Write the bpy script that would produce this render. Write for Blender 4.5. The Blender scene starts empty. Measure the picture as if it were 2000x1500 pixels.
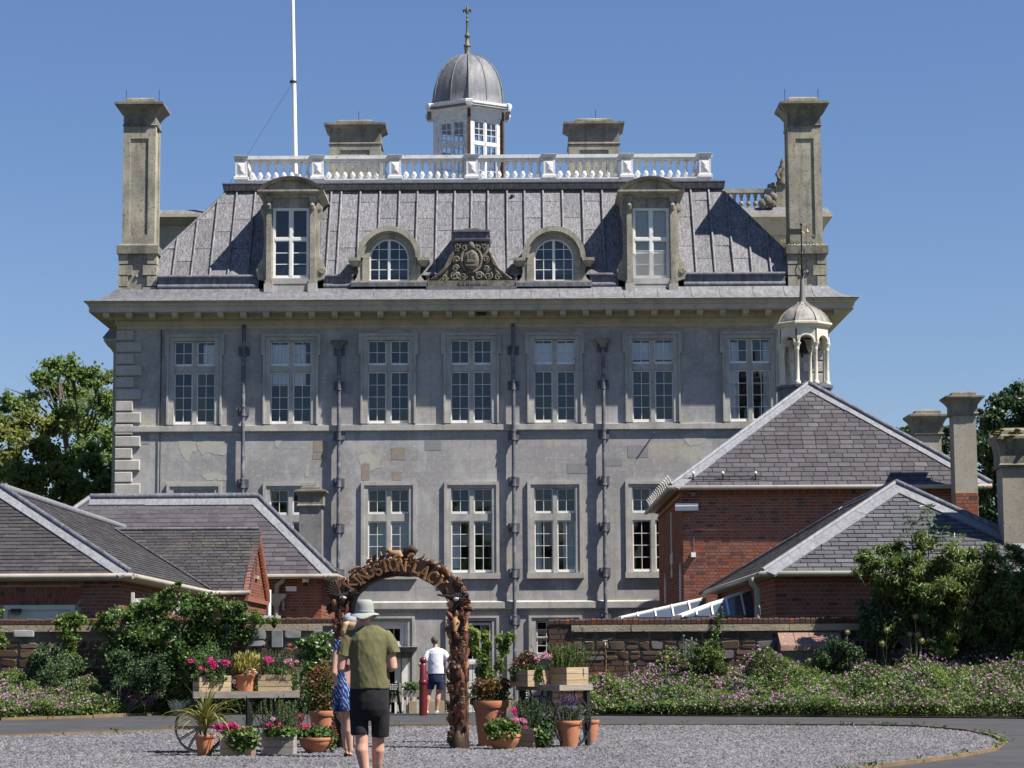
import bpy, math, random
import numpy as np
from mathutils import Vector, Matrix
random.seed(11)
rng = np.random.default_rng(11)
R = math.radians
scene = bpy.context.scene
col = scene.collection

# ------------------------------------------------------------------ camera
F = 4500.0                       # focal length in pixels of a 2000 x 1500 frame
EYE = 1.22
PITCH = math.atan(532 / F)
ROLL = -0.0055
cam_d = bpy.data.cameras.new('camera')
cam = bpy.data.objects.new('camera', cam_d)
col.objects.link(cam)
cam_d.sensor_width = 36.0
cam_d.lens = 36.0 * F / 2000.0
cam_d.clip_start = 0.5
cam_d.clip_end = 4000
RM = Matrix.Rotation(math.pi / 2 + PITCH, 3, 'X') @ Matrix.Rotation(ROLL, 3, 'Z')
CAM = Vector((0, 0, EYE))
cam.matrix_world = Matrix.Translation(CAM) @ RM.to_4x4()
scene.camera = cam
scene.render.resolution_x, scene.render.resolution_y = 1024, 768

# ------------------------------------------------------------------ sky, sun, exposure
SUN = Vector((2.27, -1.0, 3.38)).normalized()       # towards the sun
world = bpy.data.worlds.new('World')
scene.world = world
world.use_nodes = True
wn = world.node_tree
sky = wn.nodes.new('ShaderNodeTexSky')
sky.sky_type = 'NISHITA'
sky.sun_disc = False
sky.sun_elevation = math.asin(SUN.z)
sky.sun_rotation = math.atan2(SUN.x, SUN.y)
sky.altitude = 50
sky.air_density = 1.2
sky.dust_density = 0.0
sky.ozone_density = 8.5
bg = wn.nodes['Background']
bg.inputs['Strength'].default_value = 0.0525
tint = wn.nodes.new('ShaderNodeMix')                # white balance of the daylight
tint.data_type, tint.blend_type = 'RGBA', 'MULTIPLY'
tint.inputs[0].default_value = 1.0
tint.inputs[7].default_value = (1.02, 0.955, 1.05, 1.0)
wn.links.new(sky.outputs[0], tint.inputs[6])
wn.links.new(tint.outputs[2], bg.inputs['Color'])
sun_d = bpy.data.lights.new('sun', 'SUN')
sun_d.energy = 5.0
sun_d.angle = R(0.53)
sun_d.color = (1.0, 0.95, 0.88)
sun = bpy.data.objects.new('sun', sun_d)
col.objects.link(sun)
sun.rotation_euler = SUN.to_track_quat('Z', 'Y').to_euler()
sun.location = (60, -30, 90)
scene.view_settings.view_transform = 'Standard'
scene.view_settings.look = 'None'
scene.view_settings.exposure = 0.95
scene.view_settings.gamma = 1.0
scene.view_settings.use_curve_mapping = False


def ray(px, py):
    return RM @ Vector(((px - 1000) / F, (750 - py) / F, -1))


def P(px, py, Y):
    d = ray(px, py)
    return CAM + d * (Y / d.y)


def G(px, py, z=0.0):
    d = ray(px, py)
    return CAM + d * ((z - CAM.z) / d.z)


RMT = RM.transposed()


def proj(p):
    q = RMT @ (Vector(p) - CAM)
    return (1000 - q.x / q.z * F, 750 + q.y / q.z * F)


# ------------------------------------------------------------------ materials
def nd(nt, typ, props=None, ins=None):
    n = nt.nodes.new(typ)
    for k, v in (props or {}).items():
        setattr(n, k, v)
    for k, v in (ins or {}).items():
        s = n.inputs[k]
        if isinstance(v, bpy.types.NodeSocket):
            nt.links.new(v, s)
        else:
            s.default_value = v
    return n


def c4(c):
    return (c[0], c[1], c[2], 1.0)


class MT:
    """small node builder around one Principled material, textures in world position"""
    def __init__(s, name, rough=0.8, spec=0.3):
        s.m = bpy.data.materials.new(name)
        s.m.use_nodes = True
        s.nt = s.m.node_tree
        s.b = s.nt.nodes['Principled BSDF']
        s.b.inputs['Roughness'].default_value = rough
        s.b.inputs['Specular IOR Level'].default_value = spec
        s.geo = nd(s.nt, 'ShaderNodeNewGeometry')
        s.pos = s.geo.outputs['Position']
        s.bumps = None

    def vec(s, sc=(1, 1, 1), rot=(0, 0, 0)):
        return nd(s.nt, 'ShaderNodeMapping', None, {0: s.pos, 2: rot, 3: sc}).outputs[0]

    def noise(s, scale, detail=5, rough=0.55, vec=None, lo=0.0, hi=1.0, dist=0.0):
        n = nd(s.nt, 'ShaderNodeTexNoise', None, {'Vector': vec or s.pos, 'Scale': scale, 'Detail': detail, 'Roughness': rough, 'Distortion': dist})
        if (lo, hi) == (0.0, 1.0):
            return n.outputs[0]
        return s.rng(n.outputs[0], lo, hi)

    def rng(s, v, lo, hi, a=0.0, b=1.0):
        return nd(s.nt, 'ShaderNodeMapRange', None, {0: v, 1: lo, 2: hi, 3: a, 4: b}).outputs[0]

    def math(s, op, a, b=0.0):
        return nd(s.nt, 'ShaderNodeMath', {'operation': op}, {0: a, 1: b}).outputs[0]

    def mix(s, f, a, b, mode='MIX'):
        n = nd(s.nt, 'ShaderNodeMix', {'data_type': 'RGBA', 'blend_type': mode})
        for i, v in ((0, f), (6, a), (7, b)):
            if isinstance(v, bpy.types.NodeSocket):
                s.nt.links.new(v, n.inputs[i])
            else:
                n.inputs[i].default_value = c4(v) if i else v
        return n.outputs[2]

    def rnd(s):
        o = nd(s.nt, 'ShaderNodeObjectInfo').outputs['Random']
        return s.math('FRACT', s.math('ADD', o, s.geo.outputs['Random Per Island']))

    def vary(s, c, v, hue=0.0, sat=0.0):
        r = s.rnd()
        n = nd(s.nt, 'ShaderNodeHueSaturation', None, {'Color': c})
        s.nt.links.new(s.rng(r, 0, 1, 1 - v, 1 + v), n.inputs['Value'])
        if hue:
            r2 = s.math('FRACT', s.math('MULTIPLY', r, 7.31))
            s.nt.links.new(s.rng(r2, 0, 1, .5 - hue, .5 + hue), n.inputs['Hue'])
        if sat:
            r3 = s.math('FRACT', s.math('MULTIPLY', r, 13.7))
            s.nt.links.new(s.rng(r3, 0, 1, 1 - sat, 1 + sat), n.inputs['Saturation'])
        return n.outputs[0]

    def bump(s, h, dist=0.01, strength=0.6):
        b = nd(s.nt, 'ShaderNodeBump', None, {'Height': h, 'Distance': dist, 'Strength': strength})
        if s.bumps:
            s.nt.links.new(s.bumps, b.inputs['Normal'])
        s.bumps = b.outputs[0]
        s.nt.links.new(s.bumps, s.b.inputs['Normal'])

    def done(s, c):
        if isinstance(c, bpy.types.NodeSocket):
            s.nt.links.new(c, s.b.inputs['Base Color'])
        else:
            s.b.inputs['Base Color'].default_value = c4(c)
        return s.m


def simple(name, c, c2=None, sc=3.0, lo=.35, hi=.65, c3=None, sc3=8.0, thr=(.58, .66), rough=.8, spec=.3,
           bump=0.0, bsc=40.0, var=0.0, hue=0.0, sat=0.0, stretch=None, speck=0.0, spsc=60.0):
    t = MT(name, rough, spec)
    v = t.vec(stretch) if stretch else None
    k = t.mix(t.noise(sc, 6, vec=v, lo=lo, hi=hi), c, c2) if c2 else c
    if c3:
        k = t.mix(t.noise(sc3, 5, .65, vec=v, lo=thr[0], hi=thr[1]), k, c3)
    if speck:
        n = t.noise(spsc, 3, lo=.3, hi=.7)
        g = t.rng(n, 0, 1, 1 - speck, 1 + speck)
        k = t.mix(1.0, k, nd(t.nt, 'ShaderNodeCombineColor', None, {0: g, 1: g, 2: g}).outputs[0], 'MULTIPLY')
    if var:
        if not isinstance(k, bpy.types.NodeSocket):
            k = t.mix(0.0, k, k)
        k = t.vary(k, var, hue, sat)
    if bump:
        t.bump(t.noise(bsc, 4), bump)
    return t.done(k)


def stucco():
    t = MT('rendered_stone_wall', .92, .15)
    big = t.noise(.35, 5, .6, lo=.38, hi=.62)
    k = t.mix(big, (.37, .355, .335), (.29, .28, .275))
    # large pale blocks
    v = t.vec((1, 1, 1), (math.pi / 2, 0, 0))
    br = nd(t.nt, 'ShaderNodeTexBrick', {'offset': .5}, {'Vector': v, 'Color1': c4((1.04, 1.03, 1.02)), 'Color2': c4((.84, .84, .85)), 'Mortar': c4((.86, .84, .80)), 'Scale': 1.0,
            'Mortar Size': .010, 'Mortar Smooth': .35, 'Bias': -.35, 'Brick Width': 1.15, 'Row Height': .47})
    k = t.mix(.75, k, br.outputs[0], 'MULTIPLY')
    # repaired blocks of another stone, dirt washed down below sills and strings
    vo = nd(t.nt, 'ShaderNodeTexVoronoi', {'distance': 'CHEBYCHEV'}, {'Vector': t.vec((.62, .05, 1.3)), 'Scale': 1.0})
    sel = t.math('GREATER_THAN', nd(t.nt, 'ShaderNodeSeparateColor', None, {0: vo.outputs['Color']}).outputs[0], .93)
    k = t.mix(t.math('MULTIPLY', sel, t.math('MULTIPLY', t.noise(.25, 2, lo=.45, hi=.6), .5)), k, (.27, .235, .19))
    k = t.mix(t.math('MULTIPLY', t.noise(2.2, 7, .7, lo=.5, hi=.68), .35), k, (.20, .198, .20))
    k = t.mix(t.math('MULTIPLY', t.noise(.8, 7, .65, vec=t.vec((1, 1, .6)), lo=.52, hi=.62), .6), k, (.48, .475, .455))
    k = t.mix(t.math('MULTIPLY', t.noise(.55, 8, .62, lo=.58, hi=.64, vec=t.vec((1, 1, 1.3))), .5), k, (.46, .42, .29))
    st = t.noise(1.0, 6, .6, vec=t.vec((3.0, 1, .18)), lo=.52, hi=.75)
    k = t.mix(t.math('MULTIPLY', st, .3), k, (.24, .235, .215))
    k = t.mix(t.math('MULTIPLY', t.noise(7, 6, .75, lo=.53, hi=.6), .4), k, (.52, .51, .49))
    k = t.mix(t.math('MULTIPLY', t.noise(24, 4, .8, lo=.5, hi=.62), .3), k, (.25, .245, .235))
    k = t.mix(t.math('MULTIPLY', t.noise(1.0, 5, .6, vec=t.vec((5.5, 1, .12)), lo=.56, hi=.68), .4), k, (.19, .185, .18))
    k = t.mix(t.math('MULTIPLY', t.noise(40, 3, .8, lo=.56, hi=.66), .35), k, (.56, .55, .53))
    t.bump(t.noise(26, 6, .7), .012, .4)
    t.bump(br.outputs[1], .006, .35)
    return t.done(k)


def limestone(name, c=(.45, .435, .395), c2=(.345, .335, .305), dark=(.16, .15, .13), amt=.5, sc=1.2):
    t = MT(name, .9, .2)
    k = t.mix(t.noise(sc, 6, .6, lo=.38, hi=.62), c, c2)
    st = t.noise(1.3, 6, .65, vec=t.vec((2.5, 2.5, .35)), lo=.5, hi=.72)
    k = t.mix(t.math('MULTIPLY', st, amt), k, dark)
    k = t.mix(t.math('MULTIPLY', t.noise(11, 6, .75, lo=.54, hi=.62), amt), k, dark)
    k = t.mix(t.math('MULTIPLY', t.noise(5, 6, .7, lo=.6, hi=.66), .35), k, (.50, .46, .36))
    t.bump(t.noise(22, 6, .7), .012, .45)
    return t.done(k)


def lead(name, a=(.162, .162, .172), b=(.075, .069, .074), c=(.36, .36, .375), sx=9.0, sz=.35, var=.14):
    t = MT(name, .62, .45)
    v = t.vec((sx, sx * .4, sz))
    k = t.mix(t.noise(1.0, 7, .65, vec=v, lo=.4, hi=.6), a, b)
    k = t.mix(t.math('MULTIPLY', t.noise(1.4, 7, .7, vec=t.vec((sx * 1.7, sx, sz * 1.6)), lo=.52, hi=.60), .6), k, c)
    k = t.mix(t.math('MULTIPLY', t.noise(.9, 6, .75, vec=t.vec((sx * 1.2, sx, sz * 2.2)), lo=.57, hi=.66), .5), k, (.12, .08, .082))
    k = t.mix(t.math('MULTIPLY', t.noise(6, 6, .75, lo=.57, hi=.65), .5), k, (.07, .07, .078))
    k = t.vary(k, var)
    t.bump(t.noise(9, 4), .015, .4)
    return t.done(k)


def glass():
    m = bpy.data.materials.new('window_glass')
    m.use_nodes = True
    nt = m.node_tree
    nt.nodes.remove(nt.nodes['Principled BSDF'])
    out = nt.nodes['Material Output']
    lw = nd(nt, 'ShaderNodeFresnel', None, {0: 1.47})
    gl = nd(nt, 'ShaderNodeBsdfGlossy', None, {'Color': (.95, .97, 1, 1), 'Roughness': .02})
    tr = nd(nt, 'ShaderNodeBsdfTransparent', None, {'Color': (.96, .97, .97, 1)})
    mx = nd(nt, 'ShaderNodeMixShader', None, {0: lw.outputs[0], 1: tr.outputs[0], 2: gl.outputs[0]})
    nt.links.new(mx.outputs[0], out.inputs[0])
    return m


def leafmat(name, a, b, var=.35, hue=.03, trans=.3, rough=.5, spec=.35):
    t = MT(name, rough, spec)
    k = t.mix(t.noise(.9, 3, lo=.35, hi=.65), a, b)
    k = t.vary(k, var, hue, .15)
    t.nt.links.new(k, t.b.inputs['Base Color'])
    if trans:
        tl = nd(t.nt, 'ShaderNodeBsdfTranslucent', None, {'Color': k})
        mx = nd(t.nt, 'ShaderNodeMixShader', None, {0: trans, 1: t.b.outputs[0], 2: tl.outputs[0]})
        t.nt.links.new(mx.outputs[0], t.nt.nodes['Material Output'].inputs[0])
    return t.m


def brickmat(name, a, b, c):
    t = MT(name, .9, .15)
    r = t.rnd()
    k = t.mix(t.rng(r, .2, .8), a, b)
    r2 = t.math('FRACT', t.math('MULTIPLY', r, 5.77))
    k = t.mix(t.math('GREATER_THAN', r2, .88), k, c)
    k = t.vary(k, .14, .008, .12)
    k = t.mix(t.math('MULTIPLY', t.noise(26, 5, .7, lo=.5, hi=.64), .4), k, (.10, .045, .035))
    k = t.mix(t.math('MULTIPLY', t.noise(1.6, 5, .6, lo=.52, hi=.7), .4), k, (.13, .07, .055))
    t.bump(t.noise(50, 4), .008, .5)
    return t.done(k)


def slatemat(name, a, b, c, moss=0.0):
    t = MT(name, .58, .4)
    r = t.rnd()
    k = t.mix(r, a, b)
    r2 = t.math('FRACT', t.math('MULTIPLY', r, 9.13))
    k = t.mix(t.math('MULTIPLY', t.math('GREATER_THAN', r2, .93), .5), k, c)
    k = t.mix(t.math('MULTIPLY', t.noise(.7, 5, .6, lo=.4, hi=.7), .35), k, a)
    k = t.vary(k, .10)
    k = t.mix(t.math('MULTIPLY', t.noise(7, 6, .75, lo=.55, hi=.66), .35), k, (.16, .155, .15))
    k = t.mix(t.math('MULTIPLY', t.noise(18, 5, .7, lo=.52, hi=.62), .45), k, (.04, .037, .036))
    if moss:
        k = t.mix(t.math('MULTIPLY', t.noise(1.4, 6, .7, lo=.56, hi=.66), moss), k, (.20, .19, .06))
    t.bump(t.noise(14, 5), .012, .5)
    return t.done(k)


MA = {}
MA['stucco'] = stucco()
MA['lime'] = limestone('limestone_trim', amt=.38)
MA['cornice'] = limestone('cornice_stone', (.50, .44, .32), (.40, .36, .28), amt=.3)
MA['dorm'] = limestone('dormer_stone', (.40, .37, .295), (.25, .235, .195), (.085, .078, .058), amt=.6)
MA['chim'] = limestone('chimney_stone', (.40, .37, .285), (.235, .225, .185), (.075, .07, .055), amt=.65, sc=.8)
MA['chimcap'] = limestone('chimney_cap_stone', (.255, .235, .185), (.15, .14, .115), (.055, .052, .043), amt=.6)
MA['chimb'] = limestone('wing_chimney_stone', (.37, .335, .26), (.28, .25, .21), (.14, .12, .105), amt=.4, sc=.7)
MA['quoin'] = limestone('quoin_stone', (.46, .435, .385), (.38, .36, .325), amt=.3)
MA['arms'] = limestone('carved_stone', (.215, .195, .15), (.125, .115, .09), (.045, .041, .033), amt=.7, sc=3)
MA['lead'] = lead('roof_lead', sx=15.0, sz=.28)
MA['leadflat'] = lead('apron_lead', (.155, .157, .168), (.105, .102, .11), (.22, .22, .23), 5, 2.0, .08)
MA['leaddark'] = lead('weathered_dark_lead', (.125, .13, .155), (.075, .075, .09), (.21, .215, .235), 4, 1.2, .08)
MA['leaddome'] = lead('dome_lead', (.155, .16, .175), (.105, .11, .12), (.23, .235, .21), 3, .3, .06)
MA['leadblack'] = lead('stained_lead', (.07, .07, .075), (.04, .04, .045), (.18, .18, .19), 8, 1.0, .1)
MA['hiplead'] = lead('hip_lead', (.205, .21, .225), (.145, .15, .16), (.27, .275, .29), 9, 4, .06)
MA['white'] = simple('white_paint', (.70, .70, .69), (.58, .58, .575), 4, c3=(.34, .33, .31), sc3=7, thr=(.57, .68), rough=.6, bump=.004, bsc=60)
MA['peel'] = simple('peeling_brown_timber', (.10, .055, .035), (.05, .03, .022), 6, c3=(.62, .6, .56), sc3=10, thr=(.66, .7), rough=.8)
MA['frame'] = simple('cream_frame_paint', (.78, .77, .72), (.70, .69, .64), 5, rough=.5)
MA['glass'] = glass()
MA['roofglass'] = simple('patent_glazing', (.10, .12, .15), rough=.04, spec=.9)
MA['roofglass'].node_tree.nodes['Principled BSDF'].inputs['Metallic'].default_value = .35
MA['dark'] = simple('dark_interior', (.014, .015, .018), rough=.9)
MA['curtain'] = simple('white_curtain', (.86, .86, .86), (.70, .71, .73), 3, stretch=(9, 9, .6), rough=.9)
MA['blind'] = simple('pale_blind', (.52, .52, .49), (.46, .46, .44), 3, rough=.9)
MA['shutter'] = simple('cream_shutter', (.60, .58, .50), (.55, .53, .46), 3, rough=.7)
MA['slateB'] = slatemat('purple_slate', (.052, .045, .050), (.075, .068, .073), (.115, .112, .116))
MA['slateC'] = slatemat('grey_slate', (.064, .065, .071), (.085, .086, .091), (.125, .126, .127))
MA['slateA'] = slatemat('brown_slate', (.040, .036, .038), (.056, .051, .053), (.085, .082, .082), .22)
MA['slateD'] = slatemat('lilac_slate', (.062, .053, .060), (.085, .076, .082), (.115, .112, .114))
MA['brick'] = brickmat('red_brick', (.29, .110, .066), (.215, .074, .047), (.115, .056, .046))
MA['mortar'] = simple('lime_mortar', (.36, .29, .235), (.28, .22, .18), 6, rough=.95)
MA['wstone'] = brickmat('heathstone', (.068, .044, .030), (.10, .072, .05), (.135, .13, .12))
MA['wmortar'] = simple('wall_mortar', (.20, .175, .135), (.125, .105, .082), 5, rough=.95, bump=.02, bsc=30)
MA['wbrick'] = brickmat('old_wall_brick', (.095, .052, .038), (.068, .044, .036), (.14, .068, .034))
MA['cope'] = simple('coping_stone', (.33, .28, .20), (.24, .205, .15), 2, c3=(.08, .07, .05), sc3=9, thr=(.6, .68), rough=.9, bump=.02, bsc=20)
MA['gutter'] = simple('cream_gutter_paint', (.40, .36, .29), (.33, .30, .24), 3, rough=.5)
MA['terra'] = simple('terracotta', (.47, .195, .095), (.39, .155, .08), 4, c3=(.50, .30, .21), sc3=5, thr=(.58, .74), rough=.85, bump=.004, bsc=60)
MA['crate'] = simple('crate_pine', (.43, .325, .20), (.33, .24, .145), 2.5, stretch=(2, 2, 22), rough=.8, var=.16, speck=.15)
MA['oldwood'] = simple('silvered_oak', (.33, .295, .25), (.22, .195, .165), 2.5, stretch=(2, 2, 22), rough=.85, var=.12, speck=.15)
MA['iron'] = simple('black_iron', (.009, .0085, .0085), (.016, .014, .013), 9, rough=.55, spec=.5)
MA['pipe'] = simple('lead_pipe', (.115, .122, .145), (.075, .08, .098), 3, c3=(.24, .25, .27), sc3=2.5, thr=(.5, .66), rough=.6, spec=.4)
MA['asphalt'] = simple('asphalt', (.064, .063, .065), (.046, .046, .049), .9, c3=(.085, .08, .075), sc3=2.2, thr=(.55, .75), rough=.92, spec=.2, bump=.006, bsc=120, speck=.25, spsc=90)
MA['soil'] = simple('soil', (.055, .04, .03), (.09, .07, .05), 3, rough=1, bump=.04, bsc=14)
MA['gravelbase'] = simple('gravel_fines', (.075, .072, .078), (.05, .048, .052), 30, rough=.95, bump=.02, bsc=60)
MA['pebble'] = simple('gravel_stone', (.128, .122, .129), (.096, .093, .099), .5, rough=.8, var=.7, hue=.02, sat=.4)
MA['edging'] = simple('timber_edging', (.21, .14, .07), (.14, .095, .05), 4, rough=.9, bump=.01)
MA['land'] = simple('meadow', (.035, .05, .018), (.045, .055, .02), .2, rough=1)
MA['flag'] = simple('flagpole_paint', (.82, .82, .82), rough=.4)
MA['bark'] = simple('bark', (.075, .06, .045), (.13, .115, .09), 3, stretch=(6, 6, 1), rough=.95, bump=.03, bsc=14)
MA['skin'] = simple('skin', (.50, .285, .205), (.44, .235, .165), 7, rough=.55, spec=.35)
MA['sandstone'] = simple('sandstone_block', (.38, .30, .19), (.30, .25, .17), 2, rough=.9, bump=.01)


# ------------------------------------------------------------------ mesh helpers
class MB:
    def __init__(s):
        s.v, s.f = [], []

    def add(s, vs, fs):
        o = len(s.v)
        s.v += [tuple(v) for v in vs]
        s.f += [tuple(i + o for i in f) for f in fs]
        return s

    def box(s, x0, x1, y0, y1, z0, z1):
        return s.add([(x0, y0, z0), (x1, y0, z0), (x1, y1, z0), (x0, y1, z0), (x0, y0, z1), (x1, y0, z1), (x1, y1, z1), (x0, y1, z1)],
                     [(0, 3, 2, 1), (4, 5, 6, 7), (0, 1, 5, 4), (1, 2, 6, 5), (2, 3, 7, 6), (3, 0, 4, 7)])

    def bar(s, a, b, w, h, up=(0, 0, 1)):
        """rectangular bar from a to b; w across, h along up"""
        a, b = Vector(a), Vector(b)
        t = (b - a).normalized()
        u = t.cross(Vector(up))
        if u.length < 1e-5:
            u = t.cross(Vector((0, 1, 0)))
        u.normalize()
        n = u.cross(t)
        u, n = u * w / 2, n * h / 2
        vs = [a - u - n, a + u - n, a + u + n, a - u + n, b - u - n, b + u - n, b + u + n, b - u + n]
        return s.add(vs, [(0, 1, 2, 3), (7, 6, 5, 4), (0, 4, 5, 1), (1, 5, 6, 2), (2, 6, 7, 3), (3, 7, 4, 0)])

    def loft(s, rings, cap=True):
        """rings: lists of equally many points"""
        n = len(rings[0])
        o = len(s.v)
        for r in rings:
            s.v += [tuple(p) for p in r]
        for i in range(len(rings) - 1):
            for j in range(n):
                k = (j + 1) % n
                s.f.append((o + i * n + j, o + i * n + k, o + (i + 1) * n + k, o + (i + 1) * n + j))
        if cap:
            s.f.append(tuple(o + j for j in reversed(range(n))))
            s.f.append(tuple(o + (len(rings) - 1) * n + j for j in range(n)))
        return s

    def rects(s, cx, cy, lv):
        """stack of rectangles (half width, half depth, z)"""
        return s.loft([[(cx - a, cy - b, z), (cx + a, cy - b, z), (cx + a, cy + b, z), (cx - a, cy + b, z)] for a, b, z in lv])

    def tube(s, pts, r, n=8):
        pts = [Vector(p) for p in pts]
        rs = r if isinstance(r, (list, tuple)) else [r] * len(pts)
        rings = []
        pu = None
        for i, p in enumerate(pts):
            t = (pts[min(i + 1, len(pts) - 1)] - pts[max(i - 1, 0)]).normalized()
            if pu is None:
                pu = t.orthogonal().normalized()
            pu = (pu - t * pu.dot(t))
            if pu.length < 1e-6:
                pu = t.orthogonal()
            pu.normalize()
            w = t.cross(pu)
            rings.append([p + (pu * math.cos(2 * math.pi * j / n) + w * math.sin(2 * math.pi * j / n)) * rs[i] for j in range(n)])
        return s.loft(rings)

    def lathe(s, prof, n=20, c=(0, 0, 0), ph=0.0, sy=1.0):
        rings = [[(c[0] + r * math.cos(ph + 2 * math.pi * j / n), c[1] + sy * r * math.sin(ph + 2 * math.pi * j / n), c[2] + z) for j in range(n)] for r, z in prof]
        return s.loft(rings)

    def ring(s, prof, x0, x1, y0, y1):
        """sweep a profile (out, z) round a rectangle with mitred corners"""
        rings = [[(x0 - o, y0 - o, z), (x1 + o, y0 - o, z), (x1 + o, y1 + o, z), (x0 - o, y1 + o, z)] for o, z in prof]
        return s.loft(rings, cap=False)

    def prism(s, poly, y0, y1):
        """polygon of (x, z) anticlockwise seen from the front, extruded from y0 back to y1"""
        n = len(poly)
        vs = [(x, y0, z) for x, z in poly] + [(x, y1, z) for x, z in poly]
        fs = [tuple(range(n)), tuple(reversed(range(n, 2 * n)))]
        fs += [(i + n, (i + 1) % n + n, (i + 1) % n, i) for i in range(n)]
        return s.add(vs, fs)

    def ball(s, c, r, n=10, m=7):
        rx, ry, rz = r if isinstance(r, (list, tuple)) else (r, r, r)
        rings = []
        for i in range(m + 1):
            a = -math.pi / 2 + math.pi * (i + (.12 if i == 0 else -.12 if i == m else 0)) / m
            rings.append([(c[0] + rx * math.cos(a) * math.cos(2 * math.pi * j / n), c[1] + ry * math.cos(a) * math.sin(2 * math.pi * j / n), c[2] + rz * math.sin(a)) for j in range(n)])
        return s.loft(rings)

    def xform(s, M):
        s.v = [tuple(M @ Vector(p)) for p in s.v]
        return s

    def mesh(s, name, mat, smooth=None):
        me = bpy.data.meshes.new(name)
        me.from_pydata(s.v, [], s.f)
        for m in (mat if isinstance(mat, (list, tuple)) else [mat]):
            me.materials.append(m)
        if smooth:
            me.polygons.foreach_set('use_smooth', [True] * len(me.polygons))
            me.set_sharp_from_angle(angle=R(smooth))
        me.update()
        return me

    def build(s, name, mat, parent=None, smooth=None, kind=None, label=None, world=True):
        return obj(name, s.mesh(name, mat, smooth), parent, kind=kind, label=label, world=world)


WM = {}
I4 = Matrix.Identity(4)


def obj(name, data, parent=None, M=None, kind=None, label=None, world=True):
    """world=True: M (or the mesh itself) is in world space whatever the parent; False: in the parent's space"""
    o = bpy.data.objects.new(name, data)
    col.objects.link(o)
    M = M or I4
    o.matrix_basis = M
    if parent is not None:
        o.parent = parent
        pw = WM.get(parent.name, I4)
        if world:
            o.matrix_parent_inverse = pw.inverted()
            WM[o.name] = M
        else:
            WM[o.name] = pw @ M
    else:
        WM[o.name] = M
    if kind:
        o['kind'] = kind
    if label:
        o['label'] = label
    return o


def thing(name, label, cat, loc=(0, 0, 0), rz=0.0, group=None, data=None):
    o = obj(name, data, None, Matrix.Translation(Vector(loc)) @ Matrix.Rotation(rz, 4, 'Z'))
    o['label'], o['category'] = label, cat
    if group:
        o['group'] = group
    return o


def tag(o, label, cat, group=None):
    o['label'], o['category'] = label, cat
    if group:
        o['group'] = group
    return o


def np_mesh(name, V, Fc, mat, smooth=False):
    """V (n,3), Fc (m,k) constant face size"""
    me = bpy.data.meshes.new(name)
    n, (m, k) = len(V), Fc.shape
    me.vertices.add(n)
    me.vertices.foreach_set('co', np.ascontiguousarray(V, dtype=np.float32).ravel())
    me.loops.add(m * k)
    me.loops.foreach_set('vertex_index', np.ascontiguousarray(Fc, dtype=np.int32).ravel())
    me.polygons.add(m)
    me.polygons.foreach_set('loop_start', np.arange(0, m * k, k, dtype=np.int32))
    me.polygons.foreach_set('loop_total', np.full(m, k, dtype=np.int32))
    if smooth:
        me.polygons.foreach_set('use_smooth', np.ones(m, dtype=bool))
    me.materials.append(mat)
    me.update(calc_edges=True)
    me.validate()
    return me


def leaf_geo(C, size, asp=.5, up=.3, droop=0.0, jit=.35, dirs=None):
    """kite leaves folded along the midrib: centres C (n,3) -> V, F (two quads' worth as one bent hexless kite)"""
    n = len(C)
    d = rng.normal(size=(n, 3)) if dirs is None else dirs + rng.normal(size=(n, 3)) * jit
    d[:, 2] -= droop
    d /= np.linalg.norm(d, axis=1, keepdims=True) + 1e-9
    nrm = rng.normal(size=(n, 3)) * .8
    nrm[:, 2] += up * 2
    nrm[:, 1] -= up * .7
    nrm[:, 0] += up * 1.1
    nrm -= d * (nrm * d).sum(1, keepdims=True)
    nrm /= np.linalg.norm(nrm, axis=1, keepdims=True) + 1e-9
    w = np.cross(d, nrm)
    L = (size * (1 + rng.uniform(-jit, jit, n)))[:, None] if np.ndim(size) == 0 else size[:, None]
    base = C - d * L * .5
    V = np.stack([base, base + d * L * .45 + w * L * asp * .5 + nrm * L * .1, base + d * L, base + d * L * .45 - w * L * asp * .5 + nrm * L * .1], 1)
    Fq = np.arange(4 * n).reshape(n, 4)
    Ft = np.concatenate([Fq[:, [0, 1, 2]], Fq[:, [0, 2, 3]]])
    return V.reshape(-1, 3), Ft


def cloud(name, C, size, mat, parent=None, kind=None, label=None, world=True, **kw):
    V, Fc = leaf_geo(np.asarray(C, dtype=float), size, **kw)
    return obj(name, np_mesh(name, V, Fc, mat), parent, kind=kind, label=label, world=world)


def in_balls(balls, n, shell=.55):
    """n points over a list of (x,y,z,rx,ry,rz), biased to the outside"""
    b = np.array(balls, dtype=float)
    wgt = (b[:, 3] * b[:, 4] * b[:, 5]) ** (2 / 3)
    k = rng.choice(len(b), n, p=wgt / wgt.sum())
    d = rng.normal(size=(n, 3))
    d /= np.linalg.norm(d, axis=1, keepdims=True)
    if shell < .2:          # loose: densest in the middle, fraying outwards
        r = np.minimum(np.abs(rng.normal(0, .62, n)), 1.5)
    else:
        r = shell + (1 - shell) * rng.random(n) ** .7
    r *= 1 + rng.normal(0, .08, n)
    return b[k, :3] + d * b[k, 3:] * r[:, None]


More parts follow.
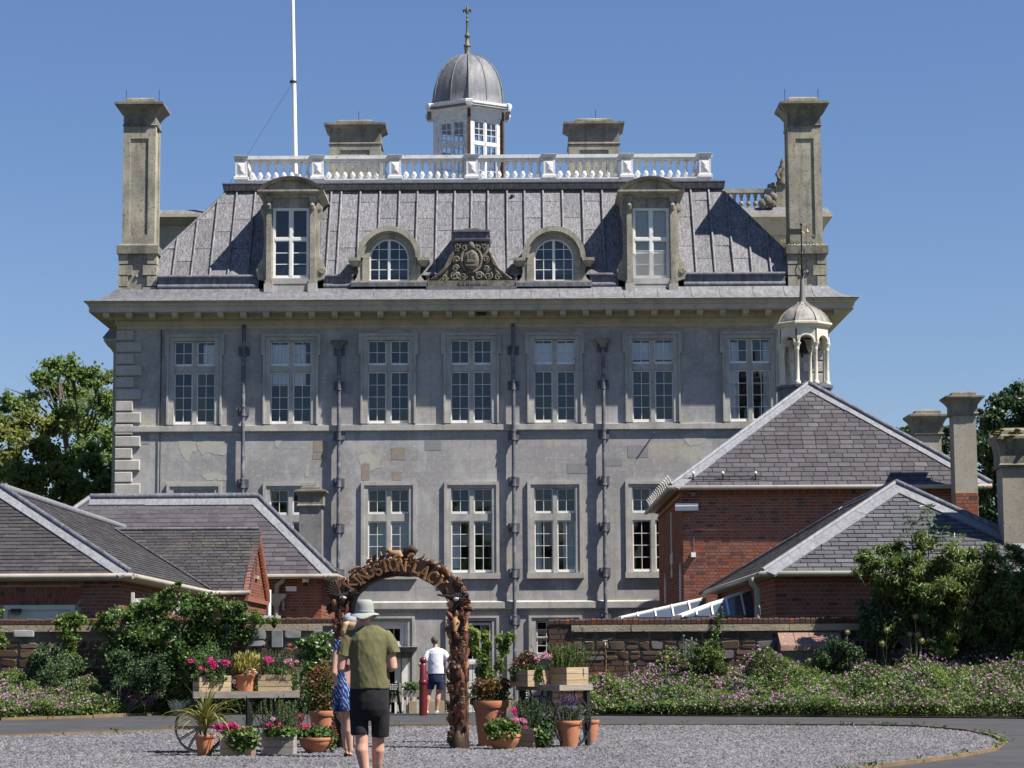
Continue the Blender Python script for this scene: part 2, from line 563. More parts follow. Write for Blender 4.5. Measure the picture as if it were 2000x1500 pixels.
# ---------------------------------------------------------------- laid pieces (bricks, slates, stones)
def clip(poly, region):
    """Sutherland-Hodgman, region convex and anticlockwise"""
    out = poly
    m = len(region)
    for i in range(m):
        a, b = region[i], region[(i + 1) % m]
        ex, ey = b[0] - a[0], b[1] - a[1]
        res = []
        for j in range(len(out)):
            p, q = out[j], out[(j + 1) % len(out)]
            sp = ex * (p[1] - a[1]) - ey * (p[0] - a[0])
            sq = ex * (q[1] - a[1]) - ey * (q[0] - a[0])
            if sp >= 0:
                res.append(p)
            if (sp >= 0) != (sq >= 0):
                t = sp / (sp - sq)
                res.append((p[0] + t * (q[0] - p[0]), p[1] + t * (q[1] - p[1])))
        out = res
        if len(out) < 3:
            return []
    return out


def area(p):
    return .5 * abs(sum(p[i][0] * p[(i + 1) % len(p)][1] - p[(i + 1) % len(p)][0] * p[i][1] for i in range(len(p))))


class Face:
    """a flat face in space with 2-D coordinates (u, v)"""
    def __init__(s, pts):
        pts = [Vector(p) for p in pts]
        s.o = pts[0]
        s.U = (pts[1] - pts[0]).normalized()
        n = s.U.cross(pts[-1] - pts[0]).normalized()
        s.N = n
        s.V = n.cross(s.U)
        s.poly = [((p - s.o).dot(s.U), (p - s.o).dot(s.V)) for p in pts]

    def w(s, u, v, h=0.0):
        return s.o + s.U * u + s.V * v + s.N * h


def lay(face, ch, pw, gap, bond='half', headers=False, jit=0.0, holes=(), off=0.0):
    """polygons of pieces in courses over the face"""
    us = [p[0] for p in face.poly]
    vs = [p[1] for p in face.poly]
    u0, u1, v0, v1 = min(us), max(us), min(vs), max(vs)
    out = []
    row = 0
    v = v0 + off
    while v < v1 - gap:
        u = u0 - pw * ((.75 if headers else .5) * (row % 2) if bond == 'half' else random.random())
        k = row
        while u < u1:
            w = pw
            if headers and k % 2:
                w = pw * .5
            if jit:
                w *= 1 + random.uniform(-jit, jit)
            a, b = u + gap / 2, u + w - gap / 2
            full = [(a, v + gap / 2), (b, v + gap / 2), (b, v + ch - gap / 2), (a, v + ch - gap / 2)]
            p = clip(full, face.poly)
            if p and area(p) > .03 * area(full):
                cu, cv = sum(q[0] for q in p) / len(p), sum(q[1] for q in p) / len(p)
                if not any(h[0] < cu < h[1] and h[2] < cv < h[3] for h in holes):
                    out.append((face, p))
            u += w
            k += 1
        v += ch
        row += 1
    return out


def piece_mesh(fc, p, t, tilt):
    """slab over polygon p: vertices in world space"""
    cv = [q[1] for q in p]
    lo, hi = min(cv), max(cv)
    n = len(p)
    e = random.uniform(.75, 1.25)
    skew = random.uniform(-.25, .25) * t
    top = [fc.w(u, v, t * e * (1 - tilt * (v - lo) / (hi - lo + 1e-9)) + skew * (u - p[0][0]) / .3) for u, v in p]
    bot = [fc.w(u, v, -.01) for u, v in p]
    return top + bot, [tuple(range(n))] + [(i + n, (i + 1) % n + n, (i + 1) % n, i) for i in range(n)]


def pieces(pl, name, mat, parent, t, tilt=0.0, budget=300, stuff=None):
    """the pieces that show largest become objects, the rest one mesh"""
    def px(fp):
        fc, p = fp
        q = [proj(fc.w(u, v)) for u, v in p]
        cx, cy = q[0]
        s = area(q)
        facing = fc.N.dot(CAM - fc.w(*p[0])) > 0
        return s if facing and -40 < cx < 2040 and -20 < cy < 1520 else 0.0
    pl = sorted(pl, key=px, reverse=True)
    cut = pl[:budget] if len(pl) > budget else pl
    for fc, p in cut:
        vs, fs = piece_mesh(fc, p, t, tilt)
        c = sum(vs, Vector()) / len(vs)
        b = MB().add([v - c for v in vs], fs)
        obj(name, b.mesh(name, mat), parent, Matrix.Translation(c))
    rest = pl[len(cut):]
    if rest:
        b = MB()
        for fc, p in rest:
            b.add(*piece_mesh(fc, p, t, tilt))
        b.build(stuff or name + 's', mat, parent, kind='stuff')
# ================================================================== GROUND
def gz(Y):
    return 0.0 if Y < 50.7 else -1.0 * min(1.0, (Y - 50.7) / 7.0)


HY = 85.0                         # the house front
b = MB()
ys = [-60, 0, 10, 20, 30, 40, 47, 50.7, 52, 54, 56, 57.7, 62, 75, 110, 200, 600, 1800]
xs = [-1200, -300, -60, -20, -8, 0, 8, 20, 60, 300, 1200]
for y in ys:
    for x in xs:
        b.v.append((x, y, gz(y) - .012))
for i in range(len(ys) - 1):
    for j in range(len(xs) - 1):
        k = i * len(xs) + j
        b.f.append((k, k + 1, k + 1 + len(xs), k + len(xs)))
b.build('ground', MA['land'], kind='structure')

# asphalt drive: everything in front of the bed, and down to the house through the gap in the wall
bed_edge_l = [G(px, py) for px, py in [(-500, 1424), (0, 1407), (180, 1402), (330, 1396), (640, 1393)]]
bed_edge_r = [G(px, py) for px, py in [(1150, 1398), (1500, 1400), (2000, 1404), (2600, 1412)]]
pts = [(-40, 3, 0)] + [(40, 3, 0)] + [tuple(p) for p in reversed(bed_edge_r)] + [tuple(p) for p in reversed(bed_edge_l)]
b = MB()
b.add([(x, y, 0.0) for x, y, z in pts], [tuple(range(len(pts)))])
x0, x1 = G(640, 1393).x, G(1150, 1398).x
yy = [G(640, 1393).y, 50.7, 52, 54, 56, 57.7, 72, HY]
zz = [0.0] + [gz(y) for y in yy[1:]]
rowv = []
for y, z in zip(yy, zz):
    rowv.append((x0 - .0, y, z))
    rowv.append((x1 + .0, y + (G(1150, 1398).y - yy[0] if y == yy[0] else 0), z))
b.add(rowv, [(2 * i, 2 * i + 1, 2 * i + 3, 2 * i + 2) for i in range(len(yy) - 1)])
b.build('path', MA['asphalt'], kind='structure')

# gravel island with timber edging
gp = [(-500, 1462), (-150, 1449), (0, 1440), (350, 1427), (700, 1419.5), (1000, 1418), (1400, 1417), (1700, 1418.5), (1800, 1421), (1890, 1429), (1940, 1440), (1962, 1452),
      (1945, 1466), (1860, 1482), (1720, 1499), (1560, 1520), (1300, 1560), (900, 1650), (400, 1700), (-300, 1700)]
gpts = [G(*p) for p in gp]
b = MB()
b.add([(p.x, p.y, .006) for p in gpts], [tuple(reversed(range(len(gpts))))])
b.build('gravel_bed', MA['gravelbase'], kind='structure')
b = MB()
for i in range(len(gpts) - 3):
    a, c = Vector(gpts[i]), Vector(gpts[i + 1])
    n = max(1, int((c - a).length / 1.2))
    for k in range(n):
        p, q = a.lerp(c, k / n), a.lerp(c, (k + 1) / n - .006)
        b.bar(p + Vector((0, 0, .008 + random.uniform(-.006, .006))), q + Vector((0, 0, .008 + random.uniform(-.006, .006))), .04, .06)
b.build('gravel_edging', MA['edging'], kind='structure')
# bed edging on the left
b = MB()
for i in range(len(bed_edge_l) - 1):
    a, c = Vector(bed_edge_l[i]), Vector(bed_edge_l[i + 1])
    n = max(1, int((c - a).length / .9))
    for k in range(n):
        p, q = a.lerp(c, k / n), a.lerp(c, (k + 1) / n - .01)
        b.bar(p + Vector((0, .05, .02 + random.uniform(-.012, .012))), q + Vector((0, .05, .02 + random.uniform(-.012, .012))), .06, .08)
b.build('bed_edging', MA['edging'], kind='structure')
# soil of the beds
for el, xe in ((bed_edge_l, None), (bed_edge_r, None)):
    pts = [(p.x, p.y + .08, .02) for p in el]
    back = [(p.x, 51.5, .02) for p in reversed(el)]
    b = MB()
    b.add(pts + back, [tuple(range(len(pts) + len(back)))])
    b.build('flower_bed_soil', MA['soil'], kind='structure')


def inside(poly, x, y):
    n = len(poly)
    c = np.zeros(len(x), dtype=bool)
    j = n - 1
    for i in range(n):
        xi, yi, xj, yj = poly[i].x, poly[i].y, poly[j].x, poly[j].y
        c ^= ((yi > y) != (yj > y)) & (x < (xj - xi) * (y - yi) / (yj - yi + 1e-12) + xi)
        j = i
    return c


# pebbles: low stones spread over the part of the gravel in view
N = 135000
py_ = rng.uniform(1416, 1530, N * 2)
px_ = rng.uniform(-60, 1980, N * 2)
dz = (750 - py_) / F
D = np.stack([(px_ - 1000) / F, dz, -np.ones_like(px_)], 1) @ np.array(RM).T
t = (0.012 - EYE) / D[:, 2]
Q = D * t[:, None]
Q = Q[(inside(gpts, Q[:, 0], Q[:, 1])) & (Q[:, 1] > 18)][:N]
n = len(Q)
r = rng.uniform(.012, .028, n) * np.where(rng.random(n) < .10, 1.35, 1)
an = rng.uniform(0, 6.28, n)
ring = []
for k in range(5):
    a = an + k * 2 * math.pi / 5 + rng.uniform(-.3, .3, n)
    rr = r * rng.uniform(.8, 1.2, n)
    ring.append(np.stack([Q[:, 0] + rr * np.cos(a), Q[:, 1] + rr * np.sin(a), np.full(n, .004)], 1))
tops = []
for k in range(2):
    a = an + rng.uniform(0, 6.28, n)
    tops.append(np.stack([Q[:, 0] + .3 * r * np.cos(a), Q[:, 1] + .3 * r * np.sin(a), .005 + r * rng.uniform(.4, .75, n)], 1))
V = np.stack(ring + tops[:1], 1).reshape(-1, 3)
base = (np.arange(n) * 6)[:, None]
Fc = np.concatenate([base + np.array([[k, (k + 1) % 5, 5]]) for k in range(5)])
obj('gravel', np_mesh('gravel', V, Fc, MA['pebble']), kind='stuff')

# ================================================================== THE HOUSE
HL = P(231, 800, HY).x
HR = P(1612, 690, HY).x
HD = 22.0
house = thing('country_house', 'grey stone country house with lead roof, white balustrade and domed cupola', 'house', ((HL + HR) / 2, HY, -1.0))


def hz(py, dy=0.0, px=1000):
    return P(px, py, HY + dy).z


zc0 = hz(640)                    # wall head
z_s1t, z_s1b = hz(828.5, -.1), hz(840.5, -.1)
z_s2t, z_s2b = hz(1176, -.1), hz(1190, -.1)

# ---- windows: light heights measured on the middle window
UW = dict(t=hz(664, .1), u=hz(713, .1), l=hz(725, .1), b=hz(824, .1))
LW = dict(t=hz(954, .1), u=hz(1003.5, .1), l=hz(1017, .1), b=hz(1116.5, .1))
MPX = 1.0 / 52.9
upper_c = [380, 568, 758.5, 920.5, 1083.5, 1275, 1465]
lower_c = [378.5, 567, 759, 921.5, 1084.5, 1276, 1467]
LWD = .685                       # half a light pair: light width
MUL = .155
OPW = LWD + MUL / 2              # half opening


def panes_mesh(w, h):
    key = (round(w, 3), round(h, 3))
    if key not in panes_mesh.c:
        panes_mesh.c[key] = MB().box(-w / 2, w / 2, -.004, .004, -h / 2, h / 2).mesh('pane', MA['glass'])
    return panes_mesh.c[key]


panes_mesh.c = {}
cas_c = {}


def casement(parent, x0, x1, z0, z1, nx, nz, y, mat='frame', fr=.038, barw=.020, bottom=None, tiltpane=.6, glassmat=None):
    """frame with glazing bars (one mesh) and its panes; local space of the window"""
    bt = bottom or fr
    key = (round(x1 - x0, 3), round(z1 - z0, 3), nx, nz, mat, bt)
    w, h = x1 - x0, z1 - z0
    if key not in cas_c:
        m = MB()
        m.box(0, fr, 0, .06, 0, h).box(w - fr, w, 0, .06, 0, h)
        m.box(fr, w - fr, .002, .058, h - fr, h).box(fr, w - fr, -.012, .058, 0, bt)
        iw, ih = w - 2 * fr, h - fr - bt
        for i in range(1, nx):
            xx = fr + iw * i / nx
            m.box(xx - barw / 2, xx + barw / 2, .010, .05, bt, h - fr)
        for i in range(1, nz):
            z = bt + ih * i / nz
            m.box(fr, w - fr, .012, .048, z - barw / 2, z + barw / 2)
        cas_c[key] = m.mesh('casement', MA[mat])
    obj('casement', cas_c[key], parent, Matrix.Translation((x0, y, z0)), world=False)
    iw, ih = w - 2 * fr, h - fr - bt
    pw, ph = iw / nx, ih / nz
    pm = panes_mesh(pw, ph)
    for i in range(nx):
        for j in range(nz):
            M = Matrix.Translation((x0 + fr + pw * (i + .5), y + .03, z0 + bt + ph * (j + .5)))
            M = M @ Matrix.Rotation(R(random.gauss(0, tiltpane)), 4, 'Z') @ Matrix.Rotation(R(random.gauss(0, tiltpane)), 4, 'X')
            obj('pane', pm, parent, M, world=False)


def frame_prism(m, xo, zo0, zo1, xi, zi0, zi1, y0, y1):
    """rectangular ring between outer (xo, zo) and inner (xi, zi) openings, bottom left open when zo0 == zi0"""
    m.box(-xo, -xi, y0, y1, zo0, zo1).box(xi, xo, y0, y1, zo0, zo1).box(-xi, xi, y0, y1, zi1, zo1)
    if zi0 > zo0:
        m.box(-xi, xi, y0, y1, zo0, zi0)


surr_c = {}
holes = []


def house_window(cx, W, upper, label=None, curtain=None):
    c = P(cx, (745 if upper else 1040), HY)
    z0 = W['b'] - .05
    h = obj('window', None, house, Matrix.Translation((c.x, HY, z0)), label=label)
    T, U, L, B = W['t'] - z0, W['u'] - z0, W['l'] - z0, W['b'] - z0
    holes.append((c.x - OPW, c.x + OPW, z0, z0 + T))
    if upper not in surr_c:
        s, m = MB(), MB()
        if upper:
            top = z_c - z0
            frame_prism(s, OPW + .19, 0, T + .15, OPW, 0, T, -.075, .22)
            frame_prism(s, OPW + .26, 0, T + .26, OPW + .191, 0, T + .151, -.13, .0)
            s.box(-OPW - .34, -OPW - .262, -.118, .0, T - .55, T + .26).box(OPW + .262, OPW + .34, -.118, .0, T - .55, T + .26)
        else:
            frame_prism(s, OPW + .14, 0, T + .13, OPW, 0, T, -.045, .22)
            frame_prism(s, OPW + .255, 0, T + .25, OPW + .141, 0, T + .131, -.085, .0)
        m.box(-MUL / 2, MUL / 2, .035, .22, 0, T).box(-OPW, -MUL / 2, .037, .218, U, L).box(MUL / 2, OPW, .037, .218, U, L)
        sl = MB()
        if upper:
            sl.box(-OPW, OPW, -.06, .22, -.03, .0)
        else:
            sl.box(-OPW - .29, OPW + .29, -.13, .1, -.21, -.003)
        # recess behind the glass: dark room
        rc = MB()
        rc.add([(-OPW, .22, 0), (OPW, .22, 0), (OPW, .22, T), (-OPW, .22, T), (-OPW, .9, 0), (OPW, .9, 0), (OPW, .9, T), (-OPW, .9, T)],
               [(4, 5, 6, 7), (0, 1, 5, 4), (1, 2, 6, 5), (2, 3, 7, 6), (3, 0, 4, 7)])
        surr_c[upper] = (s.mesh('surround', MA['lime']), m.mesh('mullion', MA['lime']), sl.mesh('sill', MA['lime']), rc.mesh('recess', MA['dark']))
    for nm, me in zip(('surround', 'mullion', 'sill', 'recess'), surr_c[upper]):
        obj(nm, me, h, world=False)
    for s in (-1, 1):
        a, bb = (MUL / 2, OPW) if s > 0 else (-OPW, -MUL / 2)
        casement(h, a + .003, bb - .003, U + .01, T - .01, 2, 2, .085, bottom=.085)
        casement(h, a + .003, bb - .003, B - .05 + .02, L - .01, 2, 4, .085, bottom=.10)
    if curtain:
        for (a, bb, za, zb, kind) in curtain:
            m = MB()
            if kind == 'curtain':
                n = 22
                for i in range(n + 1):
                    x = a + (bb - a) * i / n
                    y = .20 + .02 * math.sin(i * 2.1) + random.uniform(-.01, .01)
                    m.v += [(x, y, za), (x, y, zb)]
                m.f += [(2 * i, 2 * i + 2, 2 * i + 3, 2 * i + 1) for i in range(n)]
            else:
                m.box(a, bb, .185, .195, za, zb)
            m.build(kind if kind != 'net' else 'curtain', MA['blind' if kind == 'blind' else 'curtain'], h, world=False)
    return h


z_c = zc0
T_ = UW['t'] - UW['b']
cur = {568: [(-OPW, -.1, 1.5, 3.0, 'curtain'), (.1, OPW - .22, 1.45, 3.0, 'curtain')],
       1083.5: [(-OPW, OPW, 2.05, 3.0, 'white_blind')],
       1275: [(-OPW, -.09, 2.35, 3.0, 'curtain'), (.09, OPW, 2.35, 3.0, 'curtain')],
       1465: [(-OPW, -.4, 0, 3.0, 'curtain'), (.5, OPW, 0, 3.0, 'curtain')],
       380: [(.3, OPW, 1.9, 3.0, 'curtain')]}
for cx in upper_c:
    house_window(cx, UW, True, 'window with white curtains drawn inside' if cx == 568 else 'window with pale blinds in its upper lights' if cx == 1083.5 else None, cur.get(cx))
lcur = {759: [(-OPW, -.09, 0.05, 1.9, 'blind'), (.09, OPW, .05, 1.9, 'blind')], 1084.5: [(-OPW, -.5, 0, 1.9, 'curtain'), (.3, OPW, 0, 1.9, 'curtain')], 921.5: [(-OPW, -.45, .2, 1.9, 'curtain')]}
for cx in lower_c:
    house_window(cx, LW, False, None, lcur.get(cx))

# ---- basement openings (seen over the garden wall and through the arch)
zb_t = hz(1214)                  # head of the surrounds' inner edge
zg = -1.0


def basement(cx, hw, kind):
    c = P(cx, 1290, HY)
    top = hz(1213)
    z0 = hz(1392) if kind != 'sash' else hz(1278)
    h = obj('door' if kind != 'sash' else 'window', None, house, Matrix.Translation((c.x, HY, z0)))
    T = top - z0
    holes.append((c.x - hw, c.x + hw, z0, z0 + T))
    s = MB()
    frame_prism(s, hw + .16, 0, T + .12, hw, 0, T, -.05, .22)
    frame_prism(s, hw + .26, 0, T + .2, hw + .161, 0, T + .121, -.09, 0)
    s.build('surround', MA['lime'], h, world=False)
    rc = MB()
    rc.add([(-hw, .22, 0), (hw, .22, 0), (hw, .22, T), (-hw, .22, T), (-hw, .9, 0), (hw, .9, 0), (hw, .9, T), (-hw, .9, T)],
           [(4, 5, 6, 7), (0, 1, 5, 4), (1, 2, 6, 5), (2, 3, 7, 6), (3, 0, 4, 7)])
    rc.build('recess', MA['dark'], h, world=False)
    if kind == 'sash':
        casement(h, -hw + .02, hw - .02, 0.02, T / 2, 4, 2, .1, 'white')
        casement(h, -hw + .02, hw - .02, T / 2, T - .02, 4, 2, .07, 'white')
        MB().box(-hw - .26, hw + .26, -.13, .1, -.17, -.003).build('sill', MA['lime'], h, world=False)
    elif kind == 'panel':
        # glazed white door with a large fanlight
        casement(h, -hw + .02, hw - .02, T * .56, T - .05, 4, 2, .1, 'white', fr=.09)
        MB().box(-hw + .02, hw - .02, .04, .16, T * .53, T * .56 - .003).build('transom', MA['white'], h, world=False)
        for s_ in (-1, 1):
            a, bb = (.01, hw - .03) if s_ > 0 else (-hw + .03, -.01)
            casement(h, a, bb, .75, T * .53 - .01, 1, 2, .1, 'white', fr=.12)
            MB().box(a, bb, .1, .16, .02, .747).box(a + .12, bb - .12, .085, .12, .15, .62).build('door_leaf', MA['white'], h, world=False)
    else:
        # doorway: fanlight of four panes over a hood, dark open door between cream posts
        casement(h, -hw + .15, hw - .15, T - .85, T - .12, 4, 1, .1, 'frame', fr=.14)
        m = MB()
        m.box(-hw, hw, .06, .2, T - 1.0, T - .853).box(-hw, -hw + .13, .06, .2, T - .85, T).box(hw - .13, hw, .06, .2, T - .85, T).box(-hw + .13, hw - .13, .06, .2, T - .117, T)
        m.box(-hw, -hw + .22, -.05, .2, 0, T - 1.003).box(hw - .22, hw, -.05, .2, 0, T - 1.003).box(hw - .48, hw - .26, .03, .2, 0, T - 1.003)
        m.build('frame', MA['frame'], h, world=False)
        m = MB()
        m.loft([[(-hw - .15, -.1, T - 1.14), (hw + .2, -.1, T - 1.14), (hw + .2, -.001, T - 1.14), (-hw - .15, -.001, T - 1.14)],
                [(-hw - .3, -.55, T - 1.0), (hw + .35, -.55, T - 1.0), (hw + .35, -.001, T - 1.0), (-hw - .3, -.001, T - 1.0)],
                [(-hw - .32, -.6, T - .93), (hw + .38, -.6, T - .93), (hw + .38, -.001, T - .9), (-hw - .32, -.001, T - .9)]])
        m.box(-hw - .1, hw + .15, -.12, -.002, T - 1.33, T - 1.143)
        m.build('hood', MA['leaddark'], h, world=False)
    return h


basement(757, .74, 'door')
basement(923, .72, 'panel')
basement(1085.5, .72, 'sash')
basement(1276, .72, 'sash')
basement(567, .72, 'sash')

# ---- the wall, with its openings cut out
xsn = sorted({HL, HR} | {x for h in holes for x in h[:2]})
zsn = sorted({zg - .3, zc0 + .6} | {z for h in holes for z in h[2:]})
b = MB()
for i in range(len(xsn) - 1):
    for j in range(len(zsn) - 1):
        cx, cz = (xsn[i] + xsn[i + 1]) / 2, (zsn[j] + zsn[j + 1]) / 2
        if any(h[0] < cx < h[1] and h[2] < cz < h[3] for h in holes):
            continue
        b.add([(xsn[i], HY, zsn[j]), (xsn[i + 1], HY, zsn[j]), (xsn[i + 1], HY, zsn[j + 1]), (xsn[i], HY, zsn[j + 1])], [(0, 1, 2, 3)])
zt, zl = zc0 + .6, zg - .3
b.add([(HL, HY, zl), (HR, HY, zl), (HR, HY + HD, zl), (HL, HY + HD, zl), (HL, HY, zt), (HR, HY, zt), (HR, HY + HD, zt), (HL, HY + HD, zt)],
      [(1, 2, 6, 5), (2, 3, 7, 6), (3, 0, 4, 7), (4, 5, 6, 7)])
b.build('wall', MA['stucco'], house)

MB().ring([(0.003, z_s1b - .02), (.09, z_s1b), (.11, z_s1b + .03), (.11, z_s1t), (.003, z_s1t + .02)], HL, HR, HY, HY + HD).build('string_course', MA['lime'], house)
MB().ring([(0.003, z_s2b - .02), (.10, z_s2b), (.12, z_s2b + .04), (.12, z_s2t), (.003, z_s2t + .06)], HL, HR, HY, HY + HD).build('string_course', MA['lime'], house)
MB().ring([(0.003, zl), (.14, zl), (.14, hz(1330)), (.003, hz(1322))], HL, P(690, 1300, HY).x, HY, HY + HD).build('plinth', MA['lime'], house)
for a, c in ((800, 868), (985, 1030)):
    MB().box(P(a, 1370, HY).x, P(c, 1370, HY).x, HY - .5, HY - .002, zl, hz(1368)).build('plinth_block', MA['sandstone'], house)

# repaired blocks and lime patches let into the face
rep_brown = simple('brown_repair_stone', (.30, .255, .20), (.24, .205, .165), 3, rough=.92, speck=.15)
rep_grey = simple('grey_repair_stone', (.255, .25, .25), (.225, .22, .22), 3, rough=.92, speck=.12)
rep_cream = simple('cream_lime_patch', (.425, .405, .335), (.37, .358, .315), 2.5, rough=.92, speck=.12)
for (a, b0, c, d, mt) in ((612, 861, 640, 884, rep_brown), (611, 886, 638, 897, rep_brown), (765, 875, 792, 898, rep_brown), (766, 921, 785, 938, rep_brown), (706, 905, 722, 938, rep_brown), (1226, 870, 1266, 894, rep_grey), (1184, 895, 1216, 910, rep_grey),
                          (712, 902, 716, 904, rep_grey), (1120, 700, 1124, 702, rep_grey), (430, 1010, 440, 1030, rep_brown), (830, 860, 862, 880, rep_grey), (1108, 905, 1150, 925, rep_grey), (250, 845, 292, 868, rep_grey), (655, 745, 690, 770, rep_grey)):
    q0, q1 = P(a, d, HY), P(c, b0, HY)
    MB().box(q0.x, q1.x, HY - .006, HY + .02, q0.z, q1.z).build('repair_block', mt, house)
for pts in ([(346, 862), (362, 857), (380, 862), (384, 880), (374, 884), (366, 902), (358, 893), (352, 876)], [(384, 866), (404, 860), (420, 862), (446, 868), (450, 884), (430, 890), (410, 884), (392, 888)],
            [(538, 862), (552, 857), (550, 866), (542, 876), (536, 872)], [(396, 928), (416, 924), (446, 930), (442, 940), (420, 936), (400, 938)], [(700, 892), (724, 884), (742, 894), (744, 914), (722, 920), (704, 912)],
            [(1330, 850), (1352, 846), (1380, 852), (1374, 866), (1346, 870)], [(596, 912), (606, 905), (602, 934), (594, 930)]):
    m = MB()
    poly = []
    for (x, y), (x2, y2) in zip(pts, pts[1:] + pts[:1]):
        for k in range(4):
            q = P(x + (x2 - x) * k / 4 + random.uniform(-2.2, 2.2), y + (y2 - y) * k / 4 + random.uniform(-2.2, 2.2), HY)
            poly.append((q.x, q.z))
    poly.reverse()
    m.prism(poly, HY - .005, HY + .02)
    m.build('lime_patch', rep_cream, house)

# quoins, long and short by turns
qp = 23.3 * MPX
k = 0
z = zc0 - .02
while z > zg:
    w = .56 if k % 2 == 0 else .85
    hgt = qp - .045
    j = random.uniform(-.015, .015)
    for sx, x in ((1, HL), (-1, HR)):
        m = MB()
        x0, x1 = (x - .10, x + w + j) if sx > 0 else (x - w - j, x + .10)
        e = .03
        m.loft([[(x0, HY + .7, z - hgt), (x0, HY - .06, z - hgt), (x1, HY - .06, z - hgt), (x1, HY + .7, z - hgt)],
                [(x0, HY + .7, z), (x0, HY - .06, z), (x1, HY - .06, z), (x1, HY + .7, z)]])
        m.loft([[(x0, HY - .059, z - hgt), (x1, HY - .059, z - hgt), (x1, HY - .059, z), (x0, HY - .059, z)],
                [(x0 + e, HY - .10, z - hgt + e), (x1 - e, HY - .10, z - hgt + e), (x1 - e, HY - .10, z - e), (x0 + e, HY - .10, z - e)]])
        m.build('quoin', MA['quoin'], house)
    z -= qp
    k += 1

# ---- cornice
zs = hz(605.5, -.98)
zlip = hz(584.5, -1.1)
prof = [(.004, zc0 - .05), (.08, zc0 + .03), (.08, zc0 + .12), (.13, zc0 + .16), (.13, zc0 + .34), (.30, zs - .19), (.34, zs - .17), (.36, zs - .17), (.36, zs), (.97, zs + .004), (.97, zs + .2), (1.0, zs + .215),
        (1.03, zs + .30), (1.12, zlip - .03), (1.12, zlip)]
MB().ring(prof, HL, HR, HY, HY + HD).build('cornice', MA['cornice'], house)
mod = MB()
mod.loft([[(-.11, -.92, 0), (.11, -.92, 0), (.11, -.37, 0), (-.11, -.37, 0)], [(-.11, -.88, -.10), (.11, -.88, -.10), (.11, -.37, -.10), (-.11, -.37, -.10)], [(-.11, -.76, -.165), (.11, -.76, -.165), (.11, -.37, -.165), (-.11, -.37, -.165)]])
mod.box(-.13, .13, -.94, -.365, .001, .03)
modm = mod.mesh('modillion', MA['cornice'])
pit = 44.6 * MPX
xc = (HL + HR) / 2
nmod = int((HR - HL + 1.0) / pit)
for i in range(nmod + 1):
    x = xc + (i - nmod / 2) * pit
    obj('modillion', modm, house, Matrix.Translation((x, HY, zs - .033)))
# lead apron sweeping up from the lip of the cornice
zap = hz(561.5, -.1)
aw = MB()
prof = [(1.13, zlip - .012), (1.15, zlip + .015), (1.11, zlip + .05), (.86, zlip + .105), (.58, zlip + .22), (.33, zlip + .40), (.12, zap), (-.2, zap + .01)]
aw.ring(prof, HL, HR, HY, HY + HD)
apron = aw.build('lead_apron', MA['leadflat'], house, smooth=50)
x = HL + .4
while x < HR - .3:
    MB().tube([(x, HY - o, z + .008) for o, z in prof[2:-1]], .013, 5).build('welt', MA['leadflat'], apron)
    x += random.choice((1.05, 1.15, 1.25))

# ---- gutter rolls at the foot of the roof
zr0 = hz(538, .25)
gl = MB()
gl.box(HL + .1, HR - .1, HY + .75, HY + .9, zap - .02, zr0 - .06)
gl.build('lead_gutter', MA['leaddark'], house, smooth=45)
segs = [(308, 505), (632, 690), (832, 838), (1003, 1010), (1152, 1208), (1336, 1534)]
for a, c in segs:
    xa, xb = P(a, 545, HY).x, P(c, 545, HY).x
    MB().box(xa, xb, HY + .06, HY + .4, zap - .02, zr0 - .06).build('gutter_face', MA['leaddark'], house)
    for zz_, rr in ((zr0 - .02, .075), (zap + .1, .11)):
        MB().tube([(xa, HY + .05, zz_), (xb, HY + .05, zz_)], rr, 10).build('gutter_roll', MA['leaddark'], house, smooth=60)

# ---- mansard roof
RB, RT = HY + .2, HY + 2.75      # foot and head of the front slope
zrt = hz(366, 2.75)
xtl, xtr = P(450, 370, RT).x, P(1401, 362, RT).x
xbl, xbr = HL + .55, HR - .55
rf = MB()
rf.loft([[(xbl, RB, zr0), (xbr, RB, zr0), (xbr, HY + HD - .2, zr0), (xbl, HY + HD - .2, zr0)],
         [(xtl, RT, zrt), (xtr, RT, zrt), (xtr, HY + HD - 3, zrt), (xtl, HY + HD - 3, zrt)]])
roof = rf.build('roof', MA['lead'], house)
fc = Face([(xbl, RB, zr0), (xbr, RB, zr0), (xtr, RT, zrt), (xtl, RT, zrt)])
LV = fc.poly[2][1]
rolls_px = [463.6, 500, 537, 574, 611, 648, 667.6, 704.6, 743, 781, 816, 854, 888.6, 921, 953, 990, 1024, 1060, 1097.6, 1137, 1175, 1212, 1248, 1282, 1315, 1348, 1383]
ru = [(P(p, 380, RT).x - fc.o.x) for p in rolls_px]
st = 36.7 * MPX
while ru[0] > st:
    ru.insert(0, ru[0] - st)
wide = fc.poly[1][0]
while ru[-1] < wide - st:
    ru.append(ru[-1] + st)
ru = [0.0] + ru + [wide]
sheets = []
for i in range(len(ru) - 1):
    js = [0, .31, .64, 1.0] if i % 2 else [0, .17, .5, .83, 1.0]
    for j in range(len(js) - 1):
        q = clip([(ru[i] + .03, js[j] * LV + .012), (ru[i + 1] - .03, js[j] * LV + .012), (ru[i + 1] - .03, js[j + 1] * LV), (ru[i] + .03, js[j + 1] * LV)], fc.poly)
        if q and area(q) > .05:
            sheets.append((fc, q))
pieces(sheets, 'lead_sheet', MA['lead'], house, .022, .6)


def vtop(u):
    """height up the slope at which the hips cut a roll at u"""
    l, r_ = fc.poly[3], fc.poly[2]
    v = LV
    if u < l[0]:
        v = LV * u / l[0]
    if u > r_[0]:
        v = LV * (wide - u) / (wide - r_[0])
    return v


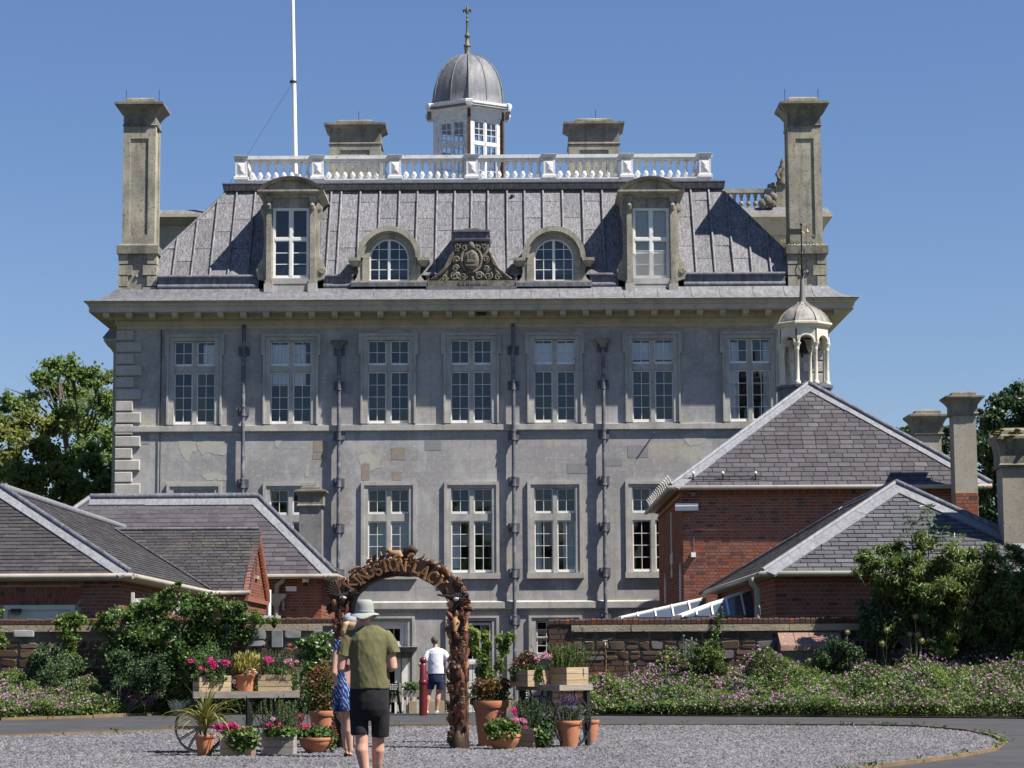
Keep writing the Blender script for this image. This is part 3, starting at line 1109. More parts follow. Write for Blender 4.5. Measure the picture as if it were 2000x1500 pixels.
for u in ru[1:-1]:
    v = vtop(u)
    if v > .15:
        t = MB()
        lean = random.uniform(-.03, .03)
        t.tube([fc.w(u + lean, .01, .055), fc.w(u, v * .5, .06), fc.w(u, v - .02, .055)], .045, 8)
        t.build('lead_roll', MA['lead'], house, smooth=60)
for a, c in (((xbl, RB, zr0), (xtl, RT, zrt)), ((xbr, RB, zr0), (xtr, RT, zrt))):
    MB().tube([a, c], .07, 8).build('hip_roll', MA['leaddark'], house, smooth=60)
# small lead vent on the slope
c = fc.w(P(1001, 388, RT).x - fc.o.x, LV - .5, .05)
MB().ball(c, (.08, .12, .06), 8, 5).build('roof_vent', MA['leadblack'], house)
# dark drip mould round the flat
zd0, zd1 = hz(373, 2.5), hz(357, 2.5)
MB().ring([(-.05, zrt - .2), (.02, zd0), (.24, zd0 + .08), (.27, zd1 - .07), (.27, zd1), (-.6, zd1 + .03)], xtl, xtr, RT, HY + HD - 3).build('drip_mould', MA['leadblack'], house)
MB().ring([(.235, zd1 + .002), (.29, zd1 + .004), (.29, zd1 + .045), (-.4, zd1 + .05)], xtl, xtr, RT, HY + HD - 3).build('lead_capping', MA['leadflat'], house)
flat = MB()
flat.box(xtl + .2, xtr - .2, RT + .2, HY + HD - 3.2, zrt - .1, zd1 + .03)
flat.build('roof_flat', MA['leaddark'], house)

# ---- white balustrade
BY = RT + .12
bal = obj('balustrade', None, house, I4)
zp0, zp1 = hz(356.5, 2.8), hz(347, 2.8)
zr1, zr2 = hz(312, 2.8), hz(301, 2.8)
bx0, bx1 = P(459, 340, BY).x, P(1390, 330, BY).x
m = MB()
m.box(bx0, bx1, BY, BY + .4, zd1 + .05, zp1 - .05).box(bx0 - .03, bx1 + .03, BY - .05, BY + .45, zp1 - .05, zp1)
for x in (bx0, bx1 - .4):
    m.box(x, x + .4, BY + .45, BY + 10, zd1 + .052, zp1 - .002)
m.build('plinth', MA['white'], bal)
m = MB()
m.box(bx0 + .03, bx1 - .03, BY + .06, BY + .34, zr1, zr1 + .09).box(bx0 - .04, bx1 + .04, BY, BY + .42, zr1 + .09, zr2)
for x in (bx0, bx1 - .4):
    m.box(x + .02, x + .38, BY + .42, BY + 10, zr1 + .002, zr2 - .003)
m.build('rail', MA['white'], bal)
ped_px = [471, 620.5, 772, 922, 1073, 1225, 1377]
pedx = [P(p, 330, BY).x for p in ped_px]
hw = .225
pm = MB()
pm.rects(0, 0, [(hw + .06, .27, 0), (hw + .06, .27, .10), (hw, .22, .13), (hw, .22, zr1 - zp1)])
pm.loft([[(-hw + .08, -.222, .2), (hw - .08, -.222, .2), (hw - .08, -.222, zr1 - zp1 - .06), (-hw + .08, -.222, zr1 - zp1 - .06)],
         [(-.02, -.265, .34), (.02, -.265, .34), (.02, -.265, zr1 - zp1 - .2), (-.02, -.265, zr1 - zp1 - .2)]])
pm.rects(0, 0, [(hw + .05, .27, zr2 - zp1 - .06), (hw + .08, .30, zr2 - zp1 + .005), (hw + .04, .25, zr2 - zp1 + .02)])
pmm = pm.mesh('pedestal', MA['white'])
for x in pedx:
    obj('pedestal', pmm, bal, Matrix.Translation((x, BY + .2, zp1)))
hb = zr1 - zp1
prof = [(.10, 0), (.10, .05), (.055, .07), (.075, .11), (.105, .19), (.115, .26), (.095, .34), (.06, .45), (.045, .52), (.06, .55), (.045, .58), (.055, .68), (.075, .75), (.085, .78), (.085, .86), (.10, .9), (.10, 1.0)]
bm = MB().lathe([(r_ * .95, z * hb) for r_, z in prof], 12).mesh('baluster', MA['white'], 45)
for i in range(6):
    a, c = pedx[i] + hw, pedx[i + 1] - hw
    for k in range(8):
        x = a + (c - a) * (k + .62) / 8.24
        obj('baluster', bm, bal, Matrix.Translation((x, BY + .2, zp1)))
for x in (bx0 + .2, bx1 - .2):
    for k in range(12):
        obj('baluster', bm, bal, Matrix.Translation((x, BY + .9 + k * .34, zp1)))


# ---- chimney stacks of the house
def stack(name, x0, x1, yf, zb, z_shaft, zt_, capw, corner=False, rods=2, depth=None, parent=None, mat='chim', panel=True, label=None):
    cx, hw_ = (x0 + x1) / 2, (x1 - x0) / 2
    dp = depth or 2 * hw_
    cy, hd = yf + dp / 2, dp / 2
    ch = obj(name, None, parent or house, Matrix.Translation((cx, cy, zb)), label=label)
    t = -Vector((cx, cy, zb))
    H = z_shaft - zb
    m = MB()
    m.rects(0, 0, [(hw_, hd, 0), (hw_, hd, H)])
    if panel:
        f = .2 * hw_ * 2
        lo = .08 * H
        for sgn in (-1,):
            y = -hd
            m.box(-hw_ - .001, -hw_ + f, y - .05, y + .01, 0, H - .002).box(hw_ - f, hw_ + .001, y - .05, y + .01, 0, H - .002)
            m.box(-hw_ + f, hw_ - f, y - .048, y + .01, 0, lo).box(-hw_ + f, hw_ - f, y - .048, y + .01, H - .12 * H, H - .002)
        for sx in (-1, 1):
            x = sx * hw_
            xa, xb = min(x, x + sx * .05), max(x, x + sx * .05)
            m.box(xa, xb, -hd - .05, -hd + f, 0, H - .002).box(xa, xb, hd - f, hd, 0, H - .002)
    m.build('shaft', MA[mat], ch, world=False)
    k = zt_ - z_shaft
    m = MB()
    m.rects(0, 0, [(hw_ + .05, hd + .05, H - .10), (hw_ + .09, hd + .09, H - .04), (hw_ + .05, hd + .05, H), (hw_ + .05, hd + .05, H + .32 * k), (capw * .82, capw * .82 + hd - hw_, H + .52 * k),
                   (capw * .93, capw * .93 + hd - hw_, H + .62 * k), (capw, capw + hd - hw_, H + .68 * k), (capw, capw + hd - hw_, H + .76 * k), (capw * .8, capw * .8 + hd - hw_, H + .80 * k)])
    m.rects(0, 0, [(capw * .64, capw * .64 + hd - hw_, H + .78 * k), (capw * .62, capw * .62 + hd - hw_, H + .93 * k), (capw * .5, capw * .5 + hd - hw_, H + k)])
    m.build('cap', MA['chimcap'], ch, world=False)
    for i in range(rods):
        x = (-.62, .62)[i] * capw * 1.1 if rods == 2 else .1
        MB().tube([(x, 0, H + .7 * k), (x, 0, H + k + .42)], .013, 5).build('lightning_rod', MA['iron'], ch, world=False)
    return ch


for (a, c, tp, lab, px_) in ((243, 301, 190, 'tall corner chimney beside the left end of the roof', 275), (1543, 1602, 188, 'tall corner chimney behind the bell turret', 1570)):
    yf = HY + .25
    zb_ = hz(560, .25, px_)
    zq = hz(497, .25, px_)
    zsf = hz(478, .25, px_)
    x0, x1 = P(a, 350, yf).x, P(c, 350, yf).x
    chh = stack('chimney', x0, x1, yf, zsf, hz(243, .25, px_), hz(tp, .25, px_), (x1 - x0) / 2 + .36, True, label=lab)
    cx, cy = (x0 + x1) / 2, yf + (x1 - x0) / 2
    hw_ = (x1 - x0) / 2
    m = MB()
    m.rects(cx, cy, [(hw_ + .04, hw_ + .04, zb_ - .15), (hw_ + .04, hw_ + .04, zq + .02)])
    m.build('plinth', MA['chim'], chh)
    m = MB()
    m.rects(cx, cy, [(hw_ + .22, hw_ + .22, zq), (hw_ + .22, hw_ + .22, zsf - .06), (hw_ + .1, hw_ + .1, zsf + .02)])
    m.build('band', MA['chimcap'], chh)
    k = 0
    z = zq - .01
    while z > zb_ - .1:
        w = .36 if k % 2 == 0 else .52
        for sx in (-1, 1):
            xx = cx + sx * (hw_ + .16)
            m = MB()
            m.box(min(xx, xx - sx * w), max(xx, xx - sx * w), yf - .14, yf + .3, z - .37, z)
            m.build('quoin', MA['chim'], chh)
        z -= .42
        k += 1

for a, c, tp in ((646, 741, 230), (1113, 1207, 227)):
    Y = HY + 6.5
    x0, x1 = P(a, 270, Y).x, P(c, 270, Y).x
    zt_ = P((a + c) / 2, tp, Y).z
    ch2 = stack('chimney', x0, x1, Y, zd1, P((a + c) / 2, 279, Y).z, zt_, (x1 - x0) / 2 + .26, rods=1, depth=1.4, label='broad roof chimney behind the balustrade on the ' + ('flagpole' if a < 900 else 'right') + ' side' if a < 900 else 'broad roof chimney behind the balustrade, right of the cupola')

# ---- flagpole on the roof with two wire stays
Y = HY + 5
p0, p1 = P(577, 340, Y), P(570.5, -60, Y)
fp = obj('flagpole', None, house, Matrix.Translation(p0))
MB().tube([p0, p0.lerp(p1, .5), p1], [.10, .085, .07], 12).build('pole', MA['flag'], fp, smooth=60)
cl = P(572.5, 160, Y)
MB().lathe([(.11, -.05), (.14, -.03), (.14, .03), (.11, .05)], 12, cl).build('collar', MA['iron'], fp)
MB().tube([cl, P(425, 395, Y - 2)], .006, 5).build('stay', MA['iron'], fp)
MB().tube([cl, P(643, 236, Y + 1)], .005, 5).build('stay', MA['pipe'], fp)

# ---- cupola: six-sided lantern with a ribbed lead dome
CY = HY + 8
cup = obj('cupola', None, house, Matrix.Translation((P(915, 300, CY).x, CY, zd1)))
cc = P(915, 300, CY)


def cz(py, dy=-1.3):
    return P(915, py, CY + dy).z


RC = 66 / .866 * CY / F
PH = -math.pi / 2 + R(2)


def hexpt(r_, k, z):
    a = PH + k * math.pi / 3
    return Vector((cc.x + r_ * math.cos(a), CY + r_ * math.sin(a), z))


z_b, z_e0, z_e1, z_top = zd1, cz(233), cz(214), cz(193)
m = MB()
m.lathe([(RC * .97, z_b), (RC * .97, z_e0)], 6, (cc.x, CY, 0), PH)
m.lathe([(RC * .55, z_b), (RC * .55, z_e0 + .1)], 6, (cc.x, CY, 0), PH)
m = MB()
for k in range(6):
    a, c = hexpt(RC * .985, k, 0), hexpt(RC * .985, k + 1, 0)
    U = (c - a).normalized()
    n = Vector((U.y, -U.x, 0))
    L = (c - a).length
    # wall of each side left open for two windows over two panels
    zz_ = [z_b, cz(283) - 1.0, cz(283), cz(278), z_e0 - .08, z_e0 + .05]
    for (u0, u1, w0, w1) in [(0, .15 * L, z_b, zz_[5]), (.475 * L, .525 * L, z_b, zz_[5]), (.85 * L, L, z_b, zz_[5]), (.13 * L, .87 * L, zz_[4], zz_[5]), (.13 * L, .87 * L, zz_[2], zz_[3]), (.13 * L, .87 * L, z_b, z_b + .35)]:
        p, q = a + U * u0, a + U * u1
        vs = [p + Vector((0, 0, w0)), q + Vector((0, 0, w0)), q + Vector((0, 0, w1)), p + Vector((0, 0, w1))]
        vs += [v - n * .1 for v in vs]
        m.add(vs, [(0, 1, 2, 3), (7, 6, 5, 4), (0, 4, 5, 1), (1, 5, 6, 2), (2, 6, 7, 3), (3, 7, 4, 0)])
m.lathe([(RC * 1.0, z_e0), (RC * 1.0, z_e0 + .1), (RC * 1.04, z_e0 + .12), (RC * 1.04, z_e1), (RC * 1.12, z_e1 + .08), (RC * 1.22, z_e1 + .16), (RC * 1.25, z_e1 + .18), (RC * 1.25, z_e1 + .27), (RC * 1.1, z_e1 + .3)], 6, (cc.x, CY, 0), PH)
m.build('lantern', MA['white'], cup)
for k in range(6):
    a, c = hexpt(RC * .985, k, 0), hexpt(RC * .985, k + 1, 0)
    U = (c - a).normalized()
    n = Vector((U.y, -U.x, 0))
    L = (c - a).length
    ang = math.atan2(U.y, U.x)
    for u0, u1 in ((.15 * L, .475 * L), (.525 * L, .85 * L)):
        for w0, w1, nzz in ((cz(278), z_e0 - .08, 3), (z_b + .35, cz(283), 4)):
            org = a + U * u0 - n * .02 + Vector((0, 0, w0))
            e = MB()
            w, h = u1 - u0, w1 - w0
            e.box(0, .04, 0, .05, 0, h).box(w - .04, w, 0, .05, 0, h).box(.04, w - .04, .002, .048, 0, .06).box(.04, w - .04, .002, .048, h - .04, h)
            e.box(w / 2 - .011, w / 2 + .011, .01, .04, .07, h - .05)
            for j in range(1, nzz):
                zq = .07 + (h - .12) * j / nzz
                e.box(.05, w - .05, .012, .038, zq - .012, zq + .012)
            M = Matrix.Translation(org) @ Matrix.Rotation(ang, 4, 'Z')
            e.xform(M).build('casement', MA['white'], cup)
            MB().box(.05, w - .05, .022, .028, .07, h - .05).xform(M).build('glazing', MA['glass'], cup)
    # corner post, weathered brown, with a break in the cornice over it
    d = hexpt(1, k, 0) - Vector((cc.x, CY, 0))
    d.normalize()
    p = hexpt(RC * 1.0, k, 0)
    t = Vector((-d.y, d.x, 0))
    e = MB()
    e.bar(Vector((p.x, p.y, z_b)), Vector((p.x, p.y, z_e1)), .13, .13, d)
    e.build('corner_post', MA['peel'] if k in (0, 1) else MA['white'], cup)
    e = MB()
    p2 = hexpt(RC * 1.2, k, 0)
    rr = []
    for s_, zz2 in ((.10, z_e1 + .02), (.19, z_e1 + .17), (.21, z_e1 + .2), (.21, z_e1 + .285), (.15, z_e1 + .32)):
        rr.append([p2 + t * (-s_ * .9) - d * .25 + Vector((0, 0, zz2)), p2 - t * s_ * .7 + d * (s_ * .35) + Vector((0, 0, zz2)), p2 + t * s_ * .7 + d * (s_ * .35) + Vector((0, 0, zz2)), p2 + t * (s_ * .9) - d * .25 + Vector((0, 0, zz2))])
    e.loft(rr)
    e.build('cornice_break', MA['white'], cup)
zd_b, zd_t = cz(194), P(913, 108, CY).z
Hd = zd_t - zd_b
RD = 67.5 / .866 * CY / F
prof = [(1.22, -.16), (1.12, -.06), (1.0, 0.0), (.985, .15), (.955, .3), (.90, .45), (.815, .6), (.69, .74), (.53, .86), (.34, .95), (.18, .99), (.09, 1.0)]
m = MB().lathe([(RD * r_, zd_b + z * Hd) for r_, z in prof], 6, (cc.x, CY, 0), PH)
# round the facets a little: insert a mid-face column
m = MB()
rings = []
for r_, z in prof:
    ringp = []
    for k in range(24):
        a = k * 2 * math.pi / 24
        f = math.cos(math.pi / 6) / math.cos((a + math.pi / 6) % (math.pi / 3) - math.pi / 6)
        f = .35 + .65 * f if z >= 0 else f
        ringp.append((cc.x + RD * r_ * f * math.cos(PH + a + math.pi / 6), CY + RD * r_ * f * math.sin(PH + a + math.pi / 6), zd_b + z * Hd))
    rings.append(ringp)
m.loft(rings)
m.build('dome', MA['leaddome'], cup, smooth=40)
for k in range(12):
    a = PH + k * math.pi / 6
    f = 1.0 if k % 2 == 0 else .915
    pts = [(cc.x + RD * r_ * f * 1.005 * math.cos(a), CY + RD * r_ * f * 1.005 * math.sin(a), zd_b + z * Hd) for r_, z in prof[2:-1]]
    MB().tube(pts, .035 if k % 2 == 0 else .02, 6).build('dome_rib', MA['leaddome'], cup, smooth=60)
fin = obj('finial', None, cup, I4)
zf0 = zd_t


def fz(py):
    return P(912, py, CY).z


m = MB()
fx = P(912.5, 60, CY).x
m.lathe([(.15, fz(110)), (.13, fz(106)), (.11, fz(104)), (.12, fz(92)), (.15, fz(91)), (.15, fz(88)), (.08, fz(85)), (.075, fz(74)), (.11, fz(73)), (.12, fz(70)), (.08, fz(67)), (.055, fz(64)), (.04, fz(45)), (.06, fz(43)),
         (.07, fz(41)), (.03, fz(39)), (.03, fz(34)), (.05, fz(33)), (.02, fz(31)), (.02, fz(28)), (.055, fz(23)), (.06, fz(18)), (.035, fz(13)), (.004, fz(7))], 10, (fx, CY, 0))
m.build('spindle', simple('gilded_bronze_finial', (.16, .15, .09), (.09, .10, .06), 5, rough=.5), fin, smooth=50)
for s_ in (-1, 1):
    m = MB()
    m.tube([(fx, CY, fz(28)), (fx + s_ * .05, CY, fz(23)), (fx + s_ * .11, CY, fz(18.5)), (fx + s_ * .155, CY, fz(19.5)), (fx + s_ * .15, CY, fz(25))], [.02, .03, .04, .035, .02], 7)
    m.build('petal', MA['peel'], fin, smooth=60)

# ---- tall dormers with segmental pediments
def tall_dormer(cx, label, blinds=False):
    fy = HY - .1
    xcen = P(cx, 460, fy).x
    px2 = lambda d: d * MPX
    z0 = hz(571, 0, cx)
    d = obj('dormer', None, house, Matrix.Translation((xcen, fy, z0)), label=label)
    Z = lambda py: hz(py + (3 if cx < 900 else -1) * 0, 0, cx) - z0
    zw0, zw1 = Z(545), Z(407)
    hwid = px2(36)
    body = MB()
    body.box(-px2(52), -hwid, 0, 2.9, Z(549), Z(384)).box(hwid, px2(52), 0, 2.9, Z(549), Z(384)).box(-hwid, hwid, 0, 2.9, zw1, Z(384) - .002)
    body.box(-px2(52), px2(52), 0, 1.2, Z(566), Z(549) - .002)
    body.build('body', MA['dorm'], d, world=False)
    m = MB()
    for s_ in (-1, 1):      # pilasters with brackets
        x0_, x1_ = sorted((s_ * px2(38), s_ * px2(48)))
        m.box(x0_, x1_, -.14, -.001, Z(549), Z(403))
        m.tube([((x0_ + x1_) / 2, -.16, Z(410)), ((x0_ + x1_) / 2, -.22, Z(404)), ((x0_ + x1_) / 2, -.14, Z(398))], .085, 8)
        m.box(x0_ - .03, x1_ + .03, -.18, -.001, Z(396), Z(384))
        m.box(x0_ - .04, x1_ + .04, -.18, -.001, Z(556), Z(549))
    m.build('pilaster', MA['dorm'], d, world=False)
    for s_ in (-1, 1):      # side consoles ending in scrolls
        m = MB()
        xs_ = lambda v: s_ * px2(v)
        pl = [(52, 549), (66, 545), (69, 530), (64, 515), (57, 505), (54, 480), (55, 430), (60, 418), (61, 404), (55, 397), (52, 396)]
        poly = [(xs_(a), Z(b_)) for a, b_ in pl]
        if s_ < 0:
            poly.reverse()
        m.prism(poly, .05, .32)
        for (a, b_, r_) in ((61, 530, .13), (57, 409, .075)):
            prev = None
            pts = []
            for i in range(22):
                t_ = i / 21
                an_ = t_ * 4.6 * math.pi
                pts.append((xs_(a) + s_ * r_ * (1 - t_ * .85) * math.cos(an_), .03, Z(b_) + r_ * (1 - t_ * .85) * math.sin(an_)))
            m.tube(pts, .028 if r_ > .1 else .018, 6)
        m.build('scroll', MA['dorm'], d, world=False)
    # pediment: cornice below, curved cornice above, flat field
    m = MB()
    zp = Z(380)
    w = px2(66)
    m.rects(0, 1.3, [(px2(54), 1.38, Z(388)), (px2(56), 1.42, Z(384)), (w - .08, 1.62, zp), (w, 1.68, zp + .03), (w, 1.68, zp + .10)])
    rise = Z(350) - zp - .08
    rad = (w * w + rise * rise) / (2 * rise)
    th = math.asin(w / rad)
    n = 18
    arc = [(rad * math.sin(-th + 2 * th * i / n), zp + .1 + rise - rad + rad * math.cos(-th + 2 * th * i / n)) for i in range(n + 1)]
    inner = [(x_ * .84, zp + .101 + (z_ - zp - .1) * .80 - .0) for x_, z_ in arc]
    fld = [(x_, z_) for x_, z_ in inner]
    m.prism(list(reversed(fld)), -.12, 2.2)
    for i in range(n):
        (xa, za), (xb, zb_), (xc_, zc_), (xd, zd_) = arc[i], arc[i + 1], inner[i + 1], inner[i]
        y0_, y1_ = -.42, 2.9
        m.add([(xa, y0_, za), (xb, y0_, zb_), (xc_, y0_ + .14, zc_), (xd, y0_ + .14, zd_), (xa, y1_, za), (xb, y1_, zb_), (xc_, y1_, zc_), (xd, y1_, zd_)],
              [(3, 2, 1, 0), (0, 1, 5, 4), (2, 3, 7, 6), (4, 5, 6, 7)])
    m.build('pediment', MA['dorm'], d, world=False)
    # window
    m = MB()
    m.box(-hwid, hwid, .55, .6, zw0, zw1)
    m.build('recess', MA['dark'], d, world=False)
    ztr = Z(468)
    fr = MB()
    fr.box(-hwid, -hwid + .07, .02, .12, zw0, zw1).box(hwid - .07, hwid, .02, .12, zw0, zw1).box(-hwid + .07, hwid - .07, .022, .118, zw1 - .07, zw1)
    fr.box(-hwid + .07, hwid - .07, .022, .118, zw0, zw0 + .09).box(-.055, .055, .01, .12, zw0 + .09, zw1 - .07)
    fr.box(-hwid + .07, -.055, .012, .118, ztr - .05, ztr + .05).box(.055, hwid - .07, .012, .118, ztr - .05, ztr + .05)
    fr.build('frame', MA['frame'], d, world=False)
    for s_ in (-1, 1):
        a, c = (.055, hwid - .07) if s_ > 0 else (-hwid + .07, -.055)
        casement(d, a, c, zw0 + .09, ztr - .05, 1, 3, .04, fr=.035, barw=.03)
        casement(d, a, c, ztr + .05, zw1 - .07, 1, 1, .04, fr=.035)
    if blinds:
        m = MB()
        for s_ in (-1, 1):
            a, c = (.05, hwid - .05) if s_ > 0 else (-hwid + .05, -.05)
            m.box(a, c, .16, .18, zw0, zw1)
        m.build('shutter', MA['shutter'], d, world=False)
        m = MB()            # wire guard over the lower lights
        zg1 = Z(491)
        for i in range(-16, 17):
            for sl in (-1, 1):
                x0_ = i * .09
                pa, pb = (x0_, zw0 + .1), (x0_ + sl * .8, zg1)
                k_ = 0
                xa, xb = pa[0], pb[0]
                ta, tb = 0.0, 1.0
                for lim, sg in ((-hwid + .1, 1), (hwid - .1, -1)):
                    fa, fb = sg * (xa - lim), sg * (xb - lim)
                    if fa < 0 and fb < 0:
                        ta, tb = 1, 0
                    elif fa < 0:
                        ta = max(ta, fa / (fa - fb))
                    elif fb < 0:
                        tb = min(tb, fa / (fa - fb))
                if tb - ta > .05:
                    m.bar((xa + (xb - xa) * ta, -.02, pa[1] + (pb[1] - pa[1]) * ta), (xa + (xb - xa) * tb, -.02, pa[1] + (pb[1] - pa[1]) * tb), .008, .008)
        m.bar((-hwid + .08, -.02, zg1), (hwid - .08, -.02, zg1), .02, .02)
        m.build('wire_guard', MA['frame'], d, world=False)
    m = MB()
    m.box(-hwid - .02, hwid + .02, -.12, .1, Z(556), zw0 - .002).box(-px2(52), px2(52), -.10, -.002, Z(572), Z(556) - .003)
    for s_ in (-1, 1):
        m.box(s_ * px2(43) - .17, s_ * px2(43) + .17, -.2, -.001, Z(573), Z(556) - .001)
    m.build('sill', MA['lime'], d, world=False)
    # lead-covered cheeks
    m = MB()
    for s_ in (-1, 1):
        x = s_ * px2(52)
        m.box(min(x, x + s_ * .03), max(x, x + s_ * .03), .33, 2.8, Z(549), Z(392))
    m.build('cheek', MA['leaddark'], d, world=False)


tall_dormer(568.5, 'tall dormer with dark panes left of the arched dormers')
tall_dormer(1271.5, 'tall dormer with cream shutters behind the glass', True)


# ---- round-headed dormers
def arch_dormer(cx, label):
    fy = HY - .05
    xcen = P(cx, 500, fy).x
    z0 = hz(553, 0, cx)
    d = obj('dormer', None, house, Matrix.Translation((xcen, fy, z0)), label=label)
    px2 = lambda v: v * MPX
    Z = lambda py: hz(py, 0, cx) - z0
    zs_ = Z(505)
    ri = px2(39)
    n = 20

    def arch(m, r0, r1, y0_, y1_, zb_, legs=True):
        pts_o = [(r1 * math.cos(math.pi * i / n), zs_ + r1 * math.sin(math.pi * i / n)) for i in range(n + 1)]
        pts_i = [(r0 * math.cos(math.pi * i / n), zs_ + r0 * math.sin(math.pi * i / n)) for i in range(n + 1)]
        if legs:
            pts_o = [(r1, zb_)] + pts_o + [(-r1, zb_)]
            pts_i = [(r0, zb_)] + pts_i + [(-r0, zb_)]
        k = len(pts_o)
        vs = [(x, y0_, z) for x, z in pts_o] + [(x, y0_, z) for x, z in pts_i] + [(x, y1_, z) for x, z in pts_o] + [(x, y1_, z) for x, z in pts_i]
        fs = []
        for i in range(k - 1):
            fs += [(i, i + 1, k + i + 1, k + i)[::-1], (i, i + 1, 2 * k + i + 1, 2 * k + i), (k + i, k + i + 1, 3 * k + i + 1, 3 * k + i)[::-1]]
        fs += [(0, k, 3 * k, 2 * k), (k - 1, 2 * k - 1, 4 * k - 1, 3 * k - 1)[::-1]]
        m.add(vs, fs)
    m = MB()
    arch(m, ri, px2(53), .0, 2.0, Z(549))
    m.build('body', MA['dorm'], d, world=False)
    m = MB()
    arch(m, px2(53), px2(63), -.22, 2.2, zs_, False)
    arch(m, px2(50), px2(53) - .002, -.12, 1.9, zs_, False)
    m.build('hood', MA['dorm'], d, world=False, smooth=40)
    for s_ in (-1, 1):
        m = MB()
        xa, xb = sorted((s_ * px2(56), s_ * px2(80)))
        m.rects((xa + xb) / 2, .15, [((xb - xa) / 2 - .14, .22, zs_ - .28), ((xb - xa) / 2 - .04, .34, zs_ - .15), ((xb - xa) / 2, .38, zs_ - .11), ((xb - xa) / 2, .38, zs_)])
        pl = [(53, 549), (70, 549), (64, 541), (61, 530), (63, 519), (68, 512), (66, 506), (53, 506)]
        poly = [(s_ * px2(a), Z(b_)) for a, b_ in pl]
        if s_ < 0:
            poly.reverse()
        m.prism(poly, .04, .3)
        pts = []
        for i in range(16):
            t_ = i / 15
            an_ = t_ * 3.6 * math.pi
            pts.append((s_ * px2(60) + s_ * .10 * (1 - t_ * .85) * math.cos(an_), .02, Z(514) + .10 * (1 - t_ * .85) * math.sin(an_)))
        m.tube(pts, .022, 6)
        m.build('scroll', MA['dorm'], d, world=False)
    m = MB()
    m.box(-px2(74), px2(74), -.1, .3, Z(553), Z(549) - .002)
    m.build('sill', MA['dorm'], d, world=False)
    # rendered like a casement pair: frame, bars, curved head
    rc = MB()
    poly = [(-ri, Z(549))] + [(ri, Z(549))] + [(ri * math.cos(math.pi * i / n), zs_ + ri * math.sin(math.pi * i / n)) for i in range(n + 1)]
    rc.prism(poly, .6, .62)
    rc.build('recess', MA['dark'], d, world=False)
    fr = MB()
    arch(fr, ri - .055, ri - .002, .06, .13, Z(549) + .05)
    fr.box(-ri, ri, .05, .14, Z(549), Z(549) + .05)
    fr.box(-.05, .05, .055, .13, Z(549) + .05, zs_ + ri - .055)
    for s_ in (-1, 1):
        x = s_ * (ri + .02) / 2
        fr.box(x - .013, x + .013, .08, .11, Z(549) + .05, zs_ + math.sqrt(ri * ri - x * x) - .05)
    zb_ = [Z(549) + .05 + .385 * k for k in (1, 2, 3)]
    for z in zb_:
        lim = ri - .05 if z < zs_ else math.sqrt(max(.01, ri * ri - (z - zs_) ** 2)) - .05
        fr.box(-lim, lim, .082, .108, z - .013, z + .013)
    fr.build('casement', MA['frame'], d, world=False)
    rows = [Z(549) + .05] + zb_ + [zs_ + ri]
    for j in range(4):
        for s_ in (-1, 1):
            for (a, c) in ((.05, (ri + .02) / 2), ((ri + .02) / 2, ri - .03)):
                q = [(s_ * a, rows[j]), (s_ * c, rows[j]), (s_ * c, rows[j + 1]), (s_ * a, rows[j + 1])]
                if s_ < 0:
                    q.reverse()
                reg = [(-ri, Z(549))] + [(ri, Z(549))] + [(ri * .98 * math.cos(math.pi * i / n), zs_ + ri * .98 * math.sin(math.pi * i / n)) for i in range(n + 1)]
                q = clip(q, reg)
                if q and area(q) > .004:
                    cxq, czq = sum(p[0] for p in q) / len(q), sum(p[1] for p in q) / len(q)
                    g = MB().prism([(x - cxq, z - czq) for x, z in q], -.003, .003)
                    Mx = Matrix.Translation((cxq, .095, czq)) @ Matrix.Rotation(R(random.gauss(0, .6)), 4, 'X') @ Matrix.Rotation(R(random.gauss(0, .6)), 4, 'Z')
                    obj('pane', g.mesh('pane', MA['glass']), d, Mx, world=False)
    # lead base below
    MB().box(-px2(75), px2(75), -.16, -.002, Z(561), Z(553) - .002).build('lead_base', MA['leaddark'], d, world=False)


arch_dormer(760, 'round-headed dormer left of the carved coat of arms')
arch_dormer(1081.5, 'round-headed dormer right of the carved coat of arms')

# ---- carved coat of arms between the arched dormers
fy = HY - .1
xcen = P(920.5, 500, fy).x
z0 = hz(572, 0, 920)
d = obj('coat_of_arms', None, house, Matrix.Translation((xcen, fy, z0)))
Z = lambda py: hz(py, 0, 920) - z0
X = lambda v: v * MPX
MB().box(-X(89), X(89), -.12, .4, Z(572), Z(561)).build('lead_base', MA['leaddark'], d, world=False)
MB().box(-X(86), X(86), -.05, .4, Z(561) + .002, Z(549)).build('plinth', MA['arms'], d, world=False)
right = [(86, 549), (70, 545), (55, 536), (46, 522), (40, 508), (36, 495), (35, 478), (35, 474)]
poly = [(X(a), Z(c)) for a, c in right] + [(-X(a), Z(c)) for a, c in reversed(right)]
MB().prism(poly, .05, .9).build('back_slab', MA['arms'], d, world=False)
MB().ring([(.0, Z(474)), (.08, Z(473)), (.1, Z(469)), (.0, Z(468)), (.0, Z(455)), (.07, Z(454)), (.07, Z(450)), (-.3, Z(449))], -X(33), X(33), .0, 1.2).build('lead_cap', MA['leaddark'], d, world=False)
MB().box(-X(15), X(15), .2, .7, Z(449), Z(445)).build('cap_block', MA['chimcap'], d, world=False)
m = MB()
m.ball((0, .02, Z(508)), (X(17), .12, X(22)), 16, 10)
m.build('shield', MA['arms'], d, world=False, smooth=60)
m = MB()
pts = [(X(20) * math.cos(t_), -.0, Z(508) + X(25) * math.sin(t_)) for t_ in [i * 2 * math.pi / 28 for i in range(29)]]
m.tube(pts, .06, 7)
m.build('shield_rim', MA['arms'], d, world=False, smooth=60)


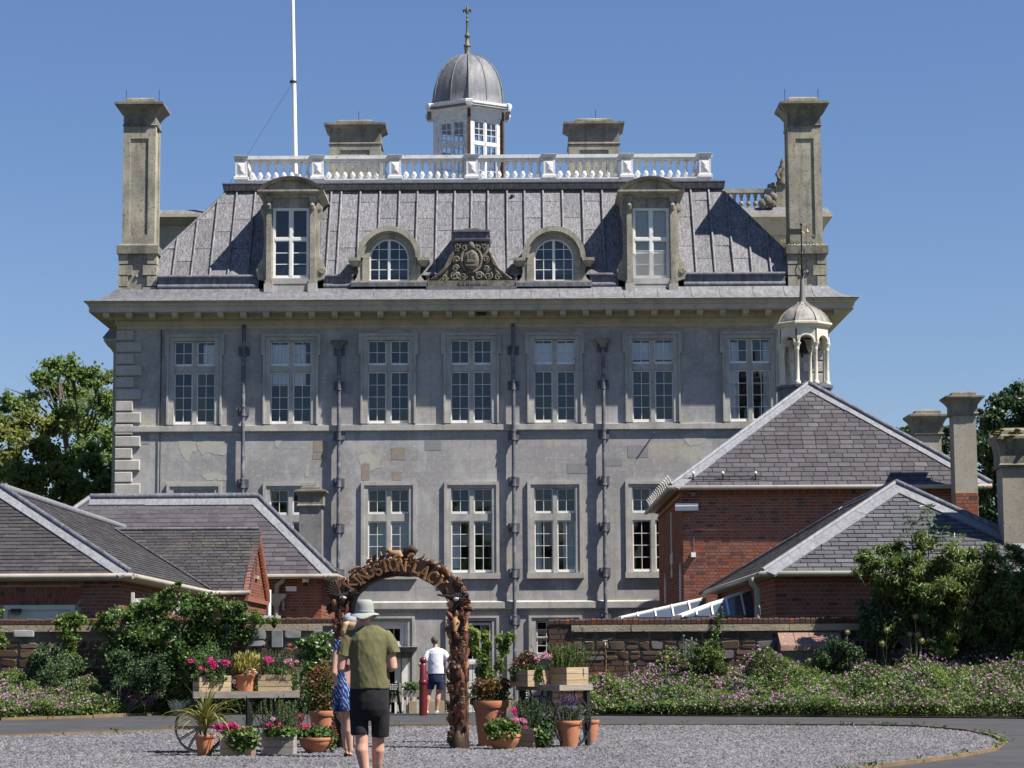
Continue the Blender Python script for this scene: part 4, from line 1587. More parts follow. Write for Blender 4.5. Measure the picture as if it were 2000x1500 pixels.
def curl(m, x, z, r_, turns, s_, ph=0, rad=.05, y=0.0):
    pts = []
    n = int(10 * turns)
    for i in range(n + 1):
        t_ = i / n
        a = ph + s_ * t_ * turns * 2 * math.pi
        pts.append((x + r_ * (1 - .8 * t_) * math.cos(a), y - .05 * t_, z + r_ * (1 - .8 * t_) * math.sin(a)))
    m.tube(pts, [rad * (1 - .4 * i / n) for i in range(n + 1)], 6)


m = MB()
for s_ in (-1, 1):
    curl(m, s_ * X(13), Z(484), .15, 1.4, s_, math.pi / 2)
    curl(m, s_ * X(26), Z(482), .13, 1.3, -s_, math.pi / 2)
    curl(m, s_ * X(29), Z(508), .14, 1.5, s_, -math.pi / 2)
    curl(m, s_ * X(31), Z(525), .13, 1.4, -s_, 0)
    curl(m, s_ * X(16), Z(540), .15, 1.5, s_, 0)
    curl(m, s_ * X(33), Z(540), .16, 1.5, -s_, 1)
    curl(m, s_ * X(52), Z(543), .13, 1.3, s_, 0)
    for k_ in range(4):
        m.tube([(s_ * X(35 + k_ * 1.5), .0, Z(492 + 2 * k_)), (s_ * X(43 + k_ * 3), -.03, Z(516 + 3 * k_)), (s_ * X(58 + k_ * 4), -.02, Z(534 + 2 * k_)), (s_ * X(74 + k_ * 2), .0, Z(546))], [.05, .05, .045, .03], 6)
m.ball((0, -.04, Z(480)), (.12, .08, .14), 8, 6)
for _ in range(26):
    m.ball((random.uniform(-X(32), X(32)), .0, Z(random.choice((477, 488, 535, 545)) + random.uniform(-4, 4))), (random.uniform(.04, .09), .07, random.uniform(.04, .08)), 6, 4)
m.build('scrollwork', MA['arms'], d, world=False, smooth=60)
m = MB()   # castle charge on the shield
m.box(-.16, .16, -.15, -.05, Z(514), Z(505)).box(-.16, -.08, -.16, -.06, Z(506), Z(497)).box(.08, .16, -.16, -.06, Z(506), Z(498)).box(-.05, .05, -.16, -.06, Z(506), Z(493)).box(-.2, .2, -.14, -.05, Z(521), Z(518))
m.build('charge', MA['arms'], d, world=False)
# motto band: raised, worn letters
m = MB()
x = -X(34)
while x < X(34):
    w = random.uniform(.04, .1)
    if random.random() < .8:
        if random.random() < .5:
            m.box(x, x + .025, -.075, -.049, Z(559), Z(552))
        m.bar((x, -.062, Z(559)), (x + w, -.062, Z(552)), .022, .024)
        m.box(x + w, x + w + .022, -.074, -.049, Z(559), Z(552))
    x += w + .07
m.build('motto', MA['arms'], d, world=False)

# ---- rainwater pipes
def downpipe(px, top, bot, brackets, hopper=False, r_=.072):
    yp = HY - .2
    pt, pb = P(px, top, yp), P(px + .0, bot, yp)
    x = (pt.x + pb.x) / 2
    d = obj('downpipe', None, house, Matrix.Translation((x, yp, pb.z)))
    MB().tube([(x, yp, pb.z), (x, yp, (pb.z + pt.z) / 2), (x, yp, pt.z)], r_, 10).build('pipe', MA['pipe'], d, smooth=60)
    for py in brackets:
        z = P(px, py, yp).z
        m = MB()
        m.lathe([(r_ * 1.0, -.19), (r_ * 1.35, -.185), (r_ * 1.35, -.13), (r_ * 1.1, -.12), (r_ * 1.1, .12), (r_ * 1.35, .13), (r_ * 1.35, .185), (r_ * 1.0, .19)], 10, (x, yp, z))
        m.box(x - .21, x + .21, HY - .055, HY - .012, z - .16, z + .16)
        m.box(x - .06, x + .06, yp, HY - .05, z - .12, z + .12)
        m.build('bracket', MA['leaddark'], d)
    if hopper:
        m = MB()
        m.rects(x, yp + .02, [(.1, .09, pt.z - .12), (.13, .11, pt.z), (.28, .16, pt.z + .13), (.30, .17, pt.z + .16), (.30, .17, pt.z + .22)])
        m.build('hopper_head', MA['chimcap'], d)
    else:
        MB().tube([(x, yp, pt.z - .02), (x, yp + .1, pt.z + .13), (x, HY + .05, pt.z + .16)], r_, 8).build('elbow', MA['leaddark'], d)


downpipe(473, 642, 1395, [685, 803, 944])
downpipe(661, 676, 1395, [685, 753, 850, 942, 1031, 1120], True)
downpipe(1004, 640, 1395, [683, 752, 850, 940, 1030, 1119, 1211])
downpipe(1181, 672, 1395, [678, 750, 848, 938, 1028, 1117, 1205], True)
x = P(314, 800, HY).x
MB().tube([(x, HY - .06, zc0), (x, HY - .06, hz(1100))], .02, 6).build('conductor_cable', MA['iron'], house)
# metal spike, overflow lip and floodlight on the wall
p = P(1277, 848, HY)
MB().tube([p, p + Vector((-.02, -.28, .02))], .03, 6).build('overflow_spout', MA['pipe'], house)
p = P(941, 612, HY - .5)
m = MB()
m.box(p.x - .16, p.x + .16, p.y - .1, p.y + .1, p.z - .06, p.z + .06).tube([(p.x - .1, p.y + .1, p.z), (p.x - .1, p.y + .3, p.z + .05)], .03, 6)
m.build('floodlight', MA['iron'], house)

# ---- parapet of the flank seen behind the right hip, with statue, and the lead top behind the left chimney
FY = HY + 9
wx0, wx1 = P(1425, 450, FY).x, P(1600, 450, FY).x
def fzz(py):
    return P(1480, py, FY).z
m = MB()
m.box(wx0, wx1, FY, FY + 4, zap, fzz(432))
m.rects((wx0 + wx1) / 2, FY + 2, [((wx1 - wx0) / 2 + .1, 2.1, fzz(460)), ((wx1 - wx0) / 2 + .25, 2.3, fzz(440)), ((wx1 - wx0) / 2 + .5, 2.5, fzz(428)), ((wx1 - wx0) / 2 + .5, 2.5, fzz(422))])
m.build('flank_parapet', MA['cornice'], house)
MB().loft([[(wx0 - .5, FY - .5, fzz(422)), (wx1 + .5, FY - .5, fzz(422)), (wx1 + .5, FY + 1, fzz(422)), (wx0 - .5, FY + 1, fzz(422))],
           [(wx0 - .3, FY, fzz(405)), (wx1 + .3, FY, fzz(405)), (wx1 + .3, FY + 1, fzz(405)), (wx0 - .3, FY + 1, fzz(405))]]).build('lead_weathering', MA['leadflat'], house)
fb = obj('flank_balustrade', None, house, I4)
MB().box(wx0 - .5, wx1, FY + .05, FY + .35, fzz(376), fzz(368)).build('rail', MA['chim'], fb)
hb2 = fzz(376) - fzz(404)
bm2 = MB().lathe([(r_ * .95, z * hb2) for r_, z in [(.10, 0), (.10, .05), (.055, .09), (.08, .14), (.115, .28), (.09, .38), (.05, .5), (.07, .55), (.05, .6), (.08, .78), (.09, .88), (.1, 1.0)]], 10).mesh('baluster', MA['chim'], 45)
for i in range(11):
    obj('baluster', bm2, fb, Matrix.Translation((P(1408 + 13.7 * i, 400, FY).x, FY + .2, fzz(404))))
MB().box(P(1516, 390, FY).x, P(1545, 390, FY).x, FY, FY + .4, fzz(405), fzz(362)).build('pedestal', MA['chim'], fb)
st_ = obj('roof_statue', None, house, I4)
sx = P(1530, 340, FY).x
m = MB()
m.lathe([(.30, fzz(362)), (.33, fzz(357)), (.24, fzz(352)), (.26, fzz(345)), (.2, fzz(338)), (.17, fzz(330)), (.2, fzz(326)), (.10, fzz(320)), (.11, fzz(316)), (.06, fzz(311)), (.01, fzz(306))], 10, (sx, FY + .2, 0))
m.tube([(sx - .1, FY, fzz(330)), (sx - .28, FY - .1, fzz(342)), (sx - .2, FY - .2, fzz(352))], [.08, .09, .06], 7)
m.ball((sx - .42, FY + .1, fzz(362)), (.16, .16, .14), 8, 6).tube([(sx - .6, FY + .1, fzz(366)), (sx - .62, FY + .1, fzz(357))], [.09, .02], 6)
m.build('figure', MA['arms'], st_, smooth=60)
m = MB()
for (a, c, r_) in ((1500, 392, .22), (1510, 385, .18), (1506, 397, .2), (1490, 398, .2)):
    q = P(a, c, FY - .2)
    m.ball(q, (r_, r_ * .7, r_ * 1.1), 8, 6)
m.build('carved_trophy', MA['arms'], st_, smooth=60)
LYY = HY + 7
lx0, lx1 = P(300, 440, LYY).x, P(430, 440, LYY).x
def lz(py):
    return P(350, py, LYY).z
m = MB()
m.box(lx0, lx1, LYY, LYY + 5, zap, lz(424)).rects((lx0 + lx1) / 2, LYY + 2.5, [((lx1 - lx0) / 2 + .1, 2.6, lz(440)), ((lx1 - lx0) / 2 + .4, 3.0, lz(428)), ((lx1 - lx0) / 2 + .4, 3.0, lz(423))])
m.build('flank_parapet', MA['cornice'], house)
MB().rects((lx0 + lx1) / 2, LYY + 2.5, [((lx1 - lx0) / 2 + .4, 3.0, lz(423) + .002), ((lx1 - lx0) / 2 + .2, 2.6, lz(411))]).build('lead_weathering', MA['leadflat'], house)
# cornice of the side bay beyond the left corner
SY = HY + 11
s0, s1 = P(212, 700, SY).x, HL
def szz(py):
    return P(215, py, SY).z
m = MB()
m.box(s0 + .2, s1 + .5, SY, SY + 5, zg, szz(672))
m.ring([(.0, szz(690)), (.1, szz(682)), (.2, szz(678)), (.35, szz(668)), (.35, szz(662))], s0 + .2, s1 + 2, SY, SY + 5)
m.build('side_bay', MA['cornice'], house)
MB().loft([[(s0 - .2, SY - .4, szz(662)), (s1 + 1, SY - .4, szz(662)), (s1 + 1, SY + 5, szz(662)), (s0 - .2, SY + 5, szz(662))],
           [(s0 + .25, SY, szz(630)), (s1 + 1, SY, szz(630)), (s1 + 1, SY + 4, szz(630)), (s0 + .25, SY + 4, szz(630))]]).build('side_bay_roof', MA['leadflat'], house)
# ================================================================== WINGS AND GARDEN WALLS
def hip_strip(face, p, q, w, mat, parent, h=.045, name='hip_flashing'):
    p, q = Vector(p), Vector(q)
    d = (q - p).normalized()
    n = face.N.cross(d).normalized()
    cen = sum((face.w(*u) for u in face.poly), Vector()) / len(face.poly)
    if n.dot(cen - p) < 0:
        n = -n
    L = (q - p).length
    k = max(1, int(L / 1.6))
    for i in range(k):
        a, b_ = p.lerp(q, i / k), p.lerp(q, (i + 1) / k - .006 / L)
        wa = w * random.uniform(.95, 1.06)
        ring0 = [a, b_, b_ + n * wa, a + n * wa]
        m = MB().loft([[v - face.N * .01 for v in ring0], [v + face.N * (h + random.uniform(-.005, .005)) for v in ring0]])
        m.build(name, mat, parent)


def roll(p, q, r, mat, parent, name='hip_roll'):
    p, q = Vector(p), Vector(q)
    MB().tube([p + (q - p) * .0, p.lerp(q, .5), q], r, 8).build(name, mat, parent, smooth=60)


def box_wall(parent, x0, x1, y0, y1, z0, z1, mat='mortar'):
    return MB().box(x0, x1, y0, y1, z0, z1).build('wall', MA[mat], parent)


# ------------------------------------------------------------------ left range: hipped block with a cross gable
YA = 53.5
ca = P(255, 1121, YA)
ZA = ca.z
XA = ca.x
ap = P(3, 955, YA + 3.9)
half = XA - ap.x
XA0 = ap.x - half
YG, ZG = 71.0, 5.14
wing = thing('brick_outbuilding', 'low red brick outbuilding with slate hip roof and small cross gable, left of the arch', 'outbuilding', (ap.x, YA, -1))
XW, YW = XA - .32, YA + .32
box_wall(wing, XA0 + .3, XW, YW, 76, -1.2, ZA)
f_front = Face([(XA0, YA, ZA), (XA, YA, ZA), ap])
f_right = Face([(XA, YA, ZA), (XA, 75.5, ZA), (ap.x, 75.5, ap.z), ap])
MB().add([(XA0, YA, ZA - .02), (XA, YA, ZA - .02), tuple(ap - Vector((0, 0, .02))), (XA, 75.5, ZA - .02), (ap.x, 75.5, ap.z - .02), (XA0, 75.5, ZA - .02)],
         [(0, 1, 2), (1, 3, 4, 2), (0, 2, 4, 5), (0, 5, 3, 1), (3, 5, 4)]).build('roof', MA['leadblack'], wing)
sl = []
sl += [p for p in lay(f_front, .185,   .42, .02, jit=.12) if proj(p[0].w(*p[1][1]))[0] > -30]
xv = XA - (ZG - ZA) / ((ap.z - ZA) / half)      # where the cross ridge meets the slope
YGe = YG - 3.15
fr_ = Face([(XA, YA, ZA), (XA, YGe, ZA), (xv, YG, ZG), (ap.x, 75.5, ap.z), ap])
sl += lay(Face([(XA, YA, ZA), (XA, YGe, ZA), (ap.x, 75.5, ap.z), ap]), .185,   .42, .02, jit=.12)
XGF = P(500, 1030, YG).x
f_gab = Face([(XA, YGe, ZA), (XGF + .18, YGe, ZA), (XGF + .18, YG, ZG), (xv, YG, ZG)])
sl += lay(f_gab, .185, .36, .02, jit=.12)
pieces(sl, 'slate', MA['slateA'], wing, .013, .8)
hip_strip(f_front, (XA, YA, ZA), ap, .30, MA['hiplead'], wing)
hip_strip(f_right, (XA, YA, ZA), ap, .20, MA['leaddark'], wing)
roll(Vector((XA, YA, ZA + .05)), ap + Vector((0, 0, .06)), .075, MA['leaddark'], wing)
roll(ap + Vector((0, 0, .05)), Vector((ap.x, 75.5, ap.z + .05)), .11, MA['hiplead'], wing, 'ridge_roll')
roll((XGF + .1, YG, ZG + .03), (xv, YG, ZG + .03), .06, MA['leaddark'], wing, 'ridge_roll')
MB().tube([(XA, YGe + .02, ZA + .05), (xv, YG, ZG + .04)], .05, 6).build('valley', MA['leadblack'], wing)
# gable wall, corbelled verge, slit and sill
m = MB()
m.add([(XGF, YGe + .15, -1), (XGF, YG + 3, -1), (XGF, YG + 3, ZA), (XGF, YG, ZG - .08), (XGF, YGe + .15, ZA), (XGF - 2, YGe + .15, -1), (XGF - 2, YG + 3, -1), (XGF - 2, YG + 3, ZA), (XGF - 2, YG, ZG - .08), (XGF - 2, YGe + .15, ZA)],
      [(0, 1, 2, 3, 4), (0, 4, 9, 5), (1, 6, 7, 2), (9, 4, 3, 8), (8, 3, 2, 7), (5, 9, 8, 7, 6)])
m.build('gable_wall', MA['mortar'], wing)
XE0 = XA0 + .3
fw = Face([(XE0, YW, 1.55), (XW, YW, 1.55), (XW, YW, ZA - .06), (XE0, YW, ZA - .06)])
xa0, xa1 = P(-10, 1165, YW).x, P(150, 1165, YW).x
za0, za1 = P(80, 1181, YW).z, P(80, 1146, YW).z
hole = (xa0 - fw.o.x - .1, xa1 - fw.o.x + .05, za0 - 1.55 - .6, za1 - 1.55)
bricks = [p for p in lay(fw, .086, .235, .019, headers=True, holes=[hole]) if proj(p[0].w(*p[1][1]))[0] > -30]
fw2 = Face([(XW, YW, 1.55), (XW, YGe, 1.55), (XW, YGe, ZA - .06), (XW, YW, ZA - .06)])
bricks += lay(fw2, .086, .235, .019, headers=True)
fg = Face([(XGF, YGe + .15, 1.55), (XGF, YG + 3, 1.55), (XGF, YG + 3, ZA), (XGF, YG, ZG - .12), (XGF, YGe + .15, ZA)])
bricks += lay(fg, .086, .235, .019, headers=True)
fgf = Face([(XW, YGe + .15, 1.55), (XGF, YGe + .15, 1.55), (XGF, YGe + .15, ZA - .06), (XW, YGe + .15, ZA - .06)])
bricks += lay(fgf, .086, .235, .019, headers=True)
pieces(bricks, 'brick', MA['brick'], wing, .012)
# splayed flat arch of gauged bricks and the white door head below it
nb = 22
for i in range(nb):
    u0, u1 = i / nb, (i + .9) / nb
    lo = lambda u: xa0 + (xa1 - xa0) * u
    hi = lambda u: xa0 - .28 + (xa1 + .22 - xa0 + .28) * u
    rows = 4 if i % 2 else 3
    for j in range(rows):
        t0, t1 = j / rows, (j + .93) / rows
        q = [(lo(u0) + (hi(u0) - lo(u0)) * t0, za0 + (za1 - za0) * t0), (lo(u1) + (hi(u1) - lo(u1)) * t0, za0 + (za1 - za0) * t0),
             (lo(u1) + (hi(u1) - lo(u1)) * t1, za0 + (za1 - za0) * t1), (lo(u0) + (hi(u0) - lo(u0)) * t1, za0 + (za1 - za0) * t1)]
        MB().prism(q, YW - .016, YW + .05).build('arch_brick', MA['brick'], wing)
dx0, dx1 = P(8, 1190, YW).x, P(147, 1190, YW).x
dr = obj('door', None, wing, Matrix.Translation((dx0, YW, 0)))
m = MB()
m.box(dx0, dx0 + .1, YW - .05, YW + .1, .0, za0 - .01).box(dx1 - .1, dx1, YW - .05, YW + .1, .0, za0 - .01).box(dx0 + .1, dx1 - .1, YW - .048, YW + .1, za0 - .12, za0 - .01)
m.build('frame', MA['shutter'], dr)
m = MB()
m.box(dx0 + .1, dx1 - .1, YW - .005, YW + .05, 0, za0 - .122).box(dx0 + .25, (dx0 + dx1) / 2 - .12, YW - .018, YW, .2, za0 - .34).box((dx0 + dx1) / 2 + .12, dx1 - .25, YW - .018, YW, .2, za0 - .34)
m.build('leaf', MA['shutter'], dr)
p = P(32, 1195, YW - .1)
m = MB().prism([(p.x - .12, p.z - .06), (p.x + .08, p.z - .06), (p.x + .12, p.z + .07), (p.x - .12, p.z + .07)], YW - .2, YW - .049)
m.build('wall_lamp', MA['iron'], dr)
# gutters
MB().tube([(XA0, YA - .05, ZA - .05), (XA + .05, YA - .05, ZA - .05)], .07, 8).build('gutter', MA['gutter'], wing, smooth=60)
MB().tube([(XA + .05, YA - .05, ZA - .05), (XA + .05, YGe - .05, ZA - .05), (XGF + .2, YGe - .05, ZA - .05)], .07, 8).build('gutter', MA['gutter'], wing, smooth=60)
MB().box(XW, XA + .02, YW, YGe, ZA - .14, ZA - .10).box(XA0, XA + .02, YA, YW, ZA - .142, ZA - .102).build('soffit', MA['gutter'], wing)
# verge corbels on the gable
for sgn in (-1, 1):
    a = Vector((XGF + .06, YG, ZG - .1))
    c = Vector((XGF + .06, YG + sgn * 3.05, ZA - .02))
    MB().bar(a, c, .16, .14, (1, 0, 0)).build('verge_course', MA['brick'], wing)
    for i in range(20):
        q = a.lerp(c, (i + .5) / 20) + Vector((.03, 0, -.16))
        MB().box(q.x - .08, q.x + .04, q.y - .055, q.y + .055, q.z - .07, q.z + .05).build('dentil_brick', MA['brick'], wing)
MB().box(XGF - .05, XGF + .016, YG - .13, YG + .13, 3.75, 4.35).build('slit', MA['dark'], wing)
MB().box(XGF - .05, XGF + .08, YG - .3, YG + .3, 3.62, 3.72).build('sill', MA['gutter'], wing)
MB().box(XGF - .4, XGF + .1, YGe + .1, YG + 3, ZA - .28, ZA - .16).build('eaves_course', MA['brick'], wing)
# white pipes by the gable
x, y = P(525, 1180, YG + 3.6).x, YG + 3.6
MB().tube([(x, y, 0), (x, y, P(525, 1152, y).z)], .075, 8).build('soil_pipe', MA['frame'], wing, smooth=60)

# white timber pergola rails in the yard behind the wall
yy_ = 52.6
pg = thing('white_trellis', 'white painted timber trellis half hidden by climbers behind the garden wall', 'trellis', (P(310, 1200, yy_).x, yy_, 0))
for px_, tp in ((259, 1157), (299, 1168), (355, 1166), (472, 1185)):
    a, c = P(px_, 1205, yy_), P(px_, tp, yy_)
    MB().box(a.x - .035, a.x + .035, yy_ - .03, yy_ + .03, 0, c.z).build('post', MA['shutter'], pg)
a, c = P(262, 1173, yy_), P(300, 1172, yy_)
MB().bar(a, c, .04, .10).build('rail', MA['shutter'], pg)
a, c = P(334, 1200, yy_ - .05), P(362, 1178, yy_ - .05)
MB().bar(a, c, .04, .07).build('brace', MA['shutter'], pg)
a, c = P(480, 1204, yy_), P(548, 1205, yy_)
MB().bar(a, c, .04, .06).build('rail', MA['shutter'], pg)

# ------------------------------------------------------------------ hipped block behind, nearer the house
YC = 75.0
zc_e = P(600, 1122, YC).z
xc1 = P(655, 1122, YC).x
rr = P(505, 973, YC + 3.5)
rl = P(176, 973, YC + 3.5)
xc0 = rl.x - (xc1 - rr.x)
blk = thing('slate_roofed_block', 'brick service block with long lilac slate hip roof and stone chimney beside the house', 'outbuilding', ((xc0 + xc1) / 2, YC, -1))
box_wall(blk, xc0 + .5, xc1 - .5, YC + .5, 81.5, -1.2, zc_e)
MB().loft([[(xc0, YC, zc_e - .02), (xc1, YC, zc_e - .02), (xc1, YC + 7, zc_e - .02), (xc0, YC + 7, zc_e - .02)],
           [(rl.x, YC + 3.45, rr.z - .03), (rr.x, YC + 3.45, rr.z - .03), (rr.x, YC + 3.55, rr.z - .03), (rl.x, YC + 3.55, rr.z - .03)]]).build('roof', MA['leadblack'], blk)
f1 = Face([(xc0, YC, zc_e), (xc1, YC, zc_e), rr, Vector((rl.x, rr.y, rr.z))])
f2 = Face([(xc1, YC, zc_e), (xc1, YC + 7, zc_e), rr])
sl = [p for p in lay(f1, .25,   .42, .02, jit=.1) if proj(p[0].w(*p[1][1]))[0] > 100]
sl += lay(f2, .25,   .42, .02, jit=.1)
pieces(sl, 'slate', MA['slateD'], blk, .013, .8)
hip_strip(f1, (xc1, YC, zc_e), rr, .36, MA['hiplead'], blk)
hip_strip(f1, rr, (rl.x, rr.y, rr.z), .42, MA['hiplead'], blk, name='ridge_flashing')
hip_strip(f2, (xc1, YC, zc_e), rr, .3, MA['hiplead'], blk)
roll((xc1, YC, zc_e + .05), rr + Vector((0, 0, .06)), .085, MA['leaddark'], blk)
roll(rr + Vector((0, 0, .08)), Vector((rl.x, rr.y, rr.z + .08)), .11, MA['leaddark'], blk, 'ridge_roll')
roll(Vector((xc0, YC, zc_e + .05)), Vector((rl.x, rr.y, rr.z + .06)), .09, MA['hiplead'], blk)
fb1 = Face([(P(500, 1150, YC + .5).x, YC + .5, 2.0), (xc1 - .5, YC + .5, 2.0), (xc1 - .5, YC + .5, zc_e - .05), (P(500, 1150, YC + .5).x, YC + .5, zc_e - .05)])
fb2 = Face([(xc1 - .5, YC + .5, 2.0), (xc1 - .5, 81.5, 2.0), (xc1 - .5, 81.5, zc_e - .05), (xc1 - .5, YC + .5, zc_e - .05)])
pieces(lay(fb1, .10, .26, .021, headers=True) + lay(fb2, .10, .26, .021, headers=True), 'brick', MA['brick'], blk, .012)
MB().tube([(xc0, YC - .06, zc_e - .06), (xc1 + .06, YC - .06, zc_e - .06), (xc1 + .06, YC + 7, zc_e - .06)], .075, 8).build('gutter', MA['gutter'], blk)
MB().box(xc0, xc1, YC, YC + .5, zc_e - .12, zc_e - .08).box(xc1 - .5, xc1, YC + .5, YC + 7, zc_e - .121, zc_e - .081).build('soffit', MA['gutter'], blk)
yq = YC + .3
# swan-necked rainwater pipe with hopper, little camera dome, lamp
a = [P(554, 1126, yq), P(553, 1134, yq), P(541, 1143, yq), P(540, 1160, yq)]
MB().tube(a, .085, 8).build('swan_neck', MA['gutter'], blk, smooth=60)
q = P(540, 1172, yq)
MB().rects(q.x, yq, [(.1, .1, q.z - .2), (.14, .12, q.z - .05), (.3, .17, q.z + .08), (.32, .18, q.z + .2)]).build('hopper_head', MA['gutter'], blk)
MB().tube([q - Vector((0, 0, .15)), P(540, 1215, yq)], .085, 8).build('downpipe', MA['gutter'], blk, smooth=60)
MB().tube([P(553, 1172, yq), P(553, 1192, yq)], .04, 6).build('overflow_pipe', MA['gutter'], blk)
q = P(597, 1137, YC + .36)
m = MB()
m.lathe([(.11, -.02), (.12, .1), (.05, .16)], 12, q)
m.build('camera_housing', MA['frame'], blk, smooth=50)
MB().ball(q + Vector((0, -.03, -.03)), .09, 10, 7).build('camera_dome', MA['iron'], blk, smooth=60)
q = P(569, 1150, YC + .4)
MB().box(q.x - .17, q.x + .17, q.y - .1, q.y + .1, q.z - .08, q.z + .08).build('bulkhead_lamp', MA['frame'], blk)
YC2 = 80.0
MA['wchim'] = limestone('shaded_grey_stone', (.23, .225, .21), (.165, .16, .15), (.07, .068, .062), amt=.5)  # grey chimney stone, its shade put into the darker tone
x0, x1 = P(584, 1050, YC2).x, P(628, 1050, YC2).x
stack('chimney', x0, x1, YC2, P(600, 1100, YC2).z, P(600, 985, YC2).z, P(600, 949, YC2).z, (x1 - x0) / 2 + .16, rods=0, parent=blk, mat='wchim', panel=False)

# ------------------------------------------------------------------ right: tall brick block with pyramid slate roof and bell turret
YB = 70.6
c1 = P(1310, 950, YB)
apx = P(1579, 751, YB + 4.87)
XB0, ZB = c1.x, c1.z
XB1 = 2 * apx.x - XB0
YBb = 83.0
blkb = thing('brick_stable_block', 'tall red brick block with purple slate pyramid roof carrying a bell turret', 'outbuilding', (apx.x, YB, -1))
wx0, wx1, wy0 = XB0 + .38, XB1 - .38, YB + .38
box_wall(blkb, wx0, wx1, wy0, YBb - .2, -1.2, ZB)
MB().add([(XB0, YB, ZB - .02), (XB1, YB, ZB - .02), tuple(apx - Vector((0, 0, .03))), (XB0, YBb, ZB - .02), (apx.x, YBb, apx.z - .03), (XB1, YBb, ZB - .02)],
         [(0, 1, 2), (3, 0, 2, 4), (1, 5, 4, 2), (0, 3, 5, 1), (3, 4, 5)]).build('roof', MA['leadblack'], blkb)
f1 = Face([(XB0, YB, ZB), (XB1, YB, ZB), apx])
f2 = Face([(XB0, YBb, ZB), (XB0, YB, ZB), apx, (apx.x, YBb, apx.z)])
sl = lay(f1, .265, .40, .02, jit=.14) + [p for p in lay(f2, .265, .4, .02, jit=.14)]
pieces(sl, 'slate', MA['slateB'], blkb, .014, .8)
hip_strip(f1, (XB0, YB, ZB), apx, .30, MA['hiplead'], blkb)
hip_strip(f1, (XB1, YB, ZB), apx, .30, MA['hiplead'], blkb)
hip_strip(f2, (XB0, YB, ZB), apx, .25, MA['hiplead'], blkb)
roll((XB0, YB, ZB + .05), apx + Vector((0, 0, .05)), .07, MA['hiplead'], blkb)
roll((XB1, YB, ZB + .05), apx + Vector((0, 0, .05)), .09, MA['leaddark'], blkb)
fw1 = Face([(wx0, wy0, 2.5), (wx1, wy0, 2.5), (wx1, wy0, ZB - .3), (wx0, wy0, ZB - .3)])
fw2 = Face([(wx0, YBb - .3, 2.3), (wx0, wy0, 2.3), (wx0, wy0, ZB - .3), (wx0, YBb - .3, ZB - .3)])
pieces(lay(fw1, .098, .262, .021, headers=True) + lay(fw2, .098, .262, .021, headers=True), 'brick', MA['brick'], blkb, .012)
# corbelled eaves: plain course, dentils, plain course
MB().box(wx0 - .05, wx1 + .05, wy0 - .05, YBb - .3, ZB - .30, ZB - .235).box(wx0 - .12, wx1 + .12, wy0 - .12, YBb - .3, ZB - .10, ZB - .03).build('eaves_course', MA['brick'], blkb)
dm = MB().box(-.055, .055, -.11, .0, 0, .125).mesh('dentil_brick', MA['brick'])
x = wx0
while x < wx1:
    obj('dentil_brick', dm, blkb, Matrix.Translation((x, wy0 - .002, ZB - .23)))
    x += .23
MB().tube([(XB0 - .05, YBb, ZB - .05), (XB0 - .05, YB - .06, ZB - .05), (XB1, YB - .06, ZB - .05)], .07, 8).build('gutter', MA['gutter'], blkb, smooth=60)
MB().box(XB0, XB1, YB, wy0 - .13, ZB - .06, ZB - .025).box(XB0, wx0 - .13, wy0 - .13, YBb, ZB - .061, ZB - .026).build('soffit', MA['gutter'], blkb)
# lancets and cross slit of pale stone on the side wall
for (yc_, z0_, z1_, kind) in ((79.2, 3.0, 3.9, 'a'), (72.0, 2.9, 4.0, 'a'), (75.8, 3.75, 5.9, 'c')):
    m = MB()
    xx = wx0
    if kind == 'a':
        h = [(-.28, z0_), (-.28, z1_ - .3), (-.2, z1_ - .1), (0, z1_ + .1), (.2, z1_ - .1), (.28, z1_ - .3), (.28, z0_)]
        m.loft([[(xx + .05, yc_ + a, z) for a, z in h], [(xx - .04, yc_ + a, z) for a, z in h]])
    else:
        for (a0, a1, q0, q1) in ((-.14, .14, z0_, z1_), (-.5, -.141, 4.2, 4.55), (.141, .5, 4.2, 4.55), (-.3, -.142, 3.76, 4.0), (.142, .3, 3.76, 4.0)):
            m.box(xx - .04, xx + .05, yc_ + a0, yc_ + a1, q0, q1)
    m.build('lancet' if kind == 'a' else 'cross_slit', MA['shutter'], blkb)
# floodlight and little lamp on the front wall, snow guards on the eaves
q = P(1341, 989, wy0 - .15)
MB().box(q.x - .35, q.x + .35, q.y - .08, q.y + .08, q.z - .13, q.z + .09).build('floodlight', MA['frame'], blkb)
q = P(1354, 967, wy0 - .08)
m = MB()
m.box(q.x - .07, q.x + .07, q.y - .08, q.y + .06, q.z - .05, q.z + .09).tube([q, q + Vector((0, 0, -.5)), q + Vector((.12, 0, -.6))], .015, 5)
m.tube([q, Vector((q.x, q.y + .05, q.z - 1.9))], .012, 5)
m.build('cable_box', MA['pipe'], blkb)
q = P(1354, 1083, wy0 - .12)
MB().box(q.x - .07, q.x + .07, q.y - .1, q.y + .1, q.z - .08, q.z + .06).build('lamp', MA['frame'], blkb)
sg = obj('snow_guard', None, blkb, I4)
gp_ = [P(a, 939, YB + .25) for a in (1354, 1412, 1476)]
for q in gp_:
    m = MB()
    m.tube([(q.x, q.y, q.z - .2), (q.x, q.y, q.z + .22)], .025, 6)
    m.build('post', MA['iron'], sg)
    MB().ball((q.x, q.y, q.z + .24), .05, 8, 5).build('knob', MA['frame'], sg)
for k in range(5):
    MB().tube([(gp_[0].x - .3, gp_[0].y, gp_[0].z - .05 + .05 * k), (gp_[2].x + .2, gp_[2].y, gp_[0].z - .05 + .05 * k)], .007, 4).build('wire', MA['iron'], sg)
sg2 = obj('snow_guard', None, blkb, I4)
